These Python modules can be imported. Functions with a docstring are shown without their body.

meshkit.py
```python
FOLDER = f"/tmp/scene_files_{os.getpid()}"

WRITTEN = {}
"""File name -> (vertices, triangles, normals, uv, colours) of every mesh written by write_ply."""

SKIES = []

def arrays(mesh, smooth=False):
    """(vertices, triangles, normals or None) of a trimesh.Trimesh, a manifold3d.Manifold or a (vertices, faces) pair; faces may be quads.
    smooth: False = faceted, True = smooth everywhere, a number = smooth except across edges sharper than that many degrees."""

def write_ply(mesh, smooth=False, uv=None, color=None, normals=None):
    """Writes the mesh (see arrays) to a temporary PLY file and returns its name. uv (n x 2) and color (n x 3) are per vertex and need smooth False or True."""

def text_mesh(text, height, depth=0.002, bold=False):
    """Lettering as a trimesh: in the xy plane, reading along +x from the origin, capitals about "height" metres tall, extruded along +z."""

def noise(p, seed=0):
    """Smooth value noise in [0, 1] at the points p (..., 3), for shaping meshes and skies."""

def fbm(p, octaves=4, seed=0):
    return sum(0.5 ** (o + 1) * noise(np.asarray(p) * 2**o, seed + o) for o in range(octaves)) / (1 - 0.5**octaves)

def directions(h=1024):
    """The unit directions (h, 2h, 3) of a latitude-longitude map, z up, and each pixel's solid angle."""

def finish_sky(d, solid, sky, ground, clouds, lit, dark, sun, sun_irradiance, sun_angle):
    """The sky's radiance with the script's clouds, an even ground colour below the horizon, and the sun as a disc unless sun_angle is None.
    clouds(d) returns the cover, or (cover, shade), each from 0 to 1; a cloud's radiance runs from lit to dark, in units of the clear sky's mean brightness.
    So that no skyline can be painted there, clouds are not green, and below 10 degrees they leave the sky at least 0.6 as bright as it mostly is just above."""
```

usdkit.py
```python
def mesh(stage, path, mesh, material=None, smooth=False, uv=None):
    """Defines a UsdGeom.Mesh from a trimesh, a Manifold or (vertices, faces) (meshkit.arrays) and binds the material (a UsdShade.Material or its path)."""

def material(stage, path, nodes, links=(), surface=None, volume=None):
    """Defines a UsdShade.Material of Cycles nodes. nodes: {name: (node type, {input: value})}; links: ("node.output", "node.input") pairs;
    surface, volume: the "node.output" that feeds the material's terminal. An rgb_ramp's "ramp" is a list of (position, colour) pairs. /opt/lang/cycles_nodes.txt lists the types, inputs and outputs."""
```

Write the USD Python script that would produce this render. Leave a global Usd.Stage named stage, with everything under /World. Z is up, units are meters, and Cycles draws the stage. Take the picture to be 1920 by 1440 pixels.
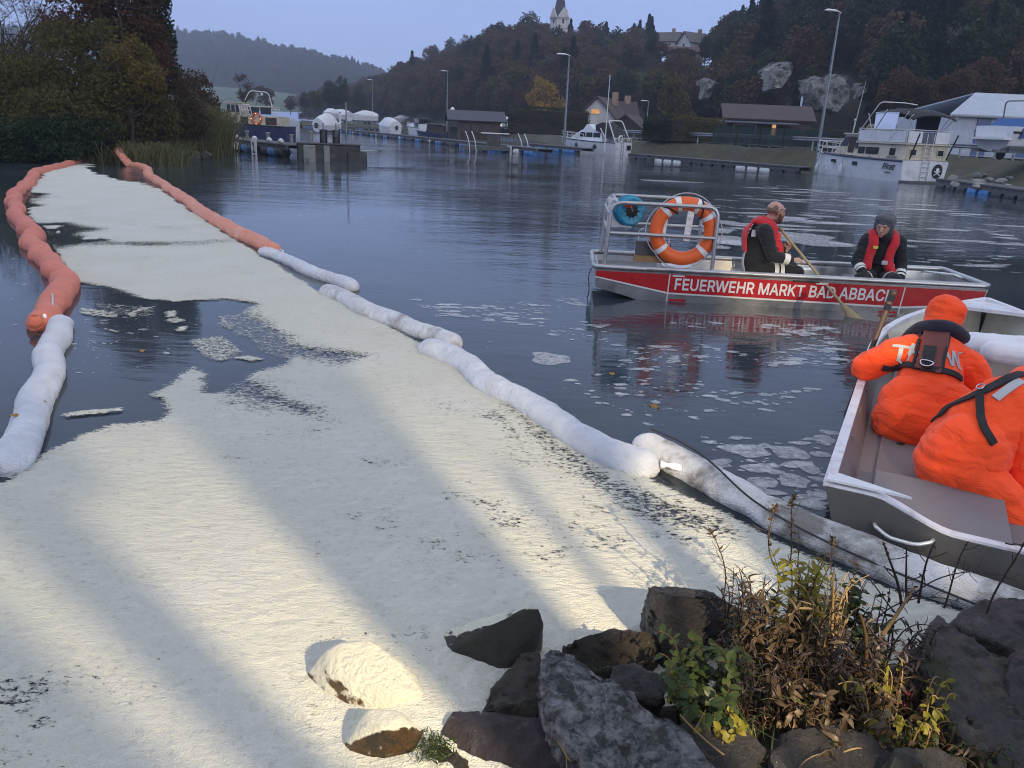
import math, random
import numpy as np, trimesh, shapely, manifold3d
from shapely.geometry import Polygon, Point
from scipy.interpolate import CubicSpline, PchipInterpolator
import usdkit, meshkit
from meshkit import fbm, noise
from pxr import Usd, UsdGeom, UsdLux, UsdShade, Gf, Sdf, Vt

stage = Usd.Stage.CreateInMemory()
UsdGeom.SetStageUpAxis(stage, 'Z'); UsdGeom.SetStageMetersPerUnit(stage, 1.0)
UsdGeom.Xform.Define(stage, '/World'); UsdGeom.Scope.Define(stage, '/World/Looks')

# ---------------------------------------------------------------- camera, sky, sun, exposure
FPX, EYE = 1450.0, 1.9
PITCH, ROLL = math.atan(480 / FPX), math.atan(.044)
_f = np.array([0, math.cos(PITCH), -math.sin(PITCH)]); _u = np.array([0, math.sin(PITCH), math.cos(PITCH)]); _x = np.array([1.0, 0, 0])
CR, CU, CF = math.cos(ROLL) * _x + math.sin(ROLL) * _u, math.cos(ROLL) * _u - math.sin(ROLL) * _x, _f
cam = UsdGeom.Camera.Define(stage, '/World/camera')
cam.CreateHorizontalApertureAttr(36.0); cam.CreateVerticalApertureAttr(27.0); cam.CreateFocalLengthAttr(FPX * 36 / 1920)
cam.CreateClippingRangeAttr(Gf.Vec2f(0.05, 20000))
cam.CreateExposureAttr(0.32)
_m = np.eye(4); _m[0, :3], _m[1, :3], _m[2, :3], _m[3, :3] = CR, CU, -CF, (0, 0, EYE)
cam.AddTransformOp().Set(Gf.Matrix4d(_m.tolist()))

SUN_EL, SUN_AZ = math.radians(14), math.radians(155)      # a low sun far behind the cloud deck, behind the camera
S = 0.1
usdkit.material(stage, '/World/Looks/sky', {
    'tc': ('texture_coordinate', {}), 'sep': ('separate_xyz', {}),
    'sky': ('sky_texture', {'sky_type': 'single_scattering', 'sun_disc': False, 'sun_elevation': SUN_EL, 'sun_rotation': SUN_AZ}),
    'ramp': ('rgb_ramp', {'ramp': [(0, (2.5, 3.45, 6.6)), (.12, (2.55, 3.5, 6.7)), (.3, (3.9, 4.8, 7.6)), (1, (8.6, 9.1, 10.2))]}),
    'map': ('mapping', {'scale': (1.2, 1.2, 4.0)}),
    'n': ('noise_texture', {'scale': 1.6, 'detail': 5}), 'nr': ('map_range', {'from_min': .3, 'from_max': .7, 'to_min': .9, 'to_max': 1.08}),
    'mul': ('mix_color', {'blend_type': 'multiply', 'fac': 1.0, 'use_clamp': False}),
    'mix': ('mix_color', {'fac': .9, 'use_clamp': False}),
    'bg': ('background_shader', {'strength': S})},
    [('tc.generated', 'sep.vector'), ('sep.z', 'ramp.fac'), ('tc.generated', 'map.vector'), ('map.vector', 'n.vector'), ('n.fac', 'nr.value'),
     ('ramp.color', 'mul.a'), ('nr.result', 'mul.b'), ('sky.color', 'mix.a'), ('mul.result', 'mix.b'), ('mix.result', 'bg.color')], surface='bg.background')
dome = UsdLux.DomeLight.Define(stage, '/World/sky')
UsdShade.MaterialBindingAPI.Apply(dome.GetPrim()).Bind(UsdShade.Material.Get(stage, '/World/Looks/sky'))
dome.GetPrim().SetCustomDataByKey('kind', 'structure')
sun = UsdLux.DistantLight.Define(stage, '/World/daylight')
sun.CreateIntensityAttr(0.12); sun.CreateAngleAttr(25.0); sun.CreateNormalizeAttr(True); sun.CreateColorAttr(Gf.Vec3f(1, .96, .9))
_s = np.array([math.sin(SUN_AZ) * math.cos(SUN_EL), math.cos(SUN_AZ) * math.cos(SUN_EL), math.sin(SUN_EL)])
_sx = np.cross([0, 0, 1], _s); _sx /= np.linalg.norm(_sx); _sy = np.cross(_s, _sx)
_m = np.eye(4); _m[0, :3], _m[1, :3], _m[2, :3] = _sx, _sy, _s
sun.AddTransformOp().Set(Gf.Matrix4d(_m.tolist()))

# ---------------------------------------------------------------- helpers
def ray(px, py): return CR * (px - 960) / FPX + CU * (720 - py) / FPX + CF
def at(px, py, z=0.0):
    """where the line of sight through a point of the photograph meets the level z"""
    d = ray(px, py); t = (z - EYE) / d[2]; return np.array([0, 0, EYE]) + d * t
def atY(px, py, Y):
    d = ray(px, py); return np.array([0, 0, EYE]) + d * (Y / d[1])
V = lambda *a: np.array(a, float)
def nrm(v): v = np.asarray(v, float); return v / (np.linalg.norm(v) + 1e-12)

def cat(parts):
    vs, fs, n = [], [], 0
    for p in parts:
        v, f, _ = meshkit.arrays(p)
        vs.append(v); fs.append(f + n); n += len(v)
    return np.vstack(vs), np.vstack(fs)
def box(c, s, rz=0, ry=0, rx=0):
    x, y, z = np.array(s) / 2
    v = np.array([[-x, -y, -z], [x, -y, -z], [x, y, -z], [-x, y, -z], [-x, -y, z], [x, -y, z], [x, y, z], [-x, y, z]])
    f = np.array([[0, 3, 2, 1], [4, 5, 6, 7], [0, 1, 5, 4], [1, 2, 6, 5], [2, 3, 7, 6], [3, 0, 4, 7]])
    f = np.vstack([f[:, [0, 1, 2]], f[:, [0, 2, 3]]])
    if rx or ry or rz: v = v @ trimesh.transformations.euler_matrix(rx, ry, rz)[:3, :3].T
    return v + np.array(c), f
def rbox(c, s, r=.01, rz=0, ry=0, rx=0, seg=8):
    x, y, z = np.array(s) / 2 - r
    sp = manifold3d.Manifold.sphere(r, seg)
    m = manifold3d.Manifold.batch_hull([sp.translate((a * x, b * y, d * z)) for a in (-1, 1) for b in (-1, 1) for d in (-1, 1)])
    v, f, _ = meshkit.arrays(m)
    if rx or ry or rz: v = v @ trimesh.transformations.euler_matrix(rx, ry, rz)[:3, :3].T
    return v + np.array(c), f
def frames(p):
    p = np.asarray(p, float); t = np.gradient(p, axis=0); t /= np.linalg.norm(t, axis=1, keepdims=True) + 1e-12
    a = np.zeros_like(t); ref = V(0, 0, 1) if abs(t[0, 2]) < .9 else V(1, 0, 0)
    for i in range(len(t)):
        w = ref - t[i] * (ref @ t[i]); a[i] = w / (np.linalg.norm(w) + 1e-12); ref = a[i]
    return t, a, np.cross(t, a)
def tube(p, r, sides=8, caps=True, flat=1.0):
    """tube along a polyline; a = upward side vector, scaled by flat"""
    p = np.asarray(p, float); n = len(p); r = np.broadcast_to(np.asarray(r, float), (n,))
    t, a, b = frames(p); ang = np.arange(sides) * 2 * np.pi / sides
    v = p[:, None] + r[:, None, None] * (flat * np.cos(ang)[None, :, None] * a[:, None] + np.sin(ang)[None, :, None] * b[:, None])
    i, j = np.meshgrid(np.arange(n - 1), np.arange(sides), indexing='ij')
    q = np.stack([i * sides + j, i * sides + (j + 1) % sides, (i + 1) * sides + (j + 1) % sides, (i + 1) * sides + j], -1).reshape(-1, 4)
    f = np.vstack([q[:, [0, 1, 2]], q[:, [0, 2, 3]]]); v = v.reshape(-1, 3)
    if caps:
        k = len(v); v = np.vstack([v, p[:1], p[-1:]]); j = np.arange(sides)
        f = np.vstack([f, np.stack([np.full(sides, k), (j + 1) % sides, j], 1), np.stack([np.full(sides, k + 1), (n - 1) * sides + j, (n - 1) * sides + (j + 1) % sides], 1)])
    return v, f
def bent(pts, r, k=5):
    """polyline with its corners rounded off by r"""
    pts = [np.asarray(q, float) for q in pts]; out = [pts[0]]
    for a, b, c in zip(pts, pts[1:], pts[2:]):
        u, w = nrm(a - b), nrm(c - b); rr = min(r, np.linalg.norm(a - b) * .49, np.linalg.norm(c - b) * .49)
        s, e = b + u * rr, b + w * rr
        for h in np.linspace(0, 1, k): out.append((1 - h) ** 2 * s + 2 * h * (1 - h) * b + h * h * e)
    return np.array(out + [pts[-1]])
def spline(pts, n):
    pts = np.asarray(pts, float); d = np.r_[0, np.cumsum(np.linalg.norm(np.diff(pts, axis=0), axis=1))]
    return CubicSpline(d, pts)(np.linspace(0, d[-1], n))
def lathe(prof, sides=16, c=(0, 0, 0)):
    prof = np.asarray(prof, float); n = len(prof); ang = np.arange(sides) * 2 * np.pi / sides
    v = np.stack([prof[:, :1] * np.cos(ang), prof[:, :1] * np.sin(ang), np.repeat(prof[:, 1:2], sides, 1)], -1).reshape(-1, 3) + np.array(c)
    i, j = np.meshgrid(np.arange(n - 1), np.arange(sides), indexing='ij')
    q = np.stack([i * sides + j, i * sides + (j + 1) % sides, (i + 1) * sides + (j + 1) % sides, (i + 1) * sides + j], -1).reshape(-1, 4)
    return v, np.vstack([q[:, [0, 1, 2]], q[:, [0, 2, 3]]])
def loft(rings, closed=True, caps=True):
    """skin over rings of equally many points"""
    R = np.asarray(rings, float); n, k = R.shape[:2]; v = R.reshape(-1, 3); m = k if closed else k - 1
    i, j = np.meshgrid(np.arange(n - 1), np.arange(m), indexing='ij')
    q = np.stack([i * k + j, i * k + (j + 1) % k, (i + 1) * k + (j + 1) % k, (i + 1) * k + j], -1).reshape(-1, 4)
    f = np.vstack([q[:, [0, 1, 2]], q[:, [0, 2, 3]]])
    if caps and closed:
        a, b = len(v), len(v) + 1; v = np.vstack([v, R[0].mean(0), R[-1].mean(0)]); j = np.arange(k)
        f = np.vstack([f, np.stack([np.full(k, a), (j + 1) % k, j], 1), np.stack([np.full(k, b), (n - 1) * k + j, (n - 1) * k + (j + 1) % k], 1)])
    return v, f
def prism(poly, depth, M=None):
    """polygon (list of xy) extruded along z by depth, then carried by the 4x4 M"""
    m = trimesh.creation.extrude_polygon(poly if isinstance(poly, Polygon) else Polygon(poly), depth, engine='earcut')
    if M is not None: m.apply_transform(M)
    return np.array(m.vertices), np.array(m.faces)
def frame(o, x, y, z=None):
    """4x4 with origin o and axes x, y (z)"""
    M = np.eye(4); M[:3, 0], M[:3, 1], M[:3, 2], M[:3, 3] = x, y, np.cross(x, y) if z is None else z, o; return M
def xf(mesh, M):
    v, f, _ = meshkit.arrays(mesh); v = v @ M[:3, :3].T + M[:3, 3]
    return v, (f[:, ::-1] if np.linalg.det(M[:3, :3]) < 0 else f)
def move(mesh, d): v, f, _ = meshkit.arrays(mesh); return v + np.array(d), f
def blob(skel, refine=.03, smooth=10):
    """one continuous skin over bones: list of ((p, r), (p, r)) or longer chains hulled pairwise"""
    parts = []
    for ch in skel:
        for (p, r), (q, s) in zip(ch, ch[1:]):
            parts.append(manifold3d.Manifold.batch_hull([manifold3d.Manifold.sphere(r, 16).translate(tuple(map(float, p))), manifold3d.Manifold.sphere(s, 16).translate(tuple(map(float, q)))]))
    m = manifold3d.Manifold.batch_boolean(parts, manifold3d.OpType.Add).refine_to_length(refine)
    v, f, _ = meshkit.arrays(m); t = trimesh.Trimesh(v, f)
    trimesh.smoothing.filter_taubin(t, lamb=.5, nu=.52, iterations=smooth)
    return np.array(t.vertices), np.array(t.faces)
def vnormals(v, f): return meshkit.arrays((v, f), True)[2]
def rough(mesh, amp, scale, seed=0, octs=4):
    v, f, _ = meshkit.arrays(mesh); n = vnormals(v, f)
    return v + n * ((fbm(v * scale + seed * 7.3, octs, seed) - .5) * 2 * amp)[:, None], f

_used = {}
def numbered(parent, name):
    k = _used.get((parent, name), 0); _used[(parent, name)] = k + 1
    return f'{parent}/{name}' if k == 0 else f'{parent}/{name}_{k:03d}'
def tag(p, label=None, cat_=None, group=None, kind=None):
    p = p.GetPrim() if hasattr(p, 'GetPrim') else p
    for k, x in (('label', label), ('category', cat_), ('group', group), ('kind', kind)):
        if x: p.SetCustomDataByKey(k, x)
    return p
def path_of(parent): return '/World' if parent is None else str(parent.GetPath())
def obj(name, mesh, mat, parent=None, smooth=False, label=None, cat_=None, group=None, kind=None):
    v, f, _ = meshkit.arrays(mesh); u, f = np.unique(f, return_inverse=True); mesh = (v[u], f.reshape(-1, 3))
    m = usdkit.mesh(stage, numbered(path_of(parent), name), mesh, MAT[mat], smooth)
    return tag(m, label, cat_, group, kind)
def thing(name, label, cat_, loc=(0, 0, 0), rz=0, group=None, kind=None):
    x = UsdGeom.Xform.Define(stage, numbered('/World', name))
    x.AddTranslateOp().Set(Gf.Vec3d(*map(float, loc)))
    if rz: x.AddRotateZOp().Set(math.degrees(rz))
    return tag(x, label, cat_, group, kind)
def copy(src, name, loc, rz=0, sc=1.0, label=None, cat_=None, group=None):
    x = UsdGeom.Xform.Define(stage, numbered('/World', name))
    x.AddTranslateOp().Set(Gf.Vec3d(*map(float, loc)))
    if rz: x.AddRotateZOp().Set(math.degrees(rz))
    if np.ndim(sc) or sc != 1.0: x.AddScaleOp().Set(Gf.Vec3f(*map(float, np.broadcast_to(sc, 3))))
    x.GetPrim().GetReferences().AddInternalReference(src.GetPath()); x.GetPrim().SetInstanceable(True)
    return tag(x, label, cat_, group)

# ---------------------------------------------------------------- materials
MAT = {}
def mat(name, nodes, links=(), surface='p.BSDF', volume=None):
    MAT[name] = usdkit.material(stage, '/World/Looks/' + name, nodes, links, surface, volume); return name
def paint(name, col, rough=.5, metal=0, var=.12, scale=6, bump=0, bscale=40, dirt=None, dscale=3, spec=.5, coat=0, detail=4):
    """plain surface with uneven tone, optional stains and fine relief"""
    c = np.array(col, float)
    n = {'tc': ('texture_coordinate', {}), 'n': ('noise_texture', {'scale': scale, 'detail': detail, 'roughness': .6}),
         'r': ('rgb_ramp', {'ramp': [(.3, tuple(c * (1 - var))), (.7, tuple(np.minimum(c * (1 + var), 1)))]}),
         'rr': ('map_range', {'from_min': .3, 'from_max': .7, 'to_min': max(rough - .1, .02), 'to_max': min(rough + .1, 1)}),
         'p': ('principled_bsdf', {'metallic': metal, 'specular_ior_level': spec, 'coat_weight': coat})}
    l = [('tc.object', 'n.vector'), ('n.fac', 'r.fac'), ('n.fac', 'rr.value'), ('rr.result', 'p.roughness')]
    last = 'r.color'
    if dirt is not None:
        n['dn'] = ('noise_texture', {'scale': dscale, 'detail': 6, 'roughness': .65}); n['dr'] = ('map_range', {'from_min': .52, 'from_max': .68, 'clamp': True})
        n['dm'] = ('mix_color', {'b': dirt})
        l += [('tc.object', 'dn.vector'), ('dn.fac', 'dr.value'), ('dr.result', 'dm.fac'), (last, 'dm.a')]; last = 'dm.result'
    l.append((last, 'p.base_color'))
    if bump:
        n['bn'] = ('noise_texture', {'scale': bscale, 'detail': 4}); n['b'] = ('bump', {'strength': bump, 'distance': .01})
        l += [('tc.object', 'bn.vector'), ('bn.fac', 'b.height'), ('b.normal', 'p.normal')]
    return mat(name, n, l)
def foliage(name, cols, trans=.3, rough=.6, spec=.2):
    """leaves: a colour of their own for each leaf clump"""
    k = len(cols)
    return mat(name, {'g': ('geometry', {}), 'tc': ('texture_coordinate', {}), 'n': ('noise_texture', {'scale': .9, 'detail': 3}),
                      'a': ('math', {'math_type': 'multiply_add', 'value2': .55, 'value3': -.05}), 'mx': ('math', {'math_type': 'multiply_add', 'value2': .6}),
                      'r': ('rgb_ramp', {'ramp': [(i / max(k - 1, 1), c) for i, c in enumerate(cols)]}),
                      'p': ('principled_bsdf', {'roughness': rough, 'specular_ior_level': spec}), 't': ('translucent_bsdf', {}), 'm': ('mix_closure', {'fac': trans})},
               [('g.random_per_island', 'a.value1'), ('tc.object', 'n.vector'), ('n.fac', 'mx.value1'), ('a.value', 'mx.value3'), ('mx.value', 'r.fac'), ('r.color', 'p.base_color'), ('r.color', 't.color'), ('p.BSDF', 'm.closure1'), ('t.BSDF', 'm.closure2')], surface='m.closure')
# ---------------------------------------------------------------- water
mat('water', {'g': ('geometry', {}), 'm1': ('mapping', {'scale': (1.0, 2.6, 1)}), 'm2': ('mapping', {'scale': (3.5, 9, 1), 'rotation': (0, 0, .12)}),
              'n1': ('noise_texture', {'scale': .55, 'detail': 3, 'roughness': .5}), 'n2': ('noise_texture', {'scale': .9, 'detail': 4, 'roughness': .55, 'distortion': .6}),
              'big': ('noise_texture', {'scale': .13, 'detail': 2}), 'sep': ('separate_xyz', {}), 'calm': ('map_range', {'from_min': -5.0, 'from_max': -1.5, 'to_min': .10, 'to_max': .55, 'clamp': True}),
              'far': ('map_range', {'from_min': 9.0, 'from_max': 24.0, 'to_min': 0.0, 'to_max': 1.0, 'clamp': True}), 'mx': ('math', {'math_type': 'maximum'}),
              'bm': ('map_range', {'from_min': .35, 'from_max': .65, 'to_min': .12, 'to_max': .62}), 'k': ('math', {'math_type': 'multiply'}),
              'h': ('math', {'math_type': 'multiply_add', 'value2': .35}), 'hh': ('math', {'math_type': 'multiply'}),
              'b': ('bump', {'strength': 1.0, 'distance': .05}),
              'cn': ('noise_texture', {'scale': .4, 'detail': 4}), 'cr': ('rgb_ramp', {'ramp': [(.3, (.010, .014, .018)), (.7, (.019, .024, .028))]}),
              'p': ('principled_bsdf', {'roughness': .035, 'ior': 1.333, 'specular_ior_level': .5})},
    [('g.position', 'm1.vector'), ('g.position', 'm2.vector'), ('m1.vector', 'n1.vector'), ('m2.vector', 'n2.vector'), ('g.position', 'big.vector'), ('g.position', 'sep.vector'), ('sep.x', 'calm.value'),
     ('sep.y', 'far.value'), ('calm.result', 'mx.value1'), ('far.result', 'mx.value2'),
     ('big.fac', 'bm.value'), ('bm.result', 'k.value1'), ('mx.value', 'k.value2'), ('n2.fac', 'h.value1'), ('n1.fac', 'h.value3'), ('h.value', 'hh.value1'), ('k.value', 'hh.value2'), ('hh.value', 'b.height'), ('b.normal', 'p.normal'),
     ('g.position', 'cn.vector'), ('cn.fac', 'cr.fac'), ('cr.color', 'p.base_color')])
obj('water', (np.array([[-400, -30, 0], [400, -30, 0], [400, 700, 0], [-400, 700, 0.]]), np.array([[0, 1, 2], [0, 2, 3]])), 'water', kind='structure')

# ---------------------------------------------------------------- absorbent granulate on the water
def poly(pts, z=0.0): return Polygon([tuple(at(*p, z)[:2]) for p in pts]).buffer(0)
FOAM = poly([(150, 296), (80, 322), (52, 352), (44, 395), (74, 432), (98, 475), (122, 520), (128, 590), (112, 700), (78, 800), (0, 900), (-500, 1250), (-700, 2300), (900, 2300), (1900, 1420), (1900, 1180), (1540, 1045), (1250, 905),
             (1120, 842), (960, 738), (870, 675), (790, 640), (600, 545), (500, 482), (400, 420), (300, 352), (245, 318), (205, 294)])
HOLES = [(poly(p), c) for p, c in [
    ([(204, 290), (180, 306), (186, 313), (176, 318), (205, 326), (212, 333), (250, 340), (285, 344), (300, 352), (240, 310), (215, 285)], 0),
    ([(60, 421), (120, 420), (150, 428), (185, 430), (150, 437), (165, 445), (215, 449), (205, 454), (150, 459), (105, 466), (80, 450)], 0.60),
    ([(40, 381), (62, 362), (82, 364), (78, 371), (50, 374), (70, 388), (46, 390)], 0.55),
    ([(118, 536), (185, 544), (205, 556), (260, 566), (330, 572), (420, 566), (462, 573), (440, 590), (395, 590), (385, 610), (430, 632), (480, 656), (520, 676), (478, 690), (400, 735), (404, 702), (362, 690), (322, 704), (298, 722), (270, 745), (296, 765), (292, 785),
      (200, 792), (150, 815), (60, 868), (-10, 905), (-60, 880), (100, 700), (110, 600)], 0.00),
    ([(385, 590), (470, 570), (560, 640), (690, 668), (640, 690), (560, 676), (520, 690), (470, 705), (530, 740), (600, 770), (632, 798), (590, 794), (520, 768), (440, 750), (404, 738), (402, 702), (450, 680), (430, 632)], 0.67),
    ([(900, 695), (960, 740), (1100, 846), (1190, 905), (1260, 922), (1430, 1005), (1390, 1030), (1240, 1000), (1120, 946), (1010, 865), (945, 790), (900, 735)], 0.73),
    ([(1080, 985), (1230, 1040), (1330, 1085), (1300, 1095), (1150, 1035)], 0.81),
    ([(545, 1200), (660, 1170), (800, 1180), (805, 1225), (700, 1215), (590, 1240), (560, 1250)], 0.78),
    ([(-100, 1300), (60, 1300), (140, 1380), (200, 1460), (-100, 1500)], 0.81),
    ([(560, 1260), (575, 1290), (625, 1360), (600, 1370), (540, 1290)], 0.73),
    ([(380, 700), (480, 690), (560, 740), (520, 790), (400, 770)], 0.79), ([(330, 455), (470, 447), (480, 453), (350, 462)], 0.77), ([(130, 452), (330, 456), (310, 462), (150, 462)], 0.71),
]]
STREAKS = [(poly(p), c) for p, c in [([(95, 776), (170, 768), (240, 764), (244, 774), (170, 784), (100, 792)], .84), ([(75, 424), (118, 424), (116, 430), (78, 431)], .9), ([(96, 433), (122, 432), (118, 439), (100, 440)], .95), ([(150, 444), (200, 444), (190, 451), (150, 450)], .9),
           ([(300, 585), (340, 580), (336, 596), (305, 600)], .82), ([(232, 590), (262, 577), (310, 574), (268, 586), (252, 604), (268, 626), (244, 614)], .80), ([(296, 604), (332, 592), (356, 602), (330, 610)], .80), ([(140, 572), (232, 588), (222, 602), (140, 592)], .76), ([(340, 640), (420, 628), (470, 660), (420, 690), (370, 676)], .74), ([(190, 610), (240, 622), (232, 632), (180, 622)], .74), ([(140, 640), (260, 640), (250, 648), (150, 650)], .68), ([(330, 614), (358, 612), (350, 622), (330, 624)], .88), ([(400, 672), (470, 664), (520, 674), (470, 684)], .84), ([(150, 560), (300, 578), (290, 600), (180, 590)], .68)]]
def inside_depth(pg, x, y):
    p = shapely.points(x, y); d = shapely.distance(pg.boundary, p); return np.where(shapely.contains_xy(pg, x, y), d, -d)
sm = lambda a, b, x: (lambda t: t * t * (3 - 2 * t))(np.clip((x - a) / (b - a), 0, 1))
def cover(x, y):
    q = np.stack([x, y, 0 * x], -1); s = np.clip(y / 9, .35, 2.5)                 # raggedness grows a little away from the shore
    w = (fbm(q * np.array([1.6, 2.2, 1]), 4, 3) - .5) * .55 * s + (fbm(q * 7, 3, 8) - .5) * .16 * s
    c = sm(-.10, .14, inside_depth(FOAM, x, y) + w * .25)
    for pg, lv in HOLES:
        d = inside_depth(pg, x, y) + w * .6; c = np.where(d > -.5, np.minimum(c, 1 - (1 - lv) * sm(-.34 * np.minimum(s, 1.3), .22, d)), c)
    for pg, lv in STREAKS:
        d = inside_depth(pg, x, y) + w * .25; c = np.maximum(c, lv * sm(-.05, .08, d))
    st = fbm(q * np.array([.9, 2.6, 1]) + fbm(q * 1.3, 3, 5)[..., None] * 1.2, 4, 12); c = c - .13 * sm(.55, .72, st) * (c > .9) - .07 * sm(.5, .7, fbm(q * 3.1, 4, 15)) * (c > .9)
    return c
ys = np.r_[np.geomspace(1.45, 8, 330), np.geomspace(8.03, 36, 190)]
us = np.linspace(-.86, .9, 420)
gy, gu = np.meshgrid(ys, us, indexing='ij'); gx = gu * (gy + .6)
cv = cover(gx.ravel(), gy.ravel()).reshape(gx.shape)
q = np.stack([gx, gy, 0 * gx], -1)
gz = .005 + np.clip(cv, 0, 1) * (.002 + .010 * fbm(q * 3.2, 4, 5) + .022 * sm(10, 4, gy) * np.abs(fbm(q * 11 + fbm(q * 6, 2, 4)[..., None] * 2, 4, 9) - .5))
n0, n1 = gx.shape; idx = np.arange(n0 * n1).reshape(n0, n1)
keep = np.maximum(np.maximum(cv[:-1, :-1], cv[1:, :-1]), np.maximum(cv[:-1, 1:], cv[1:, 1:])) > .5
quad = np.stack([idx[:-1, :-1], idx[:-1, 1:], idx[1:, 1:], idx[1:, :-1]], -1)[keep]
used, inv = np.unique(quad, return_inverse=True); quad = inv.reshape(quad.shape)
fv = np.stack([gx, gy, gz], -1).reshape(-1, 3)[used]
GRAN = {'g': ('geometry', {}), 'gn': ('noise_texture', {'scale': 26, 'detail': 7, 'roughness': .7}), 'gv': ('voronoi_texture', {'scale': 130}), 'g2': ('noise_texture', {'scale': 1.3, 'detail': 4}),
        'mp': ('mapping', {'scale': (1, 1.9, 1), 'rotation': (0, 0, -.5)}), 'lump': ('noise_texture', {'scale': 9, 'detail': 8, 'roughness': .72}), 'hm': ('math', {'math_type': 'multiply_add', 'value2': .16}),
        'pit': ('map_range', {'from_min': .30, 'from_max': .46, 'to_min': .80, 'to_max': 1.0, 'clamp': True}), 'pm': ('mix_color', {'blend_type': 'multiply', 'fac': 1.0}), 'b': ('bump', {'strength': 1.0, 'distance': .10}), 'cr': ('rgb_ramp', {'ramp': [(.3, (.86, .85, .74)), (.5, (.90, .89, .77)), (.7, (.93, .92, .83))]}),
        'p': ('principled_bsdf', {'roughness': .95, 'specular_ior_level': .1})}
GRANL = [('g.position', 'gn.vector'), ('g.position', 'gv.vector'), ('g.position', 'g2.vector'), ('g.position', 'mp.vector'), ('mp.vector', 'lump.vector'), ('gv.distance', 'hm.value1'), ('lump.fac', 'hm.value3'), ('hm.value', 'b.height'), ('b.normal', 'p.normal'), ('g2.fac', 'cr.fac'), ('gn.fac', 'pit.value'), ('cr.color', 'pm.a'), ('pit.result', 'pm.b'), ('pm.result', 'p.base_color')]
mat('granulate', {**GRAN, 'at': ('attribute', {'attribute': 'cover'}), 'fine': ('noise_texture', {'scale': 34, 'detail': 6, 'roughness': .75}), 'fm': ('mapping', {'scale': (.8, 1.5, 1)}),
                  'add': ('math', {'math_type': 'add'}), 'th': ('map_range', {'from_min': 1.20, 'from_max': 1.30, 'clamp': True}), 'tr': ('transparent_bsdf', {}), 'mixs': ('mix_closure', {})},
    GRANL + [('g.position', 'fm.vector'), ('fm.vector', 'fine.vector'), ('fine.fac', 'add.value1'), ('at.fac', 'add.value2'), ('add.value', 'th.value'), ('th.result', 'mixs.fac'), ('tr.BSDF', 'mixs.closure1'), ('p.BSDF', 'mixs.closure2')], surface='mixs.closure')
fo = usdkit.mesh(stage, numbered('/World', 'absorbent_granulate'), (fv, quad), MAT['granulate'], True)
UsdGeom.PrimvarsAPI(fo).CreatePrimvar('cover', Sdf.ValueTypeNames.FloatArray, 'vertex').Set(Vt.FloatArray.FromNumpy(cv.ravel()[used].astype(np.float32)))
tag(fo, 'pale cream absorbent granulate floating on the water between the two booms', 'absorbent', kind='stuff')

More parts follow.
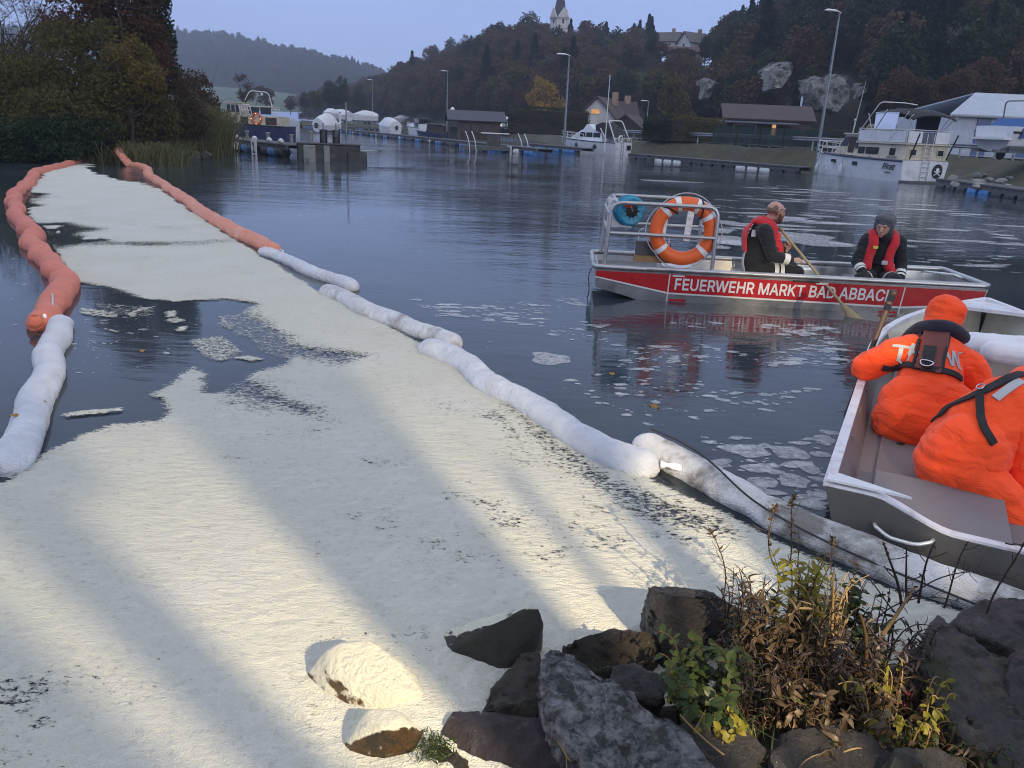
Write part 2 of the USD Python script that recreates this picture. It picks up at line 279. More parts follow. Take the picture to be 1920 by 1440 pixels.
# ---------------------------------------------------------------- scum on the open water
rng = np.random.default_rng(11)
def floe(c, a, b, rot, seed, n=14):
    th = np.arange(n) * 2 * np.pi / n; r = 1 + (noise(np.stack([np.cos(th) * 1.7, np.sin(th) * 1.7, 0 * th + seed], -1), 3) - .5) * 1.1
    p = np.stack([np.cos(th) * a * r, np.sin(th) * b * r], -1); R = np.array([[math.cos(rot), -math.sin(rot)], [math.sin(rot), math.cos(rot)]])
    p = p @ R.T + c[:2]; z = .004 + .0015 * rng.random()
    v = np.vstack([np.c_[p, np.full(n, z)], [[c[0], c[1], z + .001]]]); j = np.arange(n)
    return v, np.stack([j, (j + 1) % n, np.full(n, n)], 1)
floes = []
def scatter(pts, count, smin, smax, asp=1.6, rot=.2):
    seed_ = count * .37; pg = poly(pts); x0, y0, x1, y1 = pg.bounds; k = 0
    for _ in range(count * 60):
        p = rng.uniform((x0, y0), (x1, y1))
        if k >= count: break
        if not pg.contains(Point(*p)) or noise(V(p[0] * 1.6, p[1] * 1.6, seed_), 5) < rng.uniform(.42, .6): continue
        s = math.exp(rng.uniform(0, 1) ** 1.6 * math.log(smax * 1.35 / smin) + math.log(smin * .8))
        floes.append(floe(p, s * rng.uniform(.9, asp), s * .7, rng.normal(0, rot), rng.random() * 99)); k += 1
for px, py, a, b, r in [(1035, 672, .17, .16, -.2), (1395, 845, .17, .1, .1), (1480, 850, .12, .1, 0), (1340, 870, .1, .08, 0), (1480, 900, .1, .09, .4), (1430, 905, .09, .07, 0), (1370, 905, .08, .06, 0), (1330, 830, .05, .03, 0), (1415, 880, .09, .06, .3), (1520, 880, .06, .08, .2), (1500, 940, .09, .05, 0), (1530, 930, .05, .05, 0), (1540, 825, .08, .07, 0),
                        (1500, 448, .9, .9, .0), (1380, 420, .35, .5, 0), (1360, 450, .5, .6, 0), (1330, 432, .4, .4, 0), (1255, 340, 1.4, .5, 0), (1480, 412, .6, .5, 0)]:
    floes.append(floe(at(px, py), a, b, r, rng.random() * 99, 26))
scatter([(900, 640), (1100, 600), (1560, 700), (1400, 830), (1180, 790), (960, 700)], 330, .006, .05)
scatter([(1300, 820), (1560, 800), (1560, 960), (1440, 930)], 90, .012, .06)
scatter([(760, 560), (1110, 560), (1120, 610), (860, 620)], 160, .01, .06, 2.5, .1)
scatter([(1130, 600), (1560, 610), (1600, 690), (1250, 680)], 230, .008, .06, 2.5, .1)
scatter([(1330, 380), (1440, 345), (1900, 400), (1920, 540), (1850, 540), (1720, 500), (1560, 490), (1330, 490)], 330, .04, .32, 3.2, .05)
scatter([(560, 270), (900, 280), (700, 520), (560, 460)], 25, .01, .05, 2, .1)
scatter([(130, 560), (330, 580), (390, 620), (300, 700), (130, 700)], 90, .006, .03, 1.6)
scatter([(-40, 480), (60, 480), (60, 640), (-40, 720)], 25, .006, .03, 1.8)
mat('scum', {'g': ('geometry', {}), 'n': ('noise_texture', {'scale': 16, 'detail': 6, 'roughness': .75}), 'th': ('map_range', {'from_min': .38, 'from_max': .62, 'to_min': .05, 'to_max': .52, 'clamp': True}), 'b': ('bump', {'strength': .4, 'distance': .02}),
             'p': ('principled_bsdf', {'base_color': (.55, .56, .56), 'roughness': .7}), 'tr': ('transparent_bsdf', {}), 'm': ('mix_closure', {})},
    [('g.position', 'n.vector'), ('n.fac', 'th.value'), ('n.fac', 'b.height'), ('b.normal', 'p.normal'), ('th.result', 'm.fac'), ('tr.BSDF', 'm.closure1'), ('p.BSDF', 'm.closure2')], surface='m.closure')
obj('floating_scum', cat(floes), 'scum', smooth=True, kind='stuff', label='thin grey patches of scum drifting on the open water', cat_='scum')

# ---------------------------------------------------------------- booms
def boom_mat(name, col, col2, dirt, net, dth=(.58, .74)):
    mat(name, {'tc': ('texture_coordinate', {}), 'n': ('noise_texture', {'scale': 5, 'detail': 5}), 'r': ('rgb_ramp', {'ramp': [(.3, col2), (.65, col)]}),
               'dn': ('noise_texture', {'scale': 2.3, 'detail': 8, 'roughness': .68}), 'dr': ('map_range', {'from_min': dth[0], 'from_max': dth[1], 'to_max': .8, 'clamp': True}), 'dm': ('mix_color', {'b': dirt}),
               'w1': ('wave_texture', {'scale': net, 'bands_direction': 'diagonal', 'distortion': 1.5, 'detail': 1}), 'mp': ('mapping', {'scale': (-1, 1, 1)}), 'w2': ('wave_texture', {'scale': net, 'bands_direction': 'diagonal', 'distortion': 1.5, 'detail': 1}),
               'wm': ('math', {'math_type': 'maximum'}), 'bn': ('noise_texture', {'scale': 13, 'detail': 8, 'roughness': .62, 'distortion': .5}), 'ba': ('math', {'math_type': 'multiply_add', 'value2': .09}), 'b': ('bump', {'strength': 1.0, 'distance': .035}),
               'p': ('principled_bsdf', {'roughness': .62, 'specular_ior_level': .35, 'sheen_weight': .15})},
        [('tc.object', 'n.vector'), ('n.fac', 'r.fac'), ('tc.object', 'dn.vector'), ('dn.fac', 'dr.value'), ('dr.result', 'dm.fac'), ('r.color', 'dm.a'), ('dm.result', 'p.base_color'), ('tc.object', 'w1.vector'), ('tc.object', 'mp.vector'), ('mp.vector', 'w2.vector'),
         ('w1.fac', 'wm.value1'), ('w2.fac', 'wm.value2'), ('tc.object', 'bn.vector'), ('wm.value', 'ba.value1'), ('bn.fac', 'ba.value3'), ('ba.value', 'b.height'), ('b.normal', 'p.normal')])
boom_mat('boom_white', (.58, .60, .63), (.48, .49, .53), (.12, .10, .08), 30, (.50, .64))
boom_mat('boom_dirty', (.66, .66, .66), (.56, .55, .54), (.085, .07, .055), 30, (.46, .58))
boom_mat('boom_clean', (.58, .61, .66), (.48, .50, .55), (.36, .34, .31), 30)
boom_mat('boom_coral', (.66, .17, .10), (.55, .14, .09), (.58, .25, .2), 40)
boom_mat('boom_pale', (.68, .22, .12), (.64, .28, .20), (.68, .42, .36), 40)
paint('rope_grey', (.5, .5, .5), .8, bump=.5, bscale=200)
paint('rope_black', (.02, .02, .022), .7)
paint('cable_tie', (.75, .75, .75), .4)
def boom(name, pts, r, m, label, seed, sag=.35, tuck=(1, 1), wob=.03, pinch=1.6, lump=.12, crease=1.0, grp=None, cat_='boom'):
    """a stuffed sock: pts = ground points; the two ends gathered"""
    pts = np.array(pts, float); L = np.linalg.norm(np.diff(pts, axis=0), axis=1).sum(); n = int(min(900, max(60, L / .022)))
    dd_ = np.r_[0, np.cumsum(np.linalg.norm(np.diff(pts, axis=0), axis=1))]; p = PchipInterpolator(dd_, pts)(np.linspace(0, L, n)); p[:, 2] = PchipInterpolator(dd_, pts[:, 2])(np.linspace(0, L, n)); s = np.linspace(0, L, n); rg = np.random.default_rng(seed)
    kink = (noise(np.stack([s / .55, 0 * s + seed, 0 * s], -1), seed) - .5)
    side = np.cross(frames(p)[0], [0, 0, 1.0]); p = p + side * (kink * wob * 2)[:, None]
    rad = r * (1 + (noise(np.stack([s / .35, 0 * s + seed, 0 * s + 4], -1), seed) - .5) * 2 * lump)
    x = rg.uniform(.3, .6)
    while x < L - .2:
        rad *= 1 - rg.uniform(.02, .10) * crease * np.exp(-((s - x) / rg.uniform(.02, .05)) ** 2); x += rg.uniform(.25, .8) * pinch
    e = np.minimum(s, L - s); rad = rad * np.where(e < r * 1.1, np.sqrt(np.clip(1 - (1 - e / (r * 1.1)) ** 2, .02, 1)), 1)
    r = r * .95; rad = rad * .95; p[:, 2] += r * (1 - 2 * sag) * .92
    v, f = tube(p, rad, 28, True, .9)
    nv = vnormals(v, f)
    amp = (fbm(v * 4 + seed, 3, seed) - .5) * .04 + (np.abs(fbm(v * 11 + seed, 3, seed + 1) - .5)) * -.022 + (np.abs(fbm(v * 30 + seed, 2, seed + 2) - .5)) * -.008
    v = v + nv * (amp * min(1, r / .12))[:, None]
    v[:, 2] = np.maximum(v[:, 2], -.12)
    t = thing(name, label, cat_, group=grp)
    obj('sleeve', (v, f), m, t, True)
    return t, p, rad
G = lambda l, z=0.0: [at(*q, z) for q in l]
RB = .12
t, p, rad = boom('salmon_boom', [atY(214, 266, 31.0), atY(222, 282, 30.0), atY(230, 297, 29.0)] + G([(246, 312), (285, 336), (330, 365), (390, 408), (440, 438), (490, 462), (521, 476)]), .145, 'boom_pale', 'long salmon pink boom from the far bank down to the white booms on the right', 3, lump=.07, pinch=1.0)
obj('tie', tube(spline([p[-2] + V(.0, 0, 0), p[-1] + V(.1, -.1, .04), p[-1] + V(.16, -.22, .03)], 8), .008, 6), 'cable_tie', t)
t, p, rad = boom('coral_boom', G([(158, 301), (135, 309), (70, 326), (56, 345), (32, 366), (26, 390), (38, 412), (60, 440), (66, 470), (92, 500), (113, 530), (108, 572), (92, 600), (66, 622)]), .15, 'boom_coral', 'long coral red knobbly boom curving round the left side of the granulate', 5, lump=.12, wob=.05, pinch=.8, crease=1.6)
e = p[-1]; obj('gathered_end', rough(lathe([(.02, -.02), (.05, 0), (.07, .03), (.045, .07), (.03, .09)], 12, e + V(0, -.01, .02)), .012, 40, 2), 'boom_coral', t, True, label='frilled tied end of the net sleeve')
obj('net_string', tube(spline([p[-30] + V(.02, 0, .12), p[-18] + V(.06, 0, .11), p[-10] + V(.1, -.05, .06)], 14), .008, 5), 'rope_grey', t)
obj('knot', rough(lathe([(.001, -.012), (.014, 0), (.016, .015), (.008, .03), (.001, .032)], 10, p[-1] + V(.1, -.02, .1)), .005, 60), 'cable_tie', t)
t, p, rad = boom('white_boom', G([(122, 610), (100, 655), (84, 720), (58, 790), (22, 865), (-2, 898)]), .118, 'boom_clean', 'bluish white boom on the left with a yellow leaf stuck on it', 8, lump=.04, pinch=.7, crease=.8)
obj('tied_end', tube([p[-1] + V(-.01, 0, .04), p[-1] + V(-.03, -.05, .05), p[-1] + V(-.05, -.11, .03)], [.02, .028, .012], 8), 'cable_tie', t, True)
WB = [([(494, 474), (540, 494), (590, 516), (640, 533), (665, 546)], .105, 'white_boom', 'short white boom overlapping the end of the salmon boom', 21, 'boom_clean'),
      ([(610, 548), (650, 566), (700, 592), (770, 620), (830, 640), (862, 656)], .112, 'white_boom', 'white boom with grey smudges, second of the white chain from the salmon boom', 22, 'boom_white'),
      ([(798, 655), (860, 684), (930, 733), (1010, 782), (1090, 836), (1160, 874), (1238, 890)], .118, 'white_boom', 'long clean white boom in the middle, its tied end resting by the black cord', 25, 'boom_clean'),
      ([(1186, 838), (1240, 864), (1300, 896), (1400, 948), (1500, 997), (1600, 1046), (1700, 1088), (1850, 1142), (2050, 1228)], .115, 'white_boom', 'dirty white net boom with brown stains passing below the stern of the grey boat', 27, 'boom_dirty')]
BP = []
for pts, r, nm, lab, sd, m in WB:
    t, p, rad = boom(nm, G(pts), r, m, lab, sd, lump=.04, pinch=1.2); BP.append((t, p))
t, p = BP[2]
e, d = p[-1], nrm(p[-1] - p[-4]); nk = [e + V(0, 0, .03), e + d * .04 + V(0, 0, .035), e + d * .07 + V(0, 0, .035), e + d * .12 + V(0, 0, .03), e + d * .19 + V(0, 0, .02)]
obj('tied_end', tube(spline(nk, 12), [.03, .018, .012, .016, .024, .02, .022, .017, .013, .01, .008, .004], 8), 'cable_tie', t, True, label='twisted white tie at the end of the sleeve')
t, p = BP[3]
line = [p[6] + V(0, .02, .125), p[16] + V(.0, .02, .135), p[30] + V(-.02, -.02, .125), p[44] + V(-.06, -.06, .085), p[56] + V(-.075, -.07, .06), p[80] + V(-.075, -.075, .04), p[110] + V(-.08, -.08, .03)]
obj('black_cord', tube(spline(line, 60), .006, 6), 'rope_black', t, True)
# leaves stuck on booms and floating
foliage('dead_leaf', [(.25, .12, .03), (.36, .22, .05), (.2, .08, .03)], .15)
def leaf(c, s, rz, tilt=.1, lobes=3):
    th = np.linspace(0, 2 * np.pi, 22, endpoint=False); r = s * (.6 + .4 * np.abs(np.cos(lobes * th / 2 + .3))) * (1 - .2 * np.cos(th))
    p = np.stack([r * np.cos(th), r * np.sin(th) * .8, .12 * s * np.sin(2 * th)], -1); v = np.vstack([p, [[0, 0, .1 * s]]])
    v = np.vstack([v, v - [0, 0, .002]]); j = np.arange(22); k = (j + 1) % 22
    f = np.vstack([np.stack([j, k, np.full(22, 22)], 1), np.stack([23 + k, 23 + j, np.full(22, 45)], 1), np.stack([j, 23 + j, k], 1), np.stack([k, 23 + j, 23 + k], 1)])
    return xf((v, f), frame(c, *trimesh.transformations.euler_matrix(tilt, tilt * .7, rz)[:3, :2].T))
for (px, py, z, s, lab, lb) in [(28, 778, .13, .028, 'small yellow lobed leaf lying on the left white boom', 5), (83, 752, .1, .018, 'thin brown leaf hanging on the side of the left white boom', 1), (268, 657, .006, .03, 'single oval brown leaf floating on the dark gap in the granulate', 1),
                                (1148, 700, .006, .03, 'pale yellowish leaf drifting below the fire boat', 4), (1228, 762, .006, .045, 'ragged yellow leaf in the reflection of the lifebuoy', 5)]:
    obj('fallen_leaf', leaf(at(px, py, z), s, px * .7, .15, lb), 'dead_leaf', None, True, lab, 'leaf')
# ---------------------------------------------------------------- trees and bushes
def leaves(c, s, rg, up=.0, asp=.7):
    """one small bent two-triangle face for each centre"""
    n = len(c); a = rg.normal(size=(n, 3)); a /= np.linalg.norm(a, axis=1, keepdims=True)
    b = np.cross(a, rg.normal(size=(n, 3)) + [0, 0, up]); b /= np.linalg.norm(b, axis=1, keepdims=True) + 1e-9
    s = np.broadcast_to(s, (n,))[:, None] * rg.uniform(.6, 1.25, (n, 1)); nn = np.cross(a, b)
    v = np.stack([c - a * s * .6, c + b * s * asp * .5 + nn * s * .12, c + a * s * .6, c - b * s * asp * .5 + nn * s * .12], 1).reshape(-1, 3)
    k = np.arange(n)[:, None] * 4; return v, np.vstack([k + [0, 1, 2], k + [0, 2, 3]])
def crown_points(blobs, n, rg, seed=0, shell=.55, gap=.42, fs=1.1):
    """points in lumpy ellipsoids, thinned where the noise leaves gaps"""
    out = []; w = np.array([b[1][0] * b[1][1] * b[1][2] for b in blobs]) ** .75; w /= w.sum()
    for (c, r), k in zip(blobs, rg.multinomial(int(n * 2.2), w)):
        d = rg.normal(size=(k, 3)); d /= np.linalg.norm(d, axis=1, keepdims=True)
        out.append(np.array(c) + d * np.array(r) * (rg.uniform(shell ** 3, 1, (k, 1)) ** (1 / 3)) * (1 + (fbm(d * 2.2 + seed, 3, seed)[:, None] - .5) * .7))
    p = np.vstack(out); keep = fbm(p * fs + seed, 3, seed + 2) > gap + rg.uniform(-.12, .12, len(p)); p = p[keep]; rg.shuffle(p); return p[:n]
def limbs(base, blobs, r, rg, n=9, sides=6):
    base = np.array(base, float); cs = [np.array(b[0]) for b in blobs]; top = np.mean(cs, 0); parts = []
    fork = base + (top - base) * .55
    parts.append(tube(spline([base - [0, 0, .3], base + (fork - base) * .5 + rg.normal(size=3) * r, fork], 8), np.linspace(r, r * .6, 8), sides + 2))
    for k in range(n):
        c = cs[k % len(cs)]; e = c + rg.normal(size=3) * np.array(blobs[k % len(cs)][1]) * .45; s = base + (fork - base) * rg.uniform(.35, 1)
        m = (s + e) / 2 + rg.normal(size=3) * np.linalg.norm(e - s) * .12
        parts.append(tube(spline([s, m, e], 7), np.linspace(r * .45, r * .07, 7), sides))
        for _ in range(2):
            s2 = m + (e - m) * rg.uniform(0, .6); e2 = s2 + (e - s) * .3 + rg.normal(size=3) * np.linalg.norm(e - s) * .25
            parts.append(tube([s2, (s2 + e2) / 2 + rg.normal(size=3) * .05 * np.linalg.norm(e2 - s2), e2], [r * .16, r * .1, r * .03], 4))
    return cat(parts)
paint('bark', (.045, .036, .03), .9, bump=.8, bscale=18)
paint('twig', (.075, .065, .06), .9)
for nm, cols in dict(leaf_olive=[(0.047, 0.046, 0.014), (0.084, 0.076, 0.022), (0.128, 0.105, 0.030), (0.041, 0.047, 0.016)], leaf_gold=[(0.095, 0.074, 0.022), (0.149, 0.108, 0.027), (0.068, 0.057, 0.020)],
                     leaf_rust=[(0.047, 0.027, 0.016), (0.084, 0.045, 0.024), (0.115, 0.061, 0.030), (0.068, 0.046, 0.027)], leaf_deep=[(0.016, 0.030, 0.016), (0.027, 0.043, 0.019), (0.041, 0.054, 0.022)],
                     leaf_brown=[(0.061, 0.043, 0.027), (0.095, 0.061, 0.035), (0.054, 0.047, 0.027)], leaf_green=[(0.041, 0.068, 0.022), (0.068, 0.101, 0.027), (0.027, 0.047, 0.019)],
                     leaf_reed=[(0.068, 0.088, 0.034), (0.135, 0.128, 0.061), (0.047, 0.068, 0.027), (0.176, 0.149, 0.081)], leaf_hedge=[(0.022, 0.035, 0.015), (0.035, 0.051, 0.019), (0.054, 0.061, 0.022)], leaf_hedge_gold=[(0.068, 0.061, 0.019), (0.101, 0.081, 0.024), (0.047, 0.054, 0.019)],
                     leaf_yellow=[(0.216, 0.135, 0.027), (0.351, 0.216, 0.041), (0.135, 0.088, 0.027)], needle=[(0.011, 0.022, 0.018), (0.016, 0.030, 0.020), (0.024, 0.038, 0.024)], twig_leaf=[(0.081, 0.068, 0.061), (0.121, 0.101, 0.081), (0.068, 0.057, 0.051)]).items(): foliage(nm, cols)
def tree(name, label, ct, base, blobs, n, s, m, r, seed, gap=.42, fs=1.1, group=None, nl=10, shell=.5, asp=.7):
    rg = np.random.default_rng(seed); base = np.array(base, float); t = thing(name, label, ct, base, group=group)
    bl = [(np.array(c, float) - base, rr) for c, rr in blobs]
    obj('trunk', limbs((0, 0, 0), bl, r, rg, nl), 'bark', t, True)
    obj('crown', leaves(crown_points(bl, n, rg, seed, shell, gap, fs), s, rg, asp=asp), m, t)
    return t

# ---------------------------------------------------------------- the wooded bank on the left
shore = [at(*p)[:2] for p in [(-420, 300), (-120, 296), (60, 298), (150, 300), (215, 301), (262, 306), (320, 303), (360, 300), (400, 292), (414, 286)]]
sh = np.array(shore); back = np.array([(sh[-1][0] - 3, 62), (-40, 95), (-130, 95), (-130, 40)])
isl = Polygon(np.vstack([sh, back]))
x, y = np.meshgrid(np.linspace(-75, -8, 170), np.linspace(28, 92, 160), indexing='ij')
d = inside_depth(isl, x.ravel(), y.ravel()).reshape(x.shape)
bank_z = lambda d, x, y: np.where(d < 0, np.maximum(-.5, d * .6), (.35 + .75 * sm(-18.5, -16, x) * sm(-11, -13.5, x)) * sm(-.1, 3.0, d) + .5 * sm(3, 9, d)) + (fbm(np.stack([x, y, 0 * x], -1) * .9, 4, 2) - .5) * .5 * sm(-.4, .6, d)
z = bank_z(d, x, y); n0, n1 = x.shape; idx = np.arange(n0 * n1).reshape(n0, n1)
paint('bank_soil', (.028, .026, .015), .95, var=.4, scale=1.2, bump=.8, bscale=6, dirt=(.09, .045, .02), dscale=1.5)
obj('left_bank', (np.stack([x, y, z], -1).reshape(-1, 3), np.stack([idx[:-1, :-1], idx[1:, :-1], idx[1:, 1:], idx[:-1, 1:]], -1)[np.maximum(d[:-1, :-1], d[1:, 1:]) > -1.2]), 'bank_soil', None, True, kind='structure')
def on_bank(px, py, Y): return atY(px, py, Y)
def kb(px): return .85 + .15 * float(np.clip((px - 300) / 80, 0, 1))            # the bank bends away to the right
def bl(px, py, Y, rx, rz, ry=None): k = kb(px) if Y < 60 else 1; return (atY(px, py, Y * k), (rx * k, (ry or rx * .8) * k, rz * k))
def atB(px, py, Y): return atY(px, py, Y * kb(px))
tree('willow_bush', 'broad olive and gold bush overhanging the dark water on the left bank', 'bush', atB(180, 270, 37), [bl(40, 180, 37, 2.3, 2.3), bl(120, 130, 37.5, 2.2, 2.1), bl(210, 110, 38, 1.7, 1.8), bl(120, 220, 36, 2.6, 1.5), bl(230, 190, 36.5, 1.7, 1.8), bl(30, 250, 35, 2.0, 1.1), bl(260, 140, 37, 1.1, 1.2)], 30000, .12, 'leaf_olive', .14, 41, .4, .9, nl=16, shell=.35)
tree('willow_bush', 'low dark bush hanging over the water at the left edge of the bank', 'bush', atB(-60, 265, 36), [bl(-60, 190, 37, 2.6, 2.2), bl(-30, 240, 35, 2.2, 1.1), bl(-120, 160, 38, 2.5, 2.5)], 11000, .12, 'leaf_olive', .12, 42, .38, .9, shell=.35)
tree('gold_bush', 'yellow leaved bush lit palely in front of the reddish tree', 'bush', atB(245, 262, 36), [bl(235, 105, 36.2, 1.0, .9), bl(268, 150, 36, 1.0, 1.0), bl(225, 160, 36, .8, .8), bl(285, 165, 36.3, .6, .6)], 5200, .11, 'leaf_gold', .08, 43, .46, 1.4, shell=.4)
tree('autumn_tree', 'tall rust red autumn tree rising out of frame above the olive bush', 'tree', atB(215, 250, 41), [bl(160, 30, 41, 2.0, 2.0), bl(230, 40, 41.5, 2.0, 2.4), bl(270, 90, 41, 1.4, 1.7), bl(130, 90, 42, 1.6, 1.6), bl(200, -60, 42, 2.6, 2.5), bl(290, 120, 40.5, .7, .9)], 22000, .14, 'leaf_rust', .22, 44, .42, 1.0, nl=16, shell=.4)
tree('dark_tree', 'dark green tree at the right edge of the left wood', 'tree', atB(290, 255, 43), [bl(285, 20, 43, 1.0, 1.6), bl(300, 85, 43, .85, 1.3), bl(308, 140, 43, .9, 1.1), bl(275, -60, 43, 1.1, 1.8), bl(255, 160, 43, 1.2, 1.3)], 13000, .14, 'leaf_deep', .16, 45, .44, 1.2)
tree('bare_tree', 'grey tree of thin bare twigs at the top left corner', 'tree', atB(40, 255, 44), [bl(20, 60, 44, 2.4, 2.4), bl(70, 40, 44, 1.6, 2.0), bl(-40, 90, 44, 2.2, 2.0), bl(60, 110, 44, 1.6, 1.2)], 9000, .15, 'twig_leaf', .16, 46, .5, 1.5, nl=40, asp=.16)
tree('brown_bush', 'low brown bush behind the reeds on the left bank', 'bush', atB(340, 262, 40), [bl(330, 180, 40, 1.1, 1.1), bl(365, 170, 41, 1.0, .9), bl(345, 220, 39, 1.3, 1.0), bl(390, 195, 41, .6, .7), bl(300, 220, 39, 1.0, 1.0)], 11000, .11, 'leaf_brown', .09, 47, .44, 1.3)
tree('hanging_bush', 'dull green bush drooping to the mossy stones', 'bush', atB(300, 272, 37), [bl(280, 215, 37, 1.0, .8), bl(310, 235, 36.5, .8, .6), bl(255, 235, 36.5, .6, .5), bl(190, 240, 35, 1.0, .7)], 6500, .11, 'leaf_olive', .06, 48, .42, 1.3)
tree('water_bush', 'dark overhanging bush touching the water behind the coral boom', 'bush', atB(90, 285, 34.2), [bl(20, 262, 34, 1.5, .9), bl(80, 258, 34.1, 1.5, .9), bl(140, 255, 34.4, 1.3, .85), bl(190, 252, 35, 1.0, .75), bl(110, 282, 33.6, 1.2, .45), bl(40, 284, 33.4, 1.2, .45), bl(-40, 268, 33.8, 1.4, .9), bl(-100, 262, 33.8, 1.6, 1.0)], 17000, .11, 'leaf_deep', .07, 49, .36, 1.0, shell=.3)
tree('water_bush', 'olive twiggy bush above the raised tip of the salmon boom', 'bush', atB(225, 262, 36.6), [bl(215, 235, 36.6, 1.0, .8), bl(250, 245, 36.8, .9, .7), bl(180, 228, 36.4, 1.0, .8), bl(290, 250, 36.8, .8, .5)], 8000, .11, 'leaf_olive', .06, 50, .4, 1.1, shell=.3)
# reeds
rg = np.random.default_rng(5)
def reed_bed(name, label, spots, n, h, m, seed, lean=.18):
    rg = np.random.default_rng(seed); v, f, k = [], [], 0
    for i in range(n):
        p = np.array(spots[rg.integers(len(spots))]) + rg.normal(size=3) * [.35, .5, 0]; p[2] = max(bank_z(inside_depth(isl, p[:1], p[1:2]), p[:1], p[1:2])[0] - .1, -.1)
        hh = h * rg.uniform(.5, 1.1); dr = rg.normal(size=2) * lean * hh; tip = p + [dr[0], dr[1], hh]; mid = (p + tip) / 2 + [-dr[0] * .15, 0, hh * .08]; w = V(rg.uniform(.010, .024), rg.uniform(-.01, .01), 0)
        end = tip + [dr[0] * .9 + rg.normal() * .12, 0, -abs(rg.normal()) * .2 * hh]
        v += [p - w, p + w, mid - w, mid + w, tip - w * .6, tip + w * .6, end]; f += [[k, k + 1, k + 3], [k, k + 3, k + 2], [k + 2, k + 3, k + 5], [k + 2, k + 5, k + 4], [k + 4, k + 5, k + 6]]; k += 7
    return obj(name, (np.array(v), np.array(f)), m, None, label=label, cat_='reeds', kind='stuff')
reed_bed('reed_bed', 'tall green and straw reeds at the right end of the left bank', [atY(px, 285, Y) for px, Y in [(340, 37), (355, 37.5), (370, 38), (385, 38.5), (398, 39.5), (408, 40.5), (330, 36.5), (376, 40)]], 3000, 2.1, 'leaf_reed', 6, .3)
reed_bed('tall_grass', 'dry grass drooping over the mossy bank by the salmon boom', [atB(px, 280, Y) for px, Y in [(235, 35.5), (260, 35.5), (285, 35.5), (305, 35.5), (320, 36), (200, 35.5)]], 700, .9, 'leaf_reed', 7, .4)
# bank stones
paint('bank_stone', (.055, .055, .05), .85, var=.3, scale=4, bump=.8, bscale=12, dirt=(.04, .05, .016), dscale=3)
def stone(c, s, seed, flat=.7, pts=26):
    rg = np.random.default_rng(seed); d = rg.normal(size=(pts, 3)); d /= np.linalg.norm(d, axis=1, keepdims=True)
    h = manifold3d.Manifold.hull_points((d * np.array(s) * rg.uniform(.75, 1.05, (pts, 1))).tolist())
    return move(h, c)
rg = np.random.default_rng(9)
for i in range(26):
    u = rg.uniform(0, 1); k = u * (len(sh) - 2.001) + 1; a = int(k); p = sh[a] * (1 - k + a) + sh[a + 1] * (k - a)
    s = rg.uniform(.18, .55); c = V(p[0] + rg.normal() * .2, p[1] + rg.uniform(-.1, .7), rg.uniform(-.02, .25))
    obj('bank_stone', stone(c, (s, s * .8, s * .6), 100 + i), 'bank_stone', None, 30, label='dark mossy stone at the waterline of the wooded left bank', cat_='stone', group='stones along the wooded left bank')
# two pale mooring stakes that hold the booms
paint('stake_wood', (.22, .20, .16), .8, bump=.4)
for (px, y0, y1, Y, lab) in [(151, 293, 262, 29.6, 'thin pale stake holding the end of the coral red boom'), (223, 284, 256, 30.6, 'thin pale stake beside the raised tip of the salmon boom')]:
    a, b = atY(px, y0, Y), atY(px - 3, y1, Y); t = thing('stake', lab, 'stake', a)
    obj('shaft', tube([V(0, 0, -.4), (b - a) * .5 + V(.02, 0, 0), b - a], [.035, .03, .025], 8), 'stake_wood', t, True)
    obj('rope_lashing', lathe([(.05, .02), (.06, .04), (.05, .06), (.06, .08), (.045, .1)], 10, (0, 0, .05)), 'rope_grey', t, True)
# ---------------------------------------------------------------- hills
def hill(cols, rows=40):
    """cols: (px, ridge py, ridge depth, foot depth, foot z): slope mesh from foot to ridge and a plateau behind"""
    cols = np.array(cols, float); xs = np.linspace(cols[0, 0], cols[-1, 0], 150); C = np.stack([np.interp(xs, cols[:, 0], cols[:, k]) for k in range(5)], 1)
    top = np.array([atY(c[0], c[1], c[2]) for c in C]); foot = np.array([atY(c[0], 240, c[3]) for c in C]); foot[:, 2] = C[:, 4]
    return C, foot, top
def hill_point(foot, top, u, t):
    k = np.clip(u, 0, 1) * (len(foot) - 1.001); i = k.astype(int); w = (k - i)[:, None]
    a = foot[i] * (1 - w) + foot[i + 1] * w; b = top[i] * (1 - w) + top[i + 1] * w; t = t[:, None]
    p = a + (b - a) * t; p[:, 2] = a[:, 2] + (b[:, 2] - a[:, 2]) * (np.clip(t[:, 0], 0, 1) ** .85)
    return p
def hill_mesh(foot, top, seed, amp=1.5, rows=36):
    u, t = np.meshgrid(np.linspace(0, 1, 150), np.linspace(0, 1, rows), indexing='ij')
    p = hill_point(foot, top, u.ravel(), t.ravel()); p[:, 2] += (fbm(p * .05, 4, seed) - .5) * amp * 2 * np.clip(t.ravel() * 6, 0, 1)
    p = p.reshape(150, rows, 3); far = p[:, -1] * 1.0; far = far + (far * [1, 1, 0]) * .8; far[:, 2] = p[:, -1, 2] - 4
    p = np.concatenate([p, far[:, None]], 1); idx = np.arange(p.shape[0] * p.shape[1]).reshape(p.shape[:2])
    return p.reshape(-1, 3), np.stack([idx[:-1, :-1], idx[1:, :-1], idx[1:, 1:], idx[:-1, 1:]], -1).reshape(-1, 4)
paint('forest_floor', (.028, .022, .014), .95, var=.4, scale=.06)
paint('meadow', (.05, .078, .036), .95, var=.2, scale=.03)
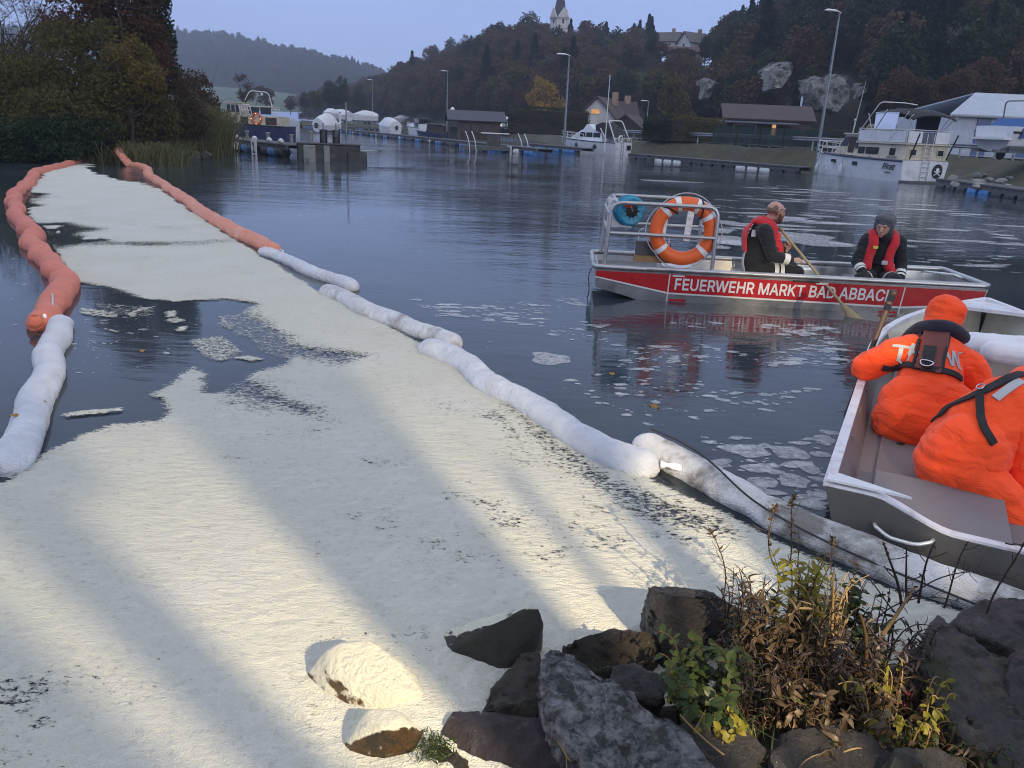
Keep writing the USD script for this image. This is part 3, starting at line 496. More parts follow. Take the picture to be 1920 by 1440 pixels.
# wooded slope on the right: ridge line of the ground, about 8 m below the tree tops
RC, RF, RT = hill([(560, 213, 520, 330, 1.6), (640, 204, 460, 300, 1.6), (700, 186, 400, 260, 1.6), (760, 164, 340, 230, 1.6), (850, 139, 290, 200, 1.6), (900, 120, 270, 185, 1.6), (960, 106, 255, 178, 1.6), (1050, 106, 250, 165, 1.6), (1120, 126, 255, 160, 1.6),
                   (1200, 126, 250, 150, 1.7), (1330, 124, 225, 128, 1.8), (1380, 114, 200, 118, 1.8), (1450, 92, 175, 108, 1.8), (1560, 64, 160, 100, 1.8), (1750, 44, 150, 96, 1.8), (1950, 34, 145, 92, 1.8), (2300, 44, 140, 90, 1.8)])
obj('wooded_hill', hill_mesh(RF, RT, 3), 'forest_floor', None, True, kind='structure')
LC, LF, LT = hill([(-300, 60, 1000, 700, 3), (200, 62, 1000, 700, 3), (320, 66, 1000, 700, 4), (430, 76, 1000, 680, 8), (520, 98, 960, 660, 8), (600, 114, 920, 640, 8), (680, 132, 900, 620, 6), (720, 146, 880, 600, 4), (800, 175, 860, 600, 3), (900, 215, 800, 600, 2)])
obj('far_hill', hill_mesh(LF, LT, 5, 6), 'forest_floor', None, True, kind='structure')
# meadow at its foot, the flat land
def strip(pts, m, name): obj(name, (np.array(pts), np.array([[i, i + 1, i + 3, i + 2] for i in range(0, len(pts) - 2, 2)])), m, None, True, kind='structure')
ml = []
for px, y0, y1, Y0, Y1 in [(-200, 205, 158, 380, 690), (300, 205, 158, 380, 690), (405, 207, 162, 380, 690), (520, 209, 172, 380, 680), (600, 212, 182, 370, 660), (660, 214, 190, 360, 640), (760, 220, 205, 330, 600)]: ml += [atY(px, y0, Y0), atY(px, y1, Y1)]
strip(ml, 'meadow', 'meadow')
# ---- tree kinds used as copies
def proto_tree(seed, h, w, n, s, kind):
    rg = np.random.default_rng(seed)
    if kind == 'conifer':
        z = rg.uniform(.06, 1, n) ** .8; r = w * (1 - z) ** .8 * (.55 + .45 * np.sqrt(rg.uniform(0, 1, n))) * (1 + .25 * np.sin(z * 40)); a = rg.uniform(0, 2 * np.pi, n)
        p = np.stack([r * np.cos(a), r * np.sin(a), z * h], -1); return tube([(0, 0, -1), (0, 0, h * .9)], [.25, .04], 6), leaves(p, s, rg)
    B = []
    for k in range(7): a = k * 2.4 + rg.uniform(0, .6); q = rg.uniform(.15, .55); B.append(((w * q * math.cos(a), w * q * math.sin(a), h * rg.uniform(.38, .82)), (w * rg.uniform(.38, .6), w * rg.uniform(.38, .6), h * rg.uniform(.14, .22))))
    B.append(((0, 0, h * .62), (w * .55, w * .55, h * .33)))
    return limbs((0, 0, 0), B, .2, rg, 9, 5), leaves(crown_points(B, n, rg, seed, .5, .42 if kind == 'full' else .5, .5), s, rg, asp=.7 if kind == 'full' else .25)
KINDS = [('rust', 'leaf_rust', 'full', 9, 3.6), ('brown', 'leaf_brown', 'full', 10, 3.7), ('olive', 'leaf_olive', 'full', 8.5, 3.6), ('dark', 'leaf_deep', 'full', 10, 3.2), ('conifer', 'needle', 'conifer', 12, 2.3), ('bare', 'twig_leaf', 'bare', 9, 3.3), ('rust_b', 'leaf_rust', 'full', 7.5, 3.8), ('brown_b', 'leaf_brown', 'full', 8, 3.2)]
UsdGeom.Scope.Define(stage, '/World/Looks/tree_kinds')
KT = {}
def class_tree(key, m, trunk, crown):
    p = stage.CreateClassPrim('/World/Looks/tree_kinds/' + key) if False else stage.CreateClassPrim('/_class_' + key); x = p
    a = usdkit.mesh(stage, f'/_class_{key}/trunk', trunk, MAT['bark']); b = usdkit.mesh(stage, f'/_class_{key}/crown', crown, MAT[m]); KT[key] = p
meshes = {}
for i, (key, m, kind, h, w) in enumerate(KINDS):
    meshes[key] = proto_tree(60 + i, h, w, 1900 if kind != 'conifer' else 1700, .52 if kind != 'bare' else .5, kind) + (m,); class_tree(key, m, *meshes[key][:2])
tree_no = {'rust': 'rust coloured tree', 'rust_b': 'low rust coloured tree', 'brown': 'tall brown autumn tree', 'brown_b': 'small brown autumn tree', 'olive': 'olive green tree', 'dark': 'dark green round tree', 'conifer': 'dark conifer', 'bare': 'leafless grey tree'}
def tree_copy(key, loc, rz, sc, where, group):
    x = UsdGeom.Xform.Define(stage, numbered('/World', {'conifer': 'conifer', 'bare': 'bare_tree'}.get(key, 'hillside_tree')))
    x.AddTranslateOp().Set(Gf.Vec3d(*map(float, loc))); x.AddRotateZOp().Set(float(rz)); x.AddScaleOp().Set(Gf.Vec3f(*map(float, np.broadcast_to(sc, 3))))
    x.GetPrim().GetReferences().AddInternalReference('/_class_' + key); x.GetPrim().SetInstanceable(True)
    tag(x, f'{tree_no[key]} {where}', 'tree', f'{tree_no[key]}s {group}')
def project(p):
    q = p - [0, 0, EYE]; w = q @ CF; return np.stack([960 + FPX * (q @ CR) / w, 720 - FPX * (q @ CU) / w], -1)
def instancer(name, label, protos, pos, idx, rz, sc):
    pi = UsdGeom.PointInstancer.Define(stage, numbered('/World', name)); base = str(pi.GetPath()); tg = []
    for k, key in enumerate(protos):
        q = UsdGeom.Xform.Define(stage, f'{base}/prototypes/{key}'); usdkit.mesh(stage, f'{base}/prototypes/{key}/trunk', meshes[key][0], MAT['bark']); usdkit.mesh(stage, f'{base}/prototypes/{key}/crown', meshes[key][1], MAT[meshes[key][2]]); tg.append(q.GetPath())
    pi.CreatePrototypesRel().SetTargets(tg); pi.CreateProtoIndicesAttr(Vt.IntArray.FromNumpy(np.asarray(idx, np.int32))); pi.CreatePositionsAttr(Vt.Vec3fArray.FromNumpy(np.asarray(pos, np.float32)))
    pi.CreateOrientationsAttr([Gf.Quath(float(math.cos(a / 2)), 0, 0, float(math.sin(a / 2))) for a in rz]); pi.CreateScalesAttr(Vt.Vec3fArray.FromNumpy(np.asarray(sc, np.float32)))
    return tag(pi, label, 'wood', kind='stuff')
CLIFFS = [([(1452, 128), (1478, 112), (1500, 110), (1504, 128), (1488, 150), (1468, 170), (1446, 168)], 105.5), ([(1528, 150), (1560, 138), (1568, 158), (1592, 134), (1612, 140), (1617, 160), (1600, 190), (1572, 214), (1538, 206), (1524, 172)], 100.5),
          ([(1326, 150), (1338, 142), (1358, 156), (1348, 170), (1332, 188), (1322, 184)], 124), ([(1626, 160), (1650, 152), (1642, 172), (1620, 184)], 98.5)]
cliff_shapes = [Polygon(p).buffer(3) for p, _ in CLIFFS]
rg = np.random.default_rng(77); N = 2100
u = rg.uniform(0.0, 1, N * 2) ** .9; t = rg.uniform(.03, 1.06, N * 2); p = hill_point(RF, RT, u, t)
pr = project(p + [0, 0, 4]); ok = (pr[:, 0] > 560) & (pr[:, 0] < 2150)
ptop, pbase = project(p + [0, 0, 11.0]), project(p)
for c in cliff_shapes:
    x0, y0, x1, y1 = c.bounds; ok &= ~((pr[:, 0] > x0 - 4) & (pr[:, 0] < x1 + 4) & (ptop[:, 1] < y1 - 8) & (pbase[:, 1] > y0 + 10))
ok &= ~((pr[:, 0] > 1222) & (pr[:, 0] < 1348) & (ptop[:, 1] < 84))
ok &= ~((abs(pr[:, 0] - 1047) < 20) & (ptop[:, 1] < 52))
ok &= ~((abs(pr[:, 0] - 1205) < 42) & (abs(pr[:, 1] - 168) < 24))            # a clearing of grass in the middle of the slope
ok &= ~((abs(pr[:, 0] - 1290) < 55) & (t > .9))
ok &= ~((abs(pr[:, 0] - 1050) < 14) & (t > .9))
p, t, pr = p[ok][:N], t[ok][:N], pr[ok][:N]
zone = fbm(p * .022, 3, 9); n = len(p); kx = rg.uniform(0, 1, n) * .55 + zone * .6
names = [k[0] for k in KINDS]
pick = np.where(kx < .48, rg.choice([4, 3, 3, 2, 2, 7], n), np.where(kx < .62, rg.choice([2, 1, 0, 6, 1, 7], n), rg.choice([0, 6, 1, 0, 5, 7], n)))
right = pr[:, 0] > 1420; pick = np.where(right & (rg.uniform(size=n) < .6), rg.choice([3, 4, 7, 3], n), pick)
sc = rg.uniform(.75, 1.3, n); rz = rg.uniform(0, 2 * np.pi, n); p[:, 2] -= .4
single = (t > .955) | (t < .085)
lim = np.where(single)[0][:260]; single = np.zeros(n, bool); single[lim] = True
def by_mark(x):
    for lim_, w in [(740, 'at the far left end of the hill'), (830, 'above the furthest street lamps'), (930, 'left of the crane'), (1000, 'just left of the church'), (1110, 'just right of the church'), (1225, 'midway between church and hilltop houses'), (1350, 'by the hilltop houses'), (1440, 'left of the upper cliff'), (1530, 'by the upper cliff'), (1660, 'by the largest cliff'), (1790, 'behind the cabin cruiser'), (1930, 'behind the boat shed')]:
        if x < lim_: return w
    return 'beyond the boat shed'
for i in lim: tree_copy(names[pick[i]], p[i], math.degrees(rz[i]), sc[i], ('on the skyline ' if t[i] > .5 else 'at the hill foot ') + by_mark(pr[i, 0]), ('on the skyline ' if t[i] > .5 else 'at the hill foot ') + by_mark(pr[i, 0]))
q = ~single
N2 = 900; u2 = rg.uniform(.62, .86, N2); t2 = rg.uniform(.01, .75, N2); p2 = hill_point(RF, RT, u2, t2); s2 = rg.uniform(.26, .45, N2); ok2 = np.ones(N2, bool)
for k in (0, 5, 10):
    pr2 = project(p2 + np.stack([0 * s2, 0 * s2, k * s2], -1))
    for c in cliff_shapes: ok2 &= ~shapely.contains_xy(c.buffer(3), pr2[:, 0], pr2[:, 1])
b2, h2 = project(p2), project(p2 + np.stack([0 * s2, 0 * s2, 10 * s2], -1))
for c in cliff_shapes: x0, y0, x1, y1 = c.bounds; ok2 &= ~((b2[:, 0] > x0) & (b2[:, 0] < x1) & (b2[:, 1] > y1) & (h2[:, 1] < y1 - 10))
P2, S2, K2, R2_ = p2[ok2], s2[ok2], rg.choice([3, 2, 1, 7, 3], ok2.sum()), rg.uniform(0, 6.28, ok2.sum()); instancer('cliff_scrub', 'low dark scrub between and around the pale cliffs', names, P2 - [0, 0, .3], K2, R2_, np.repeat(S2[:, None], 3, 1))
instancer('hillside_wood', 'brown, rust and dark green autumn wood covering the right hill', names, p[q], pick[q], rz[q], np.repeat(sc[q][:, None], 3, 1))
# far wood
N = 2600; u = rg.uniform(.22, 1, N); t = rg.uniform(.02, 1.0, N); p = hill_point(LF, LT, u, t); p[:, 2] -= 1
instancer('far_wood', 'dark blue misty wood covering the far hill', ['conifer', 'dark', 'brown'], p, rg.choice([1, 1, 2, 1, 0], N), rg.uniform(0, 6.28, N), np.repeat(rg.uniform(.8, 1.3, N)[:, None], 3, 1) * [1.5, 1.5, 1.0])
# trees on the flat in front of the far hill
for px, py, Y, key, s in [(500, 207, 230, 'brown_b', .9), (545, 210, 240, 'rust', .6), (572, 212, 230, 'dark', .6), (595, 214, 220, 'olive', .8), (620, 216, 215, 'dark', .9), (640, 218, 210, 'dark', 1.0), (460, 212, 90, 'bare', .5), (650, 217, 260, 'brown', 1.0), (675, 219, 240, 'dark', .9), (665, 216, 300, 'conifer', .9)]:
    tree_copy(key, atY(px, py + 4, Y), px * 7, s, 'on the flat ground behind the far jetties', 'behind the far jetties')
# single trees that stand out
tree('yellow_tree', 'bright golden yellow tree behind the hedge left of the tall lamp', 'tree', atY(1022, 236, 150), [bl(1000, 185, 150, 1.6, 1.8), bl(1025, 175, 150, 2.0, 2.2), bl(1045, 195, 150, 1.6, 1.6), bl(1022, 205, 149, 2.6, 1.5), bl(1010, 158, 151, 1.1, 1.4)], 2600, .42, 'leaf_yellow', .18, 91, .44, .6)
tree('rust_tree', 'narrow rust tree rising beside the dull green hedge', 'tree', atY(1262, 248, 108), [bl(1262, 160, 108, 1.3, 1.5), bl(1255, 185, 108, 1.6, 1.8), bl(1275, 195, 107, 1.5, 1.6), bl(1268, 220, 107, 2.0, 1.8), bl(1290, 225, 107, 1.4, 1.2)], 3200, .34, 'leaf_hedge_gold', .16, 92, .4, .7)
tree('orange_tree', 'orange brown tree behind the shed roof on the right', 'tree', atY(1830, 230, 84), [bl(1800, 165, 84, 2.2, 1.8), bl(1840, 150, 85, 2.0, 2.2), bl(1870, 170, 84, 1.8, 1.7), bl(1770, 170, 84, 1.4, 1.4)], 3600, .3, 'leaf_rust', .18, 93, .42, .7)
tree('orange_tree', 'reddish tree between the cliff and the shed', 'tree', atY(1700, 230, 88), [bl(1690, 160, 88, 1.8, 1.6), bl(1720, 175, 88, 1.8, 1.5), bl(1665, 180, 88, 1.3, 1.3)], 3000, .3, 'leaf_rust', .16, 94, .42, .7)
# tall open trees against the sky on the right
for i, (px, y0, y1, Y, key) in enumerate([(1432, 90, 25, 165, 'brown'), (1500, 70, 10, 160, 'brown'), (1530, 60, 0, 158, 'brown'), (1590, 50, -30, 150, 'olive'), (1640, 40, -60, 148, 'olive'), (1690, 40, -50, 148, 'bare'), (1720, 50, -70, 146, 'conifer'), (1765, 50, -60, 146, 'dark'), (1800, 60, -80, 144, 'conifer'), (1845, 50, -60, 142, 'bare'), (1890, 45, -90, 140, 'dark'), (1350, 100, 48, 190, 'olive'), (1372, 95, 44, 186, 'rust')]):
    a = atY(px, y0, Y); hgt = atY(px, y1, Y)[2] - a[2]; k0 = {k[0]: k[3] for k in KINDS}[key]
    tree_copy(key, a, px * 3, hgt / k0, 'standing open against the sky above the cliffs', 'against the sky above the cliffs')
for i, (px, y0, y1, Y) in enumerate([(870, 108, 62, 262), (905, 100, 52, 262), (1110, 95, 50, 250), (1190, 90, 60, 245), (1210, 92, 55, 245), (1022, 90, 40, 248), (1070, 92, 48, 248)]):
    a = atY(px, y0, Y); tree_copy('bare' if i != 2 else 'conifer', a, px, (atY(px, y1, Y)[2] - a[2]) / (9 if i != 2 else 12) * V(.7 if i in (2, 3, 4) else 1, .7, 1), 'on the ridge near the church', 'near the church')
for px, py, Y, key, s in [(1236, 122, 176, 'brown_b', .6), (1262, 126, 172, 'rust_b', .55), (1290, 128, 170, 'brown_b', .5), (1318, 128, 166, 'dark', .6), (1340, 124, 164, 'brown', .6), (1330, 112, 172, 'olive', .55), (1222, 116, 180, 'dark', .6)]:
    tree_copy(key, atY(px, py, Y), px, s, 'just below the hilltop houses', 'just below the hilltop houses')
# cliffs
mat('limestone', {'tc': ('texture_coordinate', {}), 'm': ('mapping', {'scale': (.5, .5, .22)}), 'n': ('noise_texture', {'scale': 1.3, 'detail': 8, 'roughness': .7, 'distortion': .8}), 'r': ('rgb_ramp', {'ramp': [(.34, (.03, .03, .028)), (.45, (.12, .116, .11)), (.62, (.25, .245, .24)), (.8, (.33, .32, .31))]}),
                  'b': ('bump', {'strength': 1, 'distance': .5}), 'p': ('principled_bsdf', {'roughness': .9, 'specular_ior_level': .2})}, [('tc.object', 'm.vector'), ('m.vector', 'n.vector'), ('n.fac', 'r.fac'), ('r.color', 'p.base_color'), ('n.fac', 'b.height'), ('b.normal', 'p.normal')])
for k, ((pl, Y), lab) in enumerate(zip(CLIFFS, ['pale rock face high on the slope above the low brown house', 'largest pale cliff face behind the leaning lamp post', 'small pale rock patch left of the brown house, among dark trees', 'narrow rock streak right of the largest cliff'])):
    pg = Polygon(pl); x0, y0, x1, y1 = pg.bounds; n = 46; gx_, gy_ = np.meshgrid(np.linspace(x0 - 2, x1 + 2, n), np.linspace(y0 - 2, y1 + 2, n), indexing='ij'); v = np.zeros((n, n, 3))
    dd = inside_depth(pg.buffer(1), gx_.ravel(), gy_.ravel()).reshape(n, n)
    for i in range(n):
        for j in range(n):
            c = atY(gx_[i, j], gy_[i, j], Y); lean = (y1 - gy_[i, j]) / (y1 - y0) * 3
            v[i, j] = c + V(0, lean + 2.5 - 2.5 * np.clip(dd[i, j] / 5, -1, 1), 0)
    fl = v.reshape(-1, 3); rel = fbm(fl * [.45, .45, .2], 5, k) ; fl[:, 1] -= (rel - .5) * 4.5 + (np.abs(fbm(fl * [.9, .9, .35], 4, k + 9) - .5)) * 3
    idx = np.arange(n * n).reshape(n, n); keep = (np.maximum(dd[:-1, :-1], dd[1:, 1:]) + (noise(fl * .8, 4).reshape(n, n)[:-1, :-1] - .5) * 6) > -1
    obj('cliff', (fl, np.stack([idx[:-1, :-1], idx[:-1, 1:], idx[1:, 1:], idx[1:, :-1]], -1)[keep]), 'limestone', None, False, label=lab, cat_='cliff')
# grass clearing on the slope
c0 = [atY(px, py, 190) for px, py in [(1165, 200), (1240, 200), (1250, 150), (1175, 142)]]
obj('slope_meadow', (np.array(c0) + [0, -14, 0], np.array([[0, 1, 2, 3]])), 'meadow', None, kind='structure')
# ---------------------------------------------------------------- church, crane and houses on the hill
paint('render_white', (.52, .50, .47), .8, dirt=(.33, .32, .3), dscale=.5)
paint('roof_slate', (.035, .035, .05), .6)
paint('roof_tile', (.11, .055, .045), .75, var=.25, scale=3)
paint('roof_brown', (.060, .042, .040), .75, var=.25, scale=3)
paint('wall_ochre', (.30, .2, .14), .85)
paint('dark_opening', (.012, .012, .015), .3)
c = atY(1047, 80, 245); h = lambda py: atY(1047, py, 245)[2] - c[2]; W = 3.9
t = thing('church', 'white church tower with pointed gables and a dark spire on the hilltop', 'church', c, .5)
obj('tower', box((0, 0, h(34) / 2 - 3), (W, W, h(34) + 6)), 'render_white', t)
obj('cornice', box((0, 0, h(52)), (W + .3, W + .3, .35)), 'render_white', t)
obj('cornice', box((0, 0, h(34) - .2), (W + .34, W + .34, .3)), 'render_white', t)
for k in range(4):
    R4 = trimesh.transformations.rotation_matrix(k * math.pi / 2, [0, 0, 1])
    g = xf(prism([(-W / 2, 0), (W / 2, 0), (0, h(15) - h(34))], .35, frame(V(0, -W / 2 - .03, h(34)), V(1, 0, 0), V(0, 0, 1))), R4); obj('gable', g, 'render_white', t)
    for dx, z, wd, hh in [(0, h(40), .5, 1.3), (-.35, h(26), .3, .7), (.35, h(26), .3, .7)]: obj('window', xf(box((dx, -W / 2 - .06 - (.33 if False else 0), z), (wd, .12, hh)), R4), 'dark_opening', t)
S8 = [((W / 2 - .1) * (1 - z) ** .9, z) for z in (0, .3, .6, .85, 1)]
sp = np.array([(r * 1.05 + .02, h(30) + z * (h(-40) - h(30))) for r, z in S8]); obj('spire', xf(lathe(sp, 8), trimesh.transformations.rotation_matrix(math.pi / 8, [0, 0, 1])), 'roof_slate', t)
paint('steel_grey', (.16, .17, .18), .5, .3)
c = atY(1010, 70, 246); a = [atY(1010, 60, 246), atY(1010, 40, 246), atY(979, 23, 246), atY(1013, 31, 246)]
t = thing('crane', 'small grey construction crane with a raised jib left of the church', 'crane', c)
a = [q - c for q in a]
obj('mast', tube([a[0] - V(0, 0, 6), a[1]], .22, 4), 'steel_grey', t); obj('jib', tube([a[1] + V(.3, 0, 0), a[2]], [.35, .2], 4), 'steel_grey', t); obj('peak', tube([a[1], a[3]], .12, 4), 'steel_grey', t); obj('stay', tube([a[3], (a[1] + a[2]) / 2], .07, 4), 'steel_grey', t)
def house(name, label, c, L, W_, hw, hr, rz, wall, roof, wins=(), chimney=None, over=.4, cat_='house'):
    """gabled house: ridge along local x"""
    t = thing(name, label, cat_, c, rz)
    obj('wall', prism([(-W_ / 2, -1.5), (W_ / 2, -1.5), (W_ / 2, hw), (0, hw + hr), (-W_ / 2, hw)], L, frame(V(-L / 2, 0, 0), V(0, 1, 0), V(0, 0, 1))), wall, t)
    th = math.atan2(hr, W_ / 2); sl = math.hypot(hr, W_ / 2) + over
    rf = None
    for s in (-1, 1):
        o = V(-L / 2 - over, s * (W_ / 2 + over * math.cos(th)), hw - over * math.sin(th) + .06); r = obj('roof', prism([(0, 0), (L + 2 * over, 0), (L + 2 * over, sl + .05), (0, sl + .05)], .18, frame(o, V(1, 0, 0), V(0, -s * math.cos(th), math.sin(th)), V(0, s * math.sin(th), math.cos(th)))), roof, t); rf = rf or r
    for (side, x, z, w, hh, m) in wins:
        if side in 'fb': s = -1 if side == 'f' else 1; q = box((x, s * (W_ / 2 + .02), z), (w, .1, hh)); fr = box((x, s * (W_ / 2 + .01), z), (w + .24, .08, hh + .24))
        else: s = -1 if side == 'l' else 1; q = box((s * (L / 2 + .02), x, z), (.1, w, hh)); fr = box((s * (L / 2 + .01), x, z), (.08, w + .24, hh + .24))
        f = obj('window', fr, 'render_white', t); obj('pane', q, m, f)
    if chimney: obj('chimney', box((chimney[0], chimney[1], hw + hr + .1), (.7, .7, 1.8)), 'wall_ochre', t)
    return t
paint('roof_hill', (.10, .085, .085), .75, var=.2, scale=2)
house('hill_house', 'grey roofed house on the skyline, left of the pair right of the church', atY(1253, 89, 205), 5.2, 4.4, 1.2, 2.0, -.5, 'render_white', 'roof_hill', [('f', 1, .5, .5, .6, 'dark_opening'), ('f', -1, .5, .5, .6, 'dark_opening')], (1, 0))
house('hill_house', 'gabled house with a chimney on the skyline, right of the pair', atY(1300, 92, 200), 6.0, 4.6, 1.2, 2.2, .5, 'render_white', 'roof_hill', [('l', 0, .6, .6, .7, 'dark_opening'), ('f', 0, .4, .6, .6, 'dark_opening')], (1.4, 0))
house('hill_house', 'low long reddish building below the pair of houses on the skyline', atY(1285, 104, 190), 7.5, 3.2, .6, 1.0, .0, 'wall_ochre', 'roof_tile')
house('hill_house', 'faint pale roof far off on the saddle right of the church', atY(1160, 86, 250), 6.0, 4.0, .8, 1.2, .3, 'render_white', 'roof_hill')
# ---------------------------------------------------------------- the far bank, road and rail
SH = [(560, 236), (640, 241), (760, 245), (900, 250), (1000, 262), (1060, 276), (1190, 290), (1300, 299), (1500, 314), (1620, 319), (1700, 324), (1790, 334), (1920, 356), (2200, 390)]
sp_ = np.array([at(*p)[:2] for p in SH]); LAND = Polygon(np.vstack([sp_, [(60, 20), (200, 20), (260, 330), (-60, 345), (-70, 200)]])).buffer(0)
x, y = np.meshgrid(np.r_[np.linspace(-60, 60, 240), np.linspace(62, 140, 40)], np.r_[np.linspace(24, 120, 190), np.linspace(122, 340, 90)], indexing='ij')
d = inside_depth(LAND, x.ravel(), y.ravel()).reshape(x.shape)
land_z = lambda d, x, y: np.where(d < 0, np.maximum(-.6, d * .5), (1.28 + .1 * sm(0, 60, y - 60)) * sm(-.3, 3.0, d)) + (fbm(np.stack([x, y, 0 * x], -1) * .8, 4, 6) - .5) * .35 * sm(-.5, .5, d) * sm(6, 3, d)
idx = np.arange(x.size).reshape(x.shape)
paint('bank_grass', (.055, .05, .026), .95, var=.35, scale=1.5, bump=.7, bscale=8, dirt=(.03, .03, .025), dscale=1)
obj('far_bank', (np.stack([x, y, land_z(d, x, y)], -1).reshape(-1, 3), np.stack([idx[:-1, :-1], idx[1:, :-1], idx[1:, 1:], idx[:-1, 1:]], -1)[np.maximum(d[:-1, :-1], d[1:, 1:]) > -2]), 'bank_grass', None, True, kind='structure')
ZL = 1.3
paint('asphalt', (.16, .165, .17), .45, scale=1)
rd = [(700, 252), (900, 256), (1060, 262), (1200, 272), (1300, 277), (1500, 291), (1700, 307), (1920, 326), (2200, 350)]
def land_pt(px, py, z=ZL): return at(px, py, z)
def off_shore(k):
    """a line k metres inland of the water's edge"""
    t = np.gradient(sp_[5:], axis=0); t /= np.linalg.norm(t, axis=1, keepdims=True); n = np.stack([-t[:, 1], t[:, 0]], -1); n *= np.sign(n[:, 1:2] + n[:, :1] + 1e-6); return sp_[5:] + n * k
inner, outer = off_shore(3.6), off_shore(7.2); rz = []
for a, b in zip(inner, outer): rz += [(*a, ZL + .09), (*b, ZL + .1)]
obj('road', (np.array(rz), np.array([[i, i + 2, i + 3, i + 1] for i in range(0, len(rz) - 2, 2)])), 'asphalt', None, True, kind='structure')
paint('galvanized', (.20, .22, .24), .45, .6, dirt=(.1, .1, .1))
rail = off_shore(3.1); t = thing('guard_rail', 'long grey steel guard rail along the top of the far bank', 'guard rail')
ds = np.r_[0, np.cumsum(np.linalg.norm(np.diff(rail, axis=0), axis=1))]; pos = lambda s: V(np.interp(s, ds, rail[:, 0]), np.interp(s, ds, rail[:, 1]), ZL)
for s in np.arange(.5, ds[-1] - .5, 2.0):
    p = pos(s); obj('post', box(p + V(0, 0, .25), (.12, .12, 1.1)), 'galvanized', t)
pts = [pos(s) + V(0, 0, .72) for s in np.linspace(0, ds[-1], 40)]
prof = [(-.04, -.16), (.05, -.12), (.05, -.05), (-.02, 0), (.05, .05), (.05, .12), (-.04, .16)]; rings = []
for i, p in enumerate(pts):
    q = nrm(pts[min(i + 1, 39)] - pts[max(i - 1, 0)]); n = V(q[1], -q[0], 0); rings.append([p + n * (a + .1) + V(0, 0, b) for a, b in prof])
obj('rail', loft(rings, False), 'galvanized', t, True)
# ---------------------------------------------------------------- pontoons
paint('deck_wood', (.085, .085, .09), .8, var=.3, scale=4, bump=.5, bscale=20)
paint('tar_black', (.012, .012, .014), .5, dirt=(.06, .06, .06), dscale=2)
paint('barrel_blue', (.03, .16, .42), .45, dirt=(.12, .16, .2), dscale=6)
paint('barrel_white', (.6, .62, .62), .5, dirt=(.25, .25, .24), dscale=5)
paint('sign_white', (.7, .7, .7), .5, dirt=(.5, .5, .5))
paint('letter_black', (.01, .01, .01), .6)
paint('concrete', (.22, .22, .21), .85, bump=.4, dirt=(.1, .1, .09))
def barrel(c, ax, r=.3, L=.85): a = nrm(V(ax[0], ax[1], 0)); return tube([c - a * L / 2, c - a * (L / 2 - .05), c - a * .02, c, c + a * .02, c + a * (L / 2 - .05), c + a * L / 2], [r * .86, r, r, r * 1.04, r, r, r * .86], 14)
def pontoon(name, label, A, B, w, z, step, pattern, gaps=.08, nplank=None):
    A, B = V(*A[:2], 0), V(*B[:2], 0); L = np.linalg.norm(B - A); u = (B - A) / L; n = V(-u[1], u[0], 0); rz = math.atan2(u[1], u[0]); t = thing(name, label, 'pontoon', A, rz)
    k = nplank or int(min(120, L / .5)); pw = L / k
    for i in range(k): obj('plank', box(((i + .5) * pw, 0, z), (pw - min(gaps, pw * .15), w, .06)), 'deck_wood', t)
    for s in (-1, 1): obj('beam', box((L / 2, s * (w / 2 - .1), z - .14), (L, .12, .2)), 'deck_wood', t)
    for i, s in enumerate(np.arange(.6, L - .4, step)):
        m = pattern[i % len(pattern)]
        if m == 'p': obj('pile', box((s, -w / 2 + .2, z - .45), (.3, .3, .55)), 'tar_black', t)
        elif m: obj('float_barrel', barrel(V(s, -w / 2 + .28, z - .38), (1, 0)), {'b': 'barrel_blue', 'w': 'barrel_white', 'k': 'tar_black'}[m], t, True)
    return t, L
A, B = at(405, 275), at(566, 297)
t1, L1 = pontoon('pontoon', 'near pontoon at the end of the left bank, carrying the sign 1', A, B, 1.7, .62, .95, 'kbkpkb')
def sign(parent, text, c, u, w, h, th=.03, ch=None, m='letter_black'):
    """plate facing the camera side, u = direction of reading"""
    u = nrm(V(u[0], u[1], 0)); nn = V(u[1], -u[0], 0); b = obj('sign_board', prism([(-w / 2, -h / 2), (w / 2, -h / 2), (w / 2, h / 2), (-w / 2, h / 2)], th, frame(c, u, V(0, 0, 1), nn)), 'sign_white', parent)
    tm = meshkit.text_mesh(text, ch or h * .62, .006, True); bb = tm.bounds; tm.apply_translation([-(bb[0, 0] + bb[1, 0]) / 2, -(bb[0, 1] + bb[1, 1]) / 2, 0])
    obj('number', (tm.vertices, tm.faces) if False else xf((np.array(tm.vertices), np.array(tm.faces)), frame(c + nn * (th + .003), u, V(0, 0, 1), nn)), m, b); return b
sign(t1, '1', V(L1 * .70, -.95, .34), (1, 0), .75, .82, ch=.55)
obj('float_barrel', barrel(V(L1 * .46, -.95, .3), (1, .1), .22, .9), 'barrel_white', t1, True)
for s in (.38, .60, .76, .88): obj('fender', rough(lathe([(.001, -.3), (.1, -.24), (.13, 0), (.1, .24), (.001, .3)], 10, (0, 0, 0)), .005, 20) if False else tube([V(L1 * s, -.5, .75), V(L1 * s + .2, -.5, .78), V(L1 * s + .45, -.5, .75)], [.09, .13, .09], 8), 'barrel_white', t1, True)
for s in (.3, .55, .8): obj('bollard', lathe([(.09, .62), (.09, 1.0), (.13, 1.02), (.13, 1.08), (.001, 1.1)], 12, (L1 * s, .6, 0)), 'concrete', t1, True)
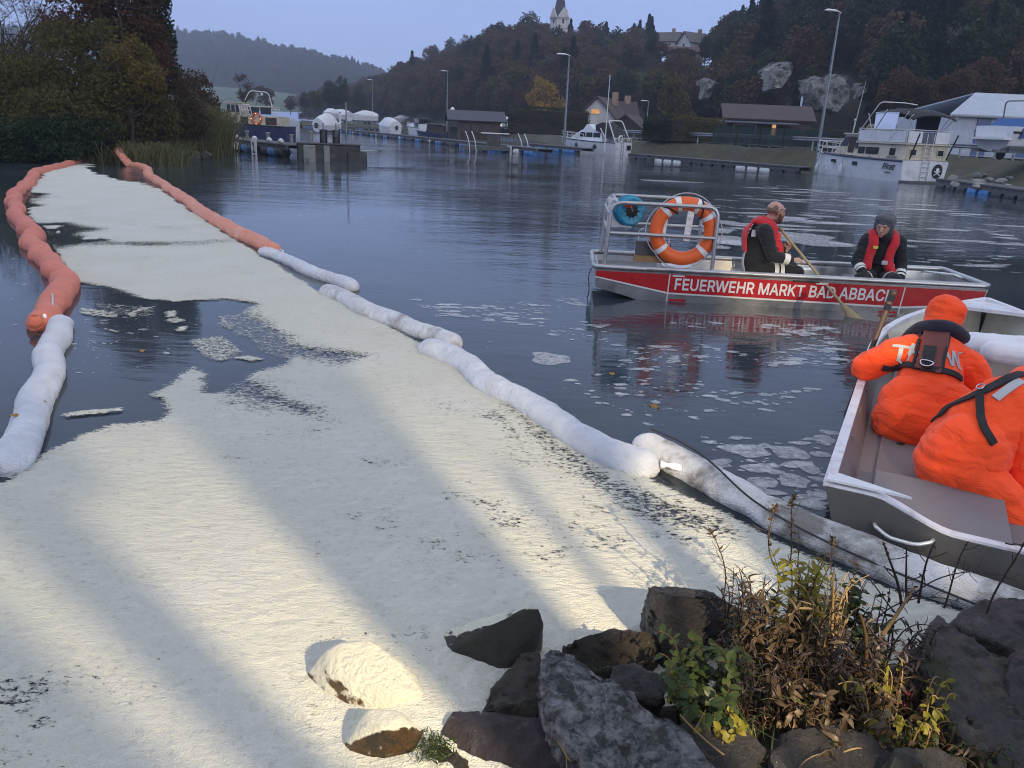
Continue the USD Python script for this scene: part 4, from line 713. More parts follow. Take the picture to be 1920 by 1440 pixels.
# black end float
C0, C1 = at(557, 302), at(676, 306); u = nrm(C1 - C0); W = np.linalg.norm(C1 - C0); rz = math.atan2(u[1], u[0])
t = thing('end_float', 'black steel float block with pale fender strips at the end of the near pontoon', 'float', C0, rz)
obj('tank', rbox((W / 2, 1.1, .3), (W, 2.2, 1.0), .05), 'tar_black', t); obj('deck_plate', box((W / 2, 1.1, .82), (W + .1, 2.3, .05)), 'deck_wood', t)
for s in (.2, .47): obj('fender_strip', rbox((W * s, -.05, .32), (.55 if s < .3 else .28, .12, .85), .04), 'concrete', t)
for s in (.42, .62): b = obj('bollard', lathe([(.18, .84), (.18, 1.45), (.001, 1.46)], 14, (W * s, .5, 0)), 'tar_black', t, True); obj('pin', lathe([(.03, 1.46), (.03, 1.75), (.001, 1.76)], 8, (W * s, .5, 0)), 'galvanized', b)
obj('bollard', lathe([(.1, .84), (.1, 1.3), (.14, 1.32), (.001, 1.36)], 12, (W * .22, .5, 0)), 'concrete', t, True)
obj('thin_pole', tube([(W * .78, .2, -.3), (W * .79, .2, 2.7)], .035, 6), 'galvanized', t)
obj('broken_corner', rough(rbox((W - .15, -.02, .2), (.9, .16, .7), .05), .05, 4), 'tar_black', t)
# far pontoon with sign 2
A, B = at(600, 243), at(1022, 293)
t2, L2 = pontoon('pontoon', 'long low middle pontoon on blue barrels, carrying the sign 2', A, B, 1.5, .5, .98, 'kpbbkpkk')
A3 = np.array(A); uu = nrm(B - A)
sign(t2, '2', V(L2 - 5.0, -.85, .22), (1, 0), 1.0, .62, ch=.42)
for s, m in [(7.2, 'barrel_blue'), (6.2, 'barrel_blue'), (3.9, 'barrel_white')]: obj('float_barrel', barrel(V(L2 - s, -.6, .12), (1, 0), .26, .95), m, t2, True)
for s in (.35, .5, .62, .74): obj('boat_fender', tube([V(L2 * s, -.8, .35), V(L2 * s, -.82, .2), V(L2 * s, -.8, .02)], [.06, .12, .06], 8), 'barrel_white', t2, True)
pontoon('pontoon', 'short pontoon with blue barrels in front of the blue and white cruiser', at(995, 279), at(1100, 290), 1.4, .5, .8, 'bbpb')
pontoon('pontoon', 'bank pontoon on white barrels right of the blue and white cruiser', at(1188, 297), at(1508, 325), 1.3, .35, 1.05, 'kkkwwwkk')
pontoon('pontoon', 'bank pontoon at the right edge behind the stern of the white cabin boat', at(1776, 352), at(1990, 385), 1.3, .4, 1.05, 'kkkbb')
pontoon('pontoon', 'furthest pontoon behind the covered white boat', at(545, 238), at(760, 246), 1.4, .5, 1.6, 'kkbk')
# ---------------------------------------------------------------- boats
paint('gelcoat', (.62, .64, .67), .3, coat=.3, var=.05, dirt=(.46, .47, .48), dscale=1.5)
paint('cream_paint', (.52, .47, .36), .5, var=.06, dirt=(.35, .3, .22), dscale=2)
paint('navy_paint', (.016, .024, .075), .4, dirt=(.05, .055, .07), dscale=2)
paint('blue_paint', (.02, .06, .2), .4)
paint('dark_glass', (.012, .015, .02), .08, var=0)
paint('canvas_black', (.014, .015, .018), .8)
paint('canvas_white', (.58, .6, .63), .75, var=.08, bump=.6, bscale=3)
paint('canvas_grey', (.26, .28, .32), .8, bump=.6, bscale=3)
paint('canvas_blue', (.03, .10, .28), .7, bump=.6, bscale=4)
paint('stainless', (.55, .56, .58), .25, 1.0)
paint('tube_white', (.6, .6, .6), .35)
paint('wood_brown', (.042, .024, .018), .6, var=.25, scale=3)
paint('life_orange', (.62, .12, .03), .5)
def glassy(name, tint, k=.35):
    mat(name, {'f': ('fresnel', {'IOR': 1.5}), 'a': ('math', {'math_type': 'multiply_add', 'value2': 1.0, 'value3': k}), 't': ('transparent_bsdf', {'color': tint}), 'g': ('glossy_bsdf', {'color': (.8, .8, .8), 'roughness': .05}), 'm': ('mix_closure', {})},
        [('f.fac', 'a.value1'), ('a.value', 'm.fac'), ('t.BSDF', 'm.closure1'), ('g.BSDF', 'm.closure2')], surface='m.closure')
glassy('clear_vinyl', (.5, .53, .56), .1)
def hull(L, B, H, draft=.25, n=20, full=.45, sheer=.3, rake=.12, stern=.92, flare=.82):
    """closed boat hull, x forward from the stern, deck closed; rings of 10 points"""
    rings = []
    for t in np.linspace(0, 1, n):
        b = B / 2 * (stern + (1 - stern) * min(1, t / .3)) * (1 - max(0, (t - full) / (1 - full)) ** 2.3) + .02; h = H * (1 + sheer * t ** 2); k = -draft * (1 - t ** 6)
        x = L * t; xr = L * rake * t ** 3
        rings.append([(x + xr * .0 + xr, -b, h), (x + xr * .7, -b * .97, h * .6), (x + xr * .35, -b * flare, 0), (x, -b * .5 * flare, k * .7), (x, 0, k), (x, b * .5 * flare, k * .7), (x + xr * .35, b * flare, 0), (x + xr * .7, b * .97, h * .6), (x + xr, b, h), (x + xr, 0, h + .03)])
    return loft(rings), [(r[0], r[8]) for r in rings]
def stripe(edges, H0, dz, w=.03): return cat([tube([np.array(e[k]) + [0, (w if k else -w) * .3, dz] for e in edges], w, 6) for k in (0, 1)])
def rails(edges, i0, i1, h, r=.018):
    ps = []
    for k in (0, 1):
        top = [np.array(edges[i][k]) * [1, .95, 1] + [0, 0, h] for i in range(i0, i1)]; ps.append(tube(top, r, 5)); ps.append(tube([q - [0, 0, h * .5] for q in top], r * .8, 5))
        for i in range(i0, i1, 2): q = np.array(edges[i][k]) * [1, .95, 1]; ps.append(tube([q, q + [0, 0, h]], r, 5))
    return cat(ps)
def trap(pts, B, taper=.9):
    """cabin: side profile (x, z) extruded across, its upper points drawn in"""
    pts = np.array(pts, float); z0, z1 = pts[:, 1].min(), pts[:, 1].max(); f = 1 - (1 - taper) * (pts[:, 1] - z0) / (z1 - z0 + 1e-9)
    return loft([[(p[0], s * B / 2 * k, p[1]) for p, k in zip(pts, f)] for s in (-1, 1)])
def side_panel(pts, y, th, s): # flat window on the side s
    return loft([[(p[0], s * (y + a), p[1]) for p in pts] for a in (0, th)])
def boat(label, loc, head, L, B, H, hullm='gelcoat', cat_='boat', name='motor_boat', **k):
    t = thing(name, label, cat_, loc, head); h, e = hull(L, B, H, **k); obj('hull', h, hullm, t, 30); return t, e
head_of = lambda a, b: math.atan2(b[1] - a[1], b[0] - a[0])
# --- the white cabin boat with the pirate mark on its transom
S0 = at(1728, 343); HD = math.atan2(.96, -.277) + .02
t, e = boat('large white and cream cabin cruiser with black canopy and a skull mark on its transom', S0, HD, 8.6, 3.1, 1.12, full=.4, sheer=.22, rake=.06, stern=.97, flare=.9, n=24)
obj('rub_rail', stripe(e, 1.1, -.03, .05), 'navy_paint', t, True); obj('deck', loft([[a + V(0, .05, .05), b + V(0, -.05, .05)] for a, b in [(np.array(p[0]), np.array(p[1])) for p in e]], False), 'cream_paint', t)
obj('swim_platform', box((-.35, 0, .05), (.8, 3.0, .1)), 'deck_wood', t)
cb = obj('aft_cabin', trap([(.1, 1.12), (3.7, 1.16), (3.7, 1.92), (.1, 1.9)], 2.95, .94), 'cream_paint', t, 30)
for x0, x1 in [(.75, 1.15), (2.0, 3.0), (3.1, 3.62)]:
    for s in (-1, 1): w = obj('window', side_panel([(x0, 1.35), (x1, 1.35), (x1, 1.72), (x0, 1.72)], 1.44, .02, s), 'canvas_black', t); obj('pane', side_panel([(x0 + .04, 1.39), (x1 - .04, 1.39), (x1 - .04, 1.68), (x0 + .04, 1.68)], 1.462, .01, s), 'dark_glass', w)
for y in (-.9, .9): w = obj('window', box((.08, y, 1.55), (.06, .45, .34)), 'cream_paint', t); obj('pane', box((.045, y, 1.55), (.02, .36, .26)), 'dark_glass', w)
obj('upper_deck', box((1.9, 0, 1.97), (3.9, 3.0, .08)), 'cream_paint', t)
for a, b in [(.2, 1.3), (1.35, 2.4), (2.45, 3.75)]:
    for s in (-1, 1): obj('dodger_panel', side_panel([(a, 2.03), (b, 2.03), (b, 2.62), (a, 2.6)], 1.42, .015, s), 'canvas_white', t)
for y0, y1 in [(-1.35, -.45), (.45, 1.35)]: obj('dodger_panel', box((.1, (y0 + y1) / 2, 2.32), (.015, y1 - y0, .58)), 'canvas_white', t)
obj('deck_rail', cat([tube([(3.8, s * 1.44, 2.7), (.1, s * 1.44, 2.68)], .022, 6) for s in (-1, 1)] + [tube([(x, s * 1.44, 2.0), (x, s * 1.44, 2.7)], .018, 5) for s in (-1, 1) for x in (.12, 1.32, 2.42, 3.78)] + [tube([(.1, -1.44, 2.68), (.1, 1.44, 2.68)], .022, 6)]), 'tube_white', t, True)
obj('wheelhouse', trap([(3.7, 1.1), (6.0, 1.2), (5.6, 1.75), (5.15, 2.35), (3.7, 2.35)], 2.55, .9), 'cream_paint', t, 30); obj('wheelhouse_roof', box((4.45, 0, 2.4), (1.7, 2.5, .08)), 'cream_paint', t)
for s in (-1, 1):
    obj('door', side_panel([(4.25, 1.25), (4.75, 1.25), (4.75, 2.25), (4.25, 2.25)], 1.22, .03, s), 'wood_brown', t); obj('window', side_panel([(3.8, 1.6), (4.18, 1.6), (4.18, 2.25), (3.85, 2.25)], 1.21, .03, s), 'dark_glass', t); obj('window', side_panel([(4.85, 1.7), (5.5, 1.7), (5.15, 2.25), (4.85, 2.25)], 1.19, .03, s), 'dark_glass', t)
obj('windscreen', loft([[(5.68, -1.0, 1.7), (5.68, 1.0, 1.7)], [(5.24, .92, 2.28)[0:1] + (-.92, 2.28), (5.24, .92, 2.28)]], False), 'dark_glass', t)
obj('fore_cabin', trap([(5.6, 1.15), (7.6, 1.25), (7.35, 1.6), (5.6, 1.72)], 2.1, .85), 'cream_paint', t, 30)
for x in (5.9, 6.4, 6.9):
    for s in (-1, 1): obj('window', side_panel([(x, 1.32), (x + .4, 1.32), (x + .38, 1.55), (x, 1.56)], .99, .03, s), 'dark_glass', t)
obj('bow_rail', rails(e, 14, 24, .62), 'tube_white', t, True)
obj('flybridge_seat', rbox((3.4, 0, 2.45), (.9, 1.9, .5), .05), 'cream_paint', t); obj('flybridge_screen', loft([[(4.0, -1.1, 2.45), (4.0, 1.1, 2.45)], [(3.65, -1.0, 2.95), (3.65, 1.0, 2.95)]], False), 'clear_vinyl', t)
cp = [(3.4, 3.55), (2.9, 3.72), (1.9, 3.8), (.9, 3.76), (.1, 3.58), (-.1, 3.42)]; obj('canopy', loft([[(x, y, z - abs(y) ** 3 * .08) for y in np.linspace(-1.45, 1.45, 9)] for x, z in cp] , False), 'canvas_black', t, True); obj('canopy_lining', loft([[(x, y, z - abs(y) ** 3 * .08 - .05) for y in np.linspace(-1.44, 1.44, 9)] for x, z in cp], False), 'canvas_black', t, True)
obj('canopy_side', side_panel([(1.1, 2.65), (2.7, 2.65), (2.75, 3.55), (1.0, 3.55)], 1.40, .01, -1), 'canvas_black', t); obj('canopy_side', side_panel([(1.1, 2.65), (2.7, 2.65), (2.75, 3.55), (1.0, 3.55)], 1.40, .01, 1), 'clear_vinyl', t)
obj('canopy_frame', cat([tube([(a, s * 1.43, 2.2), (b, s * 1.43, z)], .022, 6) for s in (-1, 1) for a, b, z in [(1.3, -.05, 3.42), (1.3, .3, 3.58), (2.6, 3.3, 3.5), (2.9, 1.9, 3.7)]]), 'tube_white', t, True)
obj('mast_arch', tube(bent([(4.3, 1.1, 2.4), (2.9, 1.1, 4.1), (2.7, -.2, 4.12), (2.7, -1.2, 4.05)], .2), .03, 6), 'tube_white', t, True)
obj('antenna', tube([(4.6, 1.2, 2.4), (4.2, 1.25, 5.2)], [.025, .008], 6), 'tube_white', t); obj('signal_pole', tube([(5.0, .9, 2.4), (4.9, .95, 3.1)], .02, 5), 'tube_white', t); obj('search_light', lathe([(.001, 3.1), (.07, 3.12), (.07, 3.2), (.001, 3.24)], 10, (4.9, .95, 0)), 'tube_white', t, True)
lad = [tube([(-.06, y, .1), (-.06, y, 2.5)], .022, 6) for y in (-.2, .25)] + [tube([(-.06, -.2, z), (-.06, .25, z)], .018, 5) for z in np.arange(.3, 2.0, .25)]; obj('ladder', cat(lad), 'stainless', t, True)
obj('davit', cat([tube([(-.1, s * 1.2, 1.2), (-.55, s * 1.25, 2.5)], .04, 6) for s in (-1, 1)]), 'canvas_black', t)
th = np.linspace(0, 2 * np.pi, 28, endpoint=False); em = obj('round_emblem', prism(np.stack([.34 * np.cos(th), .37 * np.sin(th)], -1), .012, frame(V(-.025, -.85, .62), V(0, -1, 0), V(0, 0, 1), V(-1, 0, 0))), 'letter_black', t)
FE = frame(V(-.039, -.85, .62), V(0, -1, 0), V(0, 0, 1), V(-1, 0, 0)); sk = [prism(np.stack([.11 * np.cos(th), .07 + .11 * np.sin(th)], -1), .004, FE), prism([(-.06, -.07), (.06, -.07), (.05, .0), (-.05, .0)], .004, FE)] + [xf(prism([(-.24, -.022), (.24, -.022), (.24, .022), (-.24, .022)], .005, np.eye(4)), FE @ trimesh.transformations.translation_matrix([0, -.1, 0]) @ trimesh.transformations.rotation_matrix(a, [0, 0, 1])) for a in (.5, -.5)]
obj('skull_mark', cat(sk), 'sign_white', em)
def letters(parent, text, h, M, m, name='lettering', slant=0, bold=True, depth=.004, center=True):
    tm = meshkit.text_mesh(text, h, depth, bold); v = np.array(tm.vertices); bb = tm.bounds
    if center: v[:, 0] -= (bb[0, 0] + bb[1, 0]) / 2
    v[:, 0] += v[:, 1] * slant
    return obj(name, xf((v, np.array(tm.faces)), M), m, parent)
ys_ = 1.56 * .98
letters(t, 'Pirat', .3, frame(V(.95, 1.545, .62), V(-1, 0.0, 0), V(0, 0, 1), V(0, 1, 0)), 'letter_black', slant=.25)
letters(t, 'Kelheim', .09, frame(V(.95, 1.54, .42), V(-1, 0.0, 0), V(0, 0, 1), V(0, 1, 0)), 'letter_black')
letters(t, 'ES-1692 F' if False else '631692 F', .12, frame(V(.9, 1.49, 1.2), V(-1, 0, 0), V(0, 0, 1), V(0, 1, 0)), 'letter_black', slant=.1)
for x in (7.2, 4.6): f = obj('fender', tube([(x, 1.6 if x < 6 else 1.25, .75), (x, 1.63 if x < 6 else 1.28, .45), (x, 1.63 if x < 6 else 1.28, .1), (x, 1.6 if x < 6 else 1.25, -.1)], [.03, .13, .13, .03], 10), 'barrel_white', t, True); obj('fender_rope', tube([(x, 1.6 if x < 6 else 1.25, .72), (x, 1.5 if x < 6 else 1.2, 1.7)], .012, 4), 'rope_black', f)
obj('port_hole', box((5.6, 1.42, .85), (.35, .1, .16)), 'dark_glass', t); obj('port_hole', box((3.6, 1.53, .8), (.4, .08, .2)), 'dark_glass', t)
# --- cruiser with radar arch at the middle of the far bank
S0 = at(1168, 291); t, e = boat('blue and white cruiser with a radar arch and stern ladder in mid bank', S0, math.radians(137), 6.6, 2.7, 1.05, full=.42, sheer=.25, rake=.1, flare=.85)
obj('rub_rail', stripe(e, 1, -.04, .04), 'navy_paint', t, True); obj('cabin', trap([(1.6, 1.05), (5.4, 1.2), (4.6, 1.7), (4.1, 2.0), (1.8, 1.95)], 2.2, .85), 'gelcoat', t, 30)
for s in (-1, 1):
    for a, b in [(1.9, 2.7), (2.8, 3.5), (3.6, 4.2)]: obj('window', side_panel([(a, 1.4), (b, 1.4), (b - .05, 1.8), (a, 1.8)], 1.02, .03, s), 'dark_glass', t)
obj('fly_screen', trap([(2.5, 1.95), (4.0, 1.95), (3.6, 2.5), (3.4, 2.5)], 1.9, .9), 'gelcoat', t, 30); obj('canvas', trap([(.3, 1.5), (2.4, 1.95), (2.6, 2.45), (1.8, 2.7), (.9, 2.1)], 2.2, .8), 'canvas_black', t, 30)
for a in (0.2, 1.1): obj('radar_arch', tube(bent([(a, -1.1, 1.2), (a + .9, -1.0, 3.0 - a * .7), (a + .9, 1.0, 3.0 - a * .7), (a, 1.1, 1.2)], .25), .055, 8), 'tube_white', t, True)
obj('bow_rail', rails(e, 10, 20, .5), 'tube_white', t, True)
obj('stern_rail', cat([tube([(.1, -1.2, 1.4), (.1, 1.2, 1.4)], .03, 6)] + [tube([(.1, y, 1.0), (.1, y, 1.4)], .025, 6) for y in (-1.2, -.6, 0, .6, 1.2)]), 'tube_white', t, True)
th_ = np.linspace(0, 2 * np.pi, 20); obj('lifebuoy', tube([(.0, .55 + .26 * math.cos(a), 1.35 + .26 * math.sin(a)) for a in th_], .07, 8), 'tube_white', t, True)
obj('transom_window', box((-.02, -.75, .62), (.05, .6, .42)), 'dark_glass', t); obj('ladder', cat([tube([(-.05, y, 0), (-.05, y, 1.8)], .02, 5) for y in (.05, .4)] + [tube([(-.05, .05, z), (-.05, .4, z)], .018, 5) for z in np.arange(.1, 1.7, .22)]), 'stainless', t, True)
f = obj('fender', lathe([(.001, -.2), (.17, -.1), (.19, .05), (.1, .2), (.001, .22)], 12, (2.2, 1.32, .6)), 'tar_black', t, True); obj('fender', lathe([(.001, -.2), (.12, -.1), (.12, .1), (.001, .22)], 12, (4.4, 1.25, .7)), 'navy_paint', t, True)
# --- old work boat with a cream wheelhouse behind the near pontoon
S0 = at(545, 264); t, e = boat('old navy hulled work boat with worn cream wheelhouse and white window frames', S0, math.radians(172), 6.4, 2.6, 1.15, 'navy_paint', full=.5, sheer=.25, rake=.04, flare=.9, cat_='work boat', name='work_boat')
obj('rub_rail', stripe(e, 1, .0, .05), 'letter_black', t, True); obj('cabin', trap([(.5, 1.15), (5.3, 1.2), (5.3, 2.0), (.5, 1.95)], 2.2, .98), 'cream_paint', t, 30)
obj('wheelhouse', trap([(4.0, 2.0), (5.3, 2.0), (5.25, 2.95), (4.0, 2.95)], 2.1, .97), 'cream_paint', t, 30); obj('roof', box((4.65, 0, 2.98), (1.6, 2.3, .07)), 'cream_paint', t); obj('roof', rbox((2.3, 0, 2.72), (1.9, 2.1, .08), .03), 'cream_paint', t)
for a in (4.1, 4.5, 4.9): obj('window', side_panel([(a, 2.2), (a + .32, 2.2), (a + .32, 2.8), (a, 2.8)], 1.03, .03, 1), 'dark_glass', t)
for a in (1.2, 2.3): obj('window', side_panel([(a, 2.1), (a + .95, 2.1), (a + .95, 2.65), (a, 2.65)], 1.02, .03, 1), 'dark_glass', t)
fr = []
for a in np.linspace(2.9, 3.9, 5): fr.append(tube([(a, 1.1, 1.95), (a + .25, 1.05, 2.85)], .035, 5))
for a in (0.4, .75, 1.1): fr.append(tube([(a, 1.1, 1.95), (a, 1.1, 2.55)], .035, 5))
fr += [tube([(2.9, 1.1, 1.95), (3.9, 1.1, 1.95)], .035, 5), tube([(3.15, 1.05, 2.85), (4.15, 1.05, 2.85)], .035, 5), tube([(3.0, 1.08, 2.4), (4.0, 1.08, 2.4)], .03, 5), tube([(.4, 1.1, 2.55), (1.1, 1.1, 2.55)], .035, 5), tube([(.4, 1.1, 2.25), (1.1, 1.1, 2.25)], .03, 5)]
[obj('frame_tube', q, 'tube_white', t, True) for q in fr]
obj('gantry', tube(bent([(1.4, .3, 2.7), (1.7, .3, 3.9), (3.4, .3, 4.0), (3.9, .3, 3.2)], .3), .04, 6), 'tube_white', t, True); obj('gantry_lamp', box((2.3, .3, 3.75), (.15, .15, .2)), 'tube_white', t)
lb = obj('lifebuoy', tube([(2.5 + .42 * math.cos(a), 1.18, 1.72 + .42 * math.sin(a)) for a in th_], .1, 8), 'life_orange', t, True)
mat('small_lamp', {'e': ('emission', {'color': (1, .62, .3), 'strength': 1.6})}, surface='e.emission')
for a in (0, 1.57, 3.14, 4.71): obj('reflector', lathe([(.001, -.05), (.05, 0), (.001, .05)], 8, (2.5 + .42 * math.cos(a), 1.3, 1.72 + .42 * math.sin(a))), 'small_lamp', lb)
obj('cabin_panel', side_panel([(.7, 1.25), (1.7, 1.25), (1.7, 1.85), (.7, 1.85)], 1.11, .02, 1), 'wood_brown', t); obj('cabin_panel', side_panel([(3.3, 1.25), (4.0, 1.25), (4.0, 1.85), (3.3, 1.85)], 1.11, .02, 1), 'wood_brown', t)
# --- covered boats, dinghies and the cabin raft
def wrapped(label, c, head, L, B, H, top, canvas='canvas_white', trailer=False, hullm='gelcoat'):
    z = .75 if trailer else 0; t = thing('covered_boat', label, 'covered boat', c, head); h, e = hull(L, B, H, .3); obj('hull', move(h, (0, 0, z)), hullm, t, 30)
    rings = [[(x, s * B / 2 * w, H + z + hh) for s, hh in [(-1.04, -.12), (-.8, top * k * .55), (-.3, top * k * .95), (0, top * k), (.3, top * k * .95), (.8, top * k * .55), (1.04, -.12)]] for x, w, k in [(-.05, .95, .55), (L * .15, 1, .8), (L * .4, 1, 1), (L * .6, .98, .95), (L * .8, .75, .6), (L * 1.03, .12, .2)]]
    obj('tarpaulin', rough(loft(rings), .04, 1.5, 3), canvas, t, 40)
    if trailer:
        obj('trailer_frame', cat([box((L * .45, s * .6, .45), (L * 1.1, .1, .12)) for s in (-1, 1)] + [box((x, 0, .5), (.1, 1.4, .3)) for x in (.5, L * .6)]), 'galvanized', t); [obj('wheel', xf(lathe([(.001, -.1), (.3, -.1), (.33, 0), (.3, .1), (.001, .1)], 14), frame(V(L * .4, s * .95, .32), V(1, 0, 0), V(0, 0, 1), V(0, 1, 0))), 'tar_black', t, 30) for s in (-1, 1)]
    else: obj('outboard', rbox((-.35, 0, H * .8), (.35, .4, .7), .06), 'tar_black', t)
    return t
wrapped('white wrapped boat with a dark outboard behind the left pontoons', atY(596, 236, 118) * [1, 1, 0] + V(0, 0, .4), math.radians(60), 4.2, 2.4, .8, 1.6)
wrapped('white hulled boat under a pale tarpaulin, left of the canopied cruiser', at(742, 251), math.radians(130), 5.2, 2.7, 1.3, 1.5)
t, e = boat('white cruiser under a dark canopy with clear windows, moored right of the tarpaulin boat', at(798, 254), math.radians(125), 6.0, 2.7, 1.25)
obj('rub_rail', stripe(e, 1, -.05, .05), 'navy_paint', t, True); obj('cabin', trap([(2.4, 1.25), (5.2, 1.4), (4.4, 1.8), (2.4, 2.1)], 2.3, .8), 'gelcoat', t, 30)
obj('canopy', trap([(.2, 1.9), (2.6, 2.0), (2.2, 2.95), (.6, 3.0), (.2, 2.7)], 2.4, .82), 'canvas_black', t, 30)
for y in (-.7, 0, .7): obj('canopy_window', box((.16, y, 2.3), (.03, .55, .6)), 'clear_vinyl', t)
for a in (.5, 1.3): obj('canopy_window', side_panel([(a, 2.05), (a + .7, 2.05), (a + .65, 2.75), (a + .05, 2.75)], 1.14, .03, 1), 'canvas_grey', t)
obj('stern_bench', box((.3, 0, 1.55), (.5, 2.3, .6)), 'gelcoat', t); obj('bow_rail', rails(e, 11, 20, .5), 'tube_white', t, True); obj('transom_panel', box((-.03, 0, .75), (.04, 1.7, .7)), 'gelcoat', t)
t, e = boat('small blue hulled boat with a low wheelhouse beside the canopied cruiser', at(838, 262), math.radians(150), 4.6, 2.1, .8, 'navy_paint', flare=.85)
obj('wheelhouse', trap([(1.2, .8), (3.0, .85), (2.8, 1.9), (1.3, 1.9)], 1.5, .9), 'wood_brown', t, 30); [obj('window', side_panel([(a, 1.3), (a + .45, 1.3), (a + .45, 1.75), (a, 1.75)], .71, .03, s), 'dark_glass', t) for a in (1.5, 2.2) for s in (-1, 1)]; obj('roof', box((2.05, 0, 1.95), (2.1, 1.7, .07)), 'canvas_grey', t)
c = at(895, 272); t = thing('cabin_raft', 'dark brown wooden cabin with a pitched roof on a floating raft', 'cabin raft', c, .15); obj('raft', rbox((0, 1, .25), (8.2, 4.5, .5), .05), 'deck_wood', t); obj('wall', prism([(-2, .5), (2, .5), (2, 2.5), (0, 3.3), (-2, 2.5)], 4.2, frame(V(-1.9, 1, 0), V(0, 1, 0), V(0, 0, 1))), 'wood_brown', t)
for s in (-1, 1): obj('roof', prism([(0, 0), (6.2, 0), (6.2, 2.75), (0, 2.75)], .12, frame(V(-3.3, 1 + s * 2.5, 2.33), V(1, 0, 0), nrm(V(0, -s, .4)), nrm(V(0, s * .4, 1)))), 'roof_slate', t)
for x in (-1.3, -.4, .9): w = obj('window', box((x, -1.03, 1.6), (.6, .06, .8)), 'deck_wood', t); obj('pane', box((x, -1.07, 1.6), (.48, .03, .68)), 'dark_glass', w)
for x in (-3.1, -2.2): obj('porch_post', box((x, -1.2, 1.4), (.14, .14, 1.9)), 'wood_brown', t)
for x in np.arange(-3.9, 4.0, .4): obj('railing_bar', box((x, -1.2, .85), (.05, .05, .7)), 'wood_brown', t)
obj('handrail', box((0, -1.2, 1.22), (8, .08, .07)), 'wood_brown', t)
mat('porch_lamp', {'e': ('emission', {'color': (1, .9, .75), 'strength': 1.2})}, surface='e.emission'); obj('wall_lamp', box((2.42, 0.0, 2.1), (.15, .25, .18)), 'porch_lamp', t)
c = at(925, 285); t = thing('bathing_platform', 'low dark platform with two white bathing ladders right of the cabin raft', 'platform', c, .2); obj('deck', box((0, 0, .3), (5.0, 1.8, .3)), 'deck_wood', t)
for x in (-2.0, 2.2):
    obj('ladder', cat([tube(bent([(x + a, -1.0, -.2), (x + a - .15, -1.0, .9), (x + a - .35, -.5, 1.5)], .2), .035, 6) for a in (0, .5)]), 'tube_white', t, True)
obj('box_table', box((.0, .1, .9), (1.0, .9, .9)), 'tar_black', t); obj('box_lid', box((.1, .1, 1.42), (2.2, .7, .07)), 'sign_white', t)
wrapped('silver boat under a rounded grey cover on a trailer by the hedge', land_pt(1003, 250), math.radians(170), 4.2, 2.0, .5, 1.0, 'canvas_grey', True)
t = wrapped('white speedboat under a low cover on a trailer behind the radar arch cruiser', land_pt(1088, 252), math.radians(165), 4.6, 2.1, .8, .55, 'canvas_white', True)
for i, (px, py, L, cv, lab) in enumerate([(655, 232, 5, 'canvas_white', 'pale covered boat far behind the white mooring pile'), (678, 231, 5, 'canvas_grey', 'grey covered boat at the left end of the far row'), (840, 236, 6, 'canvas_white', 'white covered boat in the far row behind the blue boat'), (818, 236, 5, 'canvas_white', 'second white covered boat in the far row, left of the lamp post'), (932, 243, 5, 'canvas_white', 'white covered boat right behind the cabin raft'), (560, 232, 5, 'canvas_grey', 'grey boat right of the work boat'), (705, 234, 5, 'canvas_white', 'white covered boat in the far row, just left of the tarpaulin boat'), (765, 235, 5, 'gelcoat', 'white boat in the far row between the two moored white cruisers'), (868, 239, 5, 'canvas_grey', 'grey covered boat behind the roof of the cabin raft'), (955, 245, 4.5, 'canvas_white', 'white covered boat at the left end of the hedge'), (630, 231, 5, 'canvas_white', 'white covered boat just left of the white mooring pile')]):
    wrapped(lab, land_pt(px, py) if px != 560 else at(px, 246), math.radians(150 + 11 * i), L, 2.4, 1.0, 1.0, cv, px != 560)
# --- boats on trailers at the right edge
def speedboat(label, c, head, L, canvas, cm):
    z = .8; t = thing('speedboat', label, 'speedboat', c, head); h, e = hull(L, 2.4, 1.0, .35, full=.35, sheer=.05, rake=.14); obj('hull', move(h, (0, 0, z)), 'gelcoat', t, 30); obj('trim_stripe', move(stripe(e, 1, -.3, .06), (0, 0, z)), 'letter_black', t, True)
    obj('cockpit_cover', rough(trap(canvas, 2.1, .72), .03, 2), cm, t, 35); obj('trailer_frame', cat([box((L * .45, s * .6, .5), (L * 1.1, .1, .14)) for s in (-1, 1)] + [box((x, 0, .6), (.1, 1.6, .35)) for x in (.5, L * .6)]), 'galvanized', t)
    [obj('wheel', xf(lathe([(.001, -.1), (.3, -.1), (.34, 0), (.3, .1), (.001, .1)], 14), frame(V(L * .4, s * 1.05, .34), V(1, 0, 0), V(0, 0, 1), V(0, 1, 0))), 'tar_black', t, 30) for s in (-1, 1)]; obj('swim_step', box((-.3, 0, z + .35), (.7, 2.2, .12)), 'gelcoat', t)
    return t
t = speedboat('white boat with a grey windowed camper cover on a trailer by the blue shed door', land_pt(1806, 291), math.radians(62), 5.4, [(.2, 1.8), (3.6, 1.8), (2.8, 2.9), (.9, 3.0)], 'canvas_grey')
for y in (-.5, .5): obj('cover_window', xf(box((0, 0, 0), (.03, .6, .6)), frame(V(.5, y, 2.4), nrm(V(1, 0, -.5)), V(0, 1, 0))), 'clear_vinyl', t)
t = speedboat('white sport boat with a blue tarpaulin and blue panel at the right edge', land_pt(1852, 300), math.radians(25), 6.2, [(.9, 1.8), (4.6, 1.85), (3.9, 2.3), (1.2, 2.25)], 'canvas_blue'); obj('blue_panel', side_panel([(.5, 1.2), (.9, 1.2), (1.05, 1.75), (.65, 1.75)], 1.21, .03, -1), 'blue_paint', t)
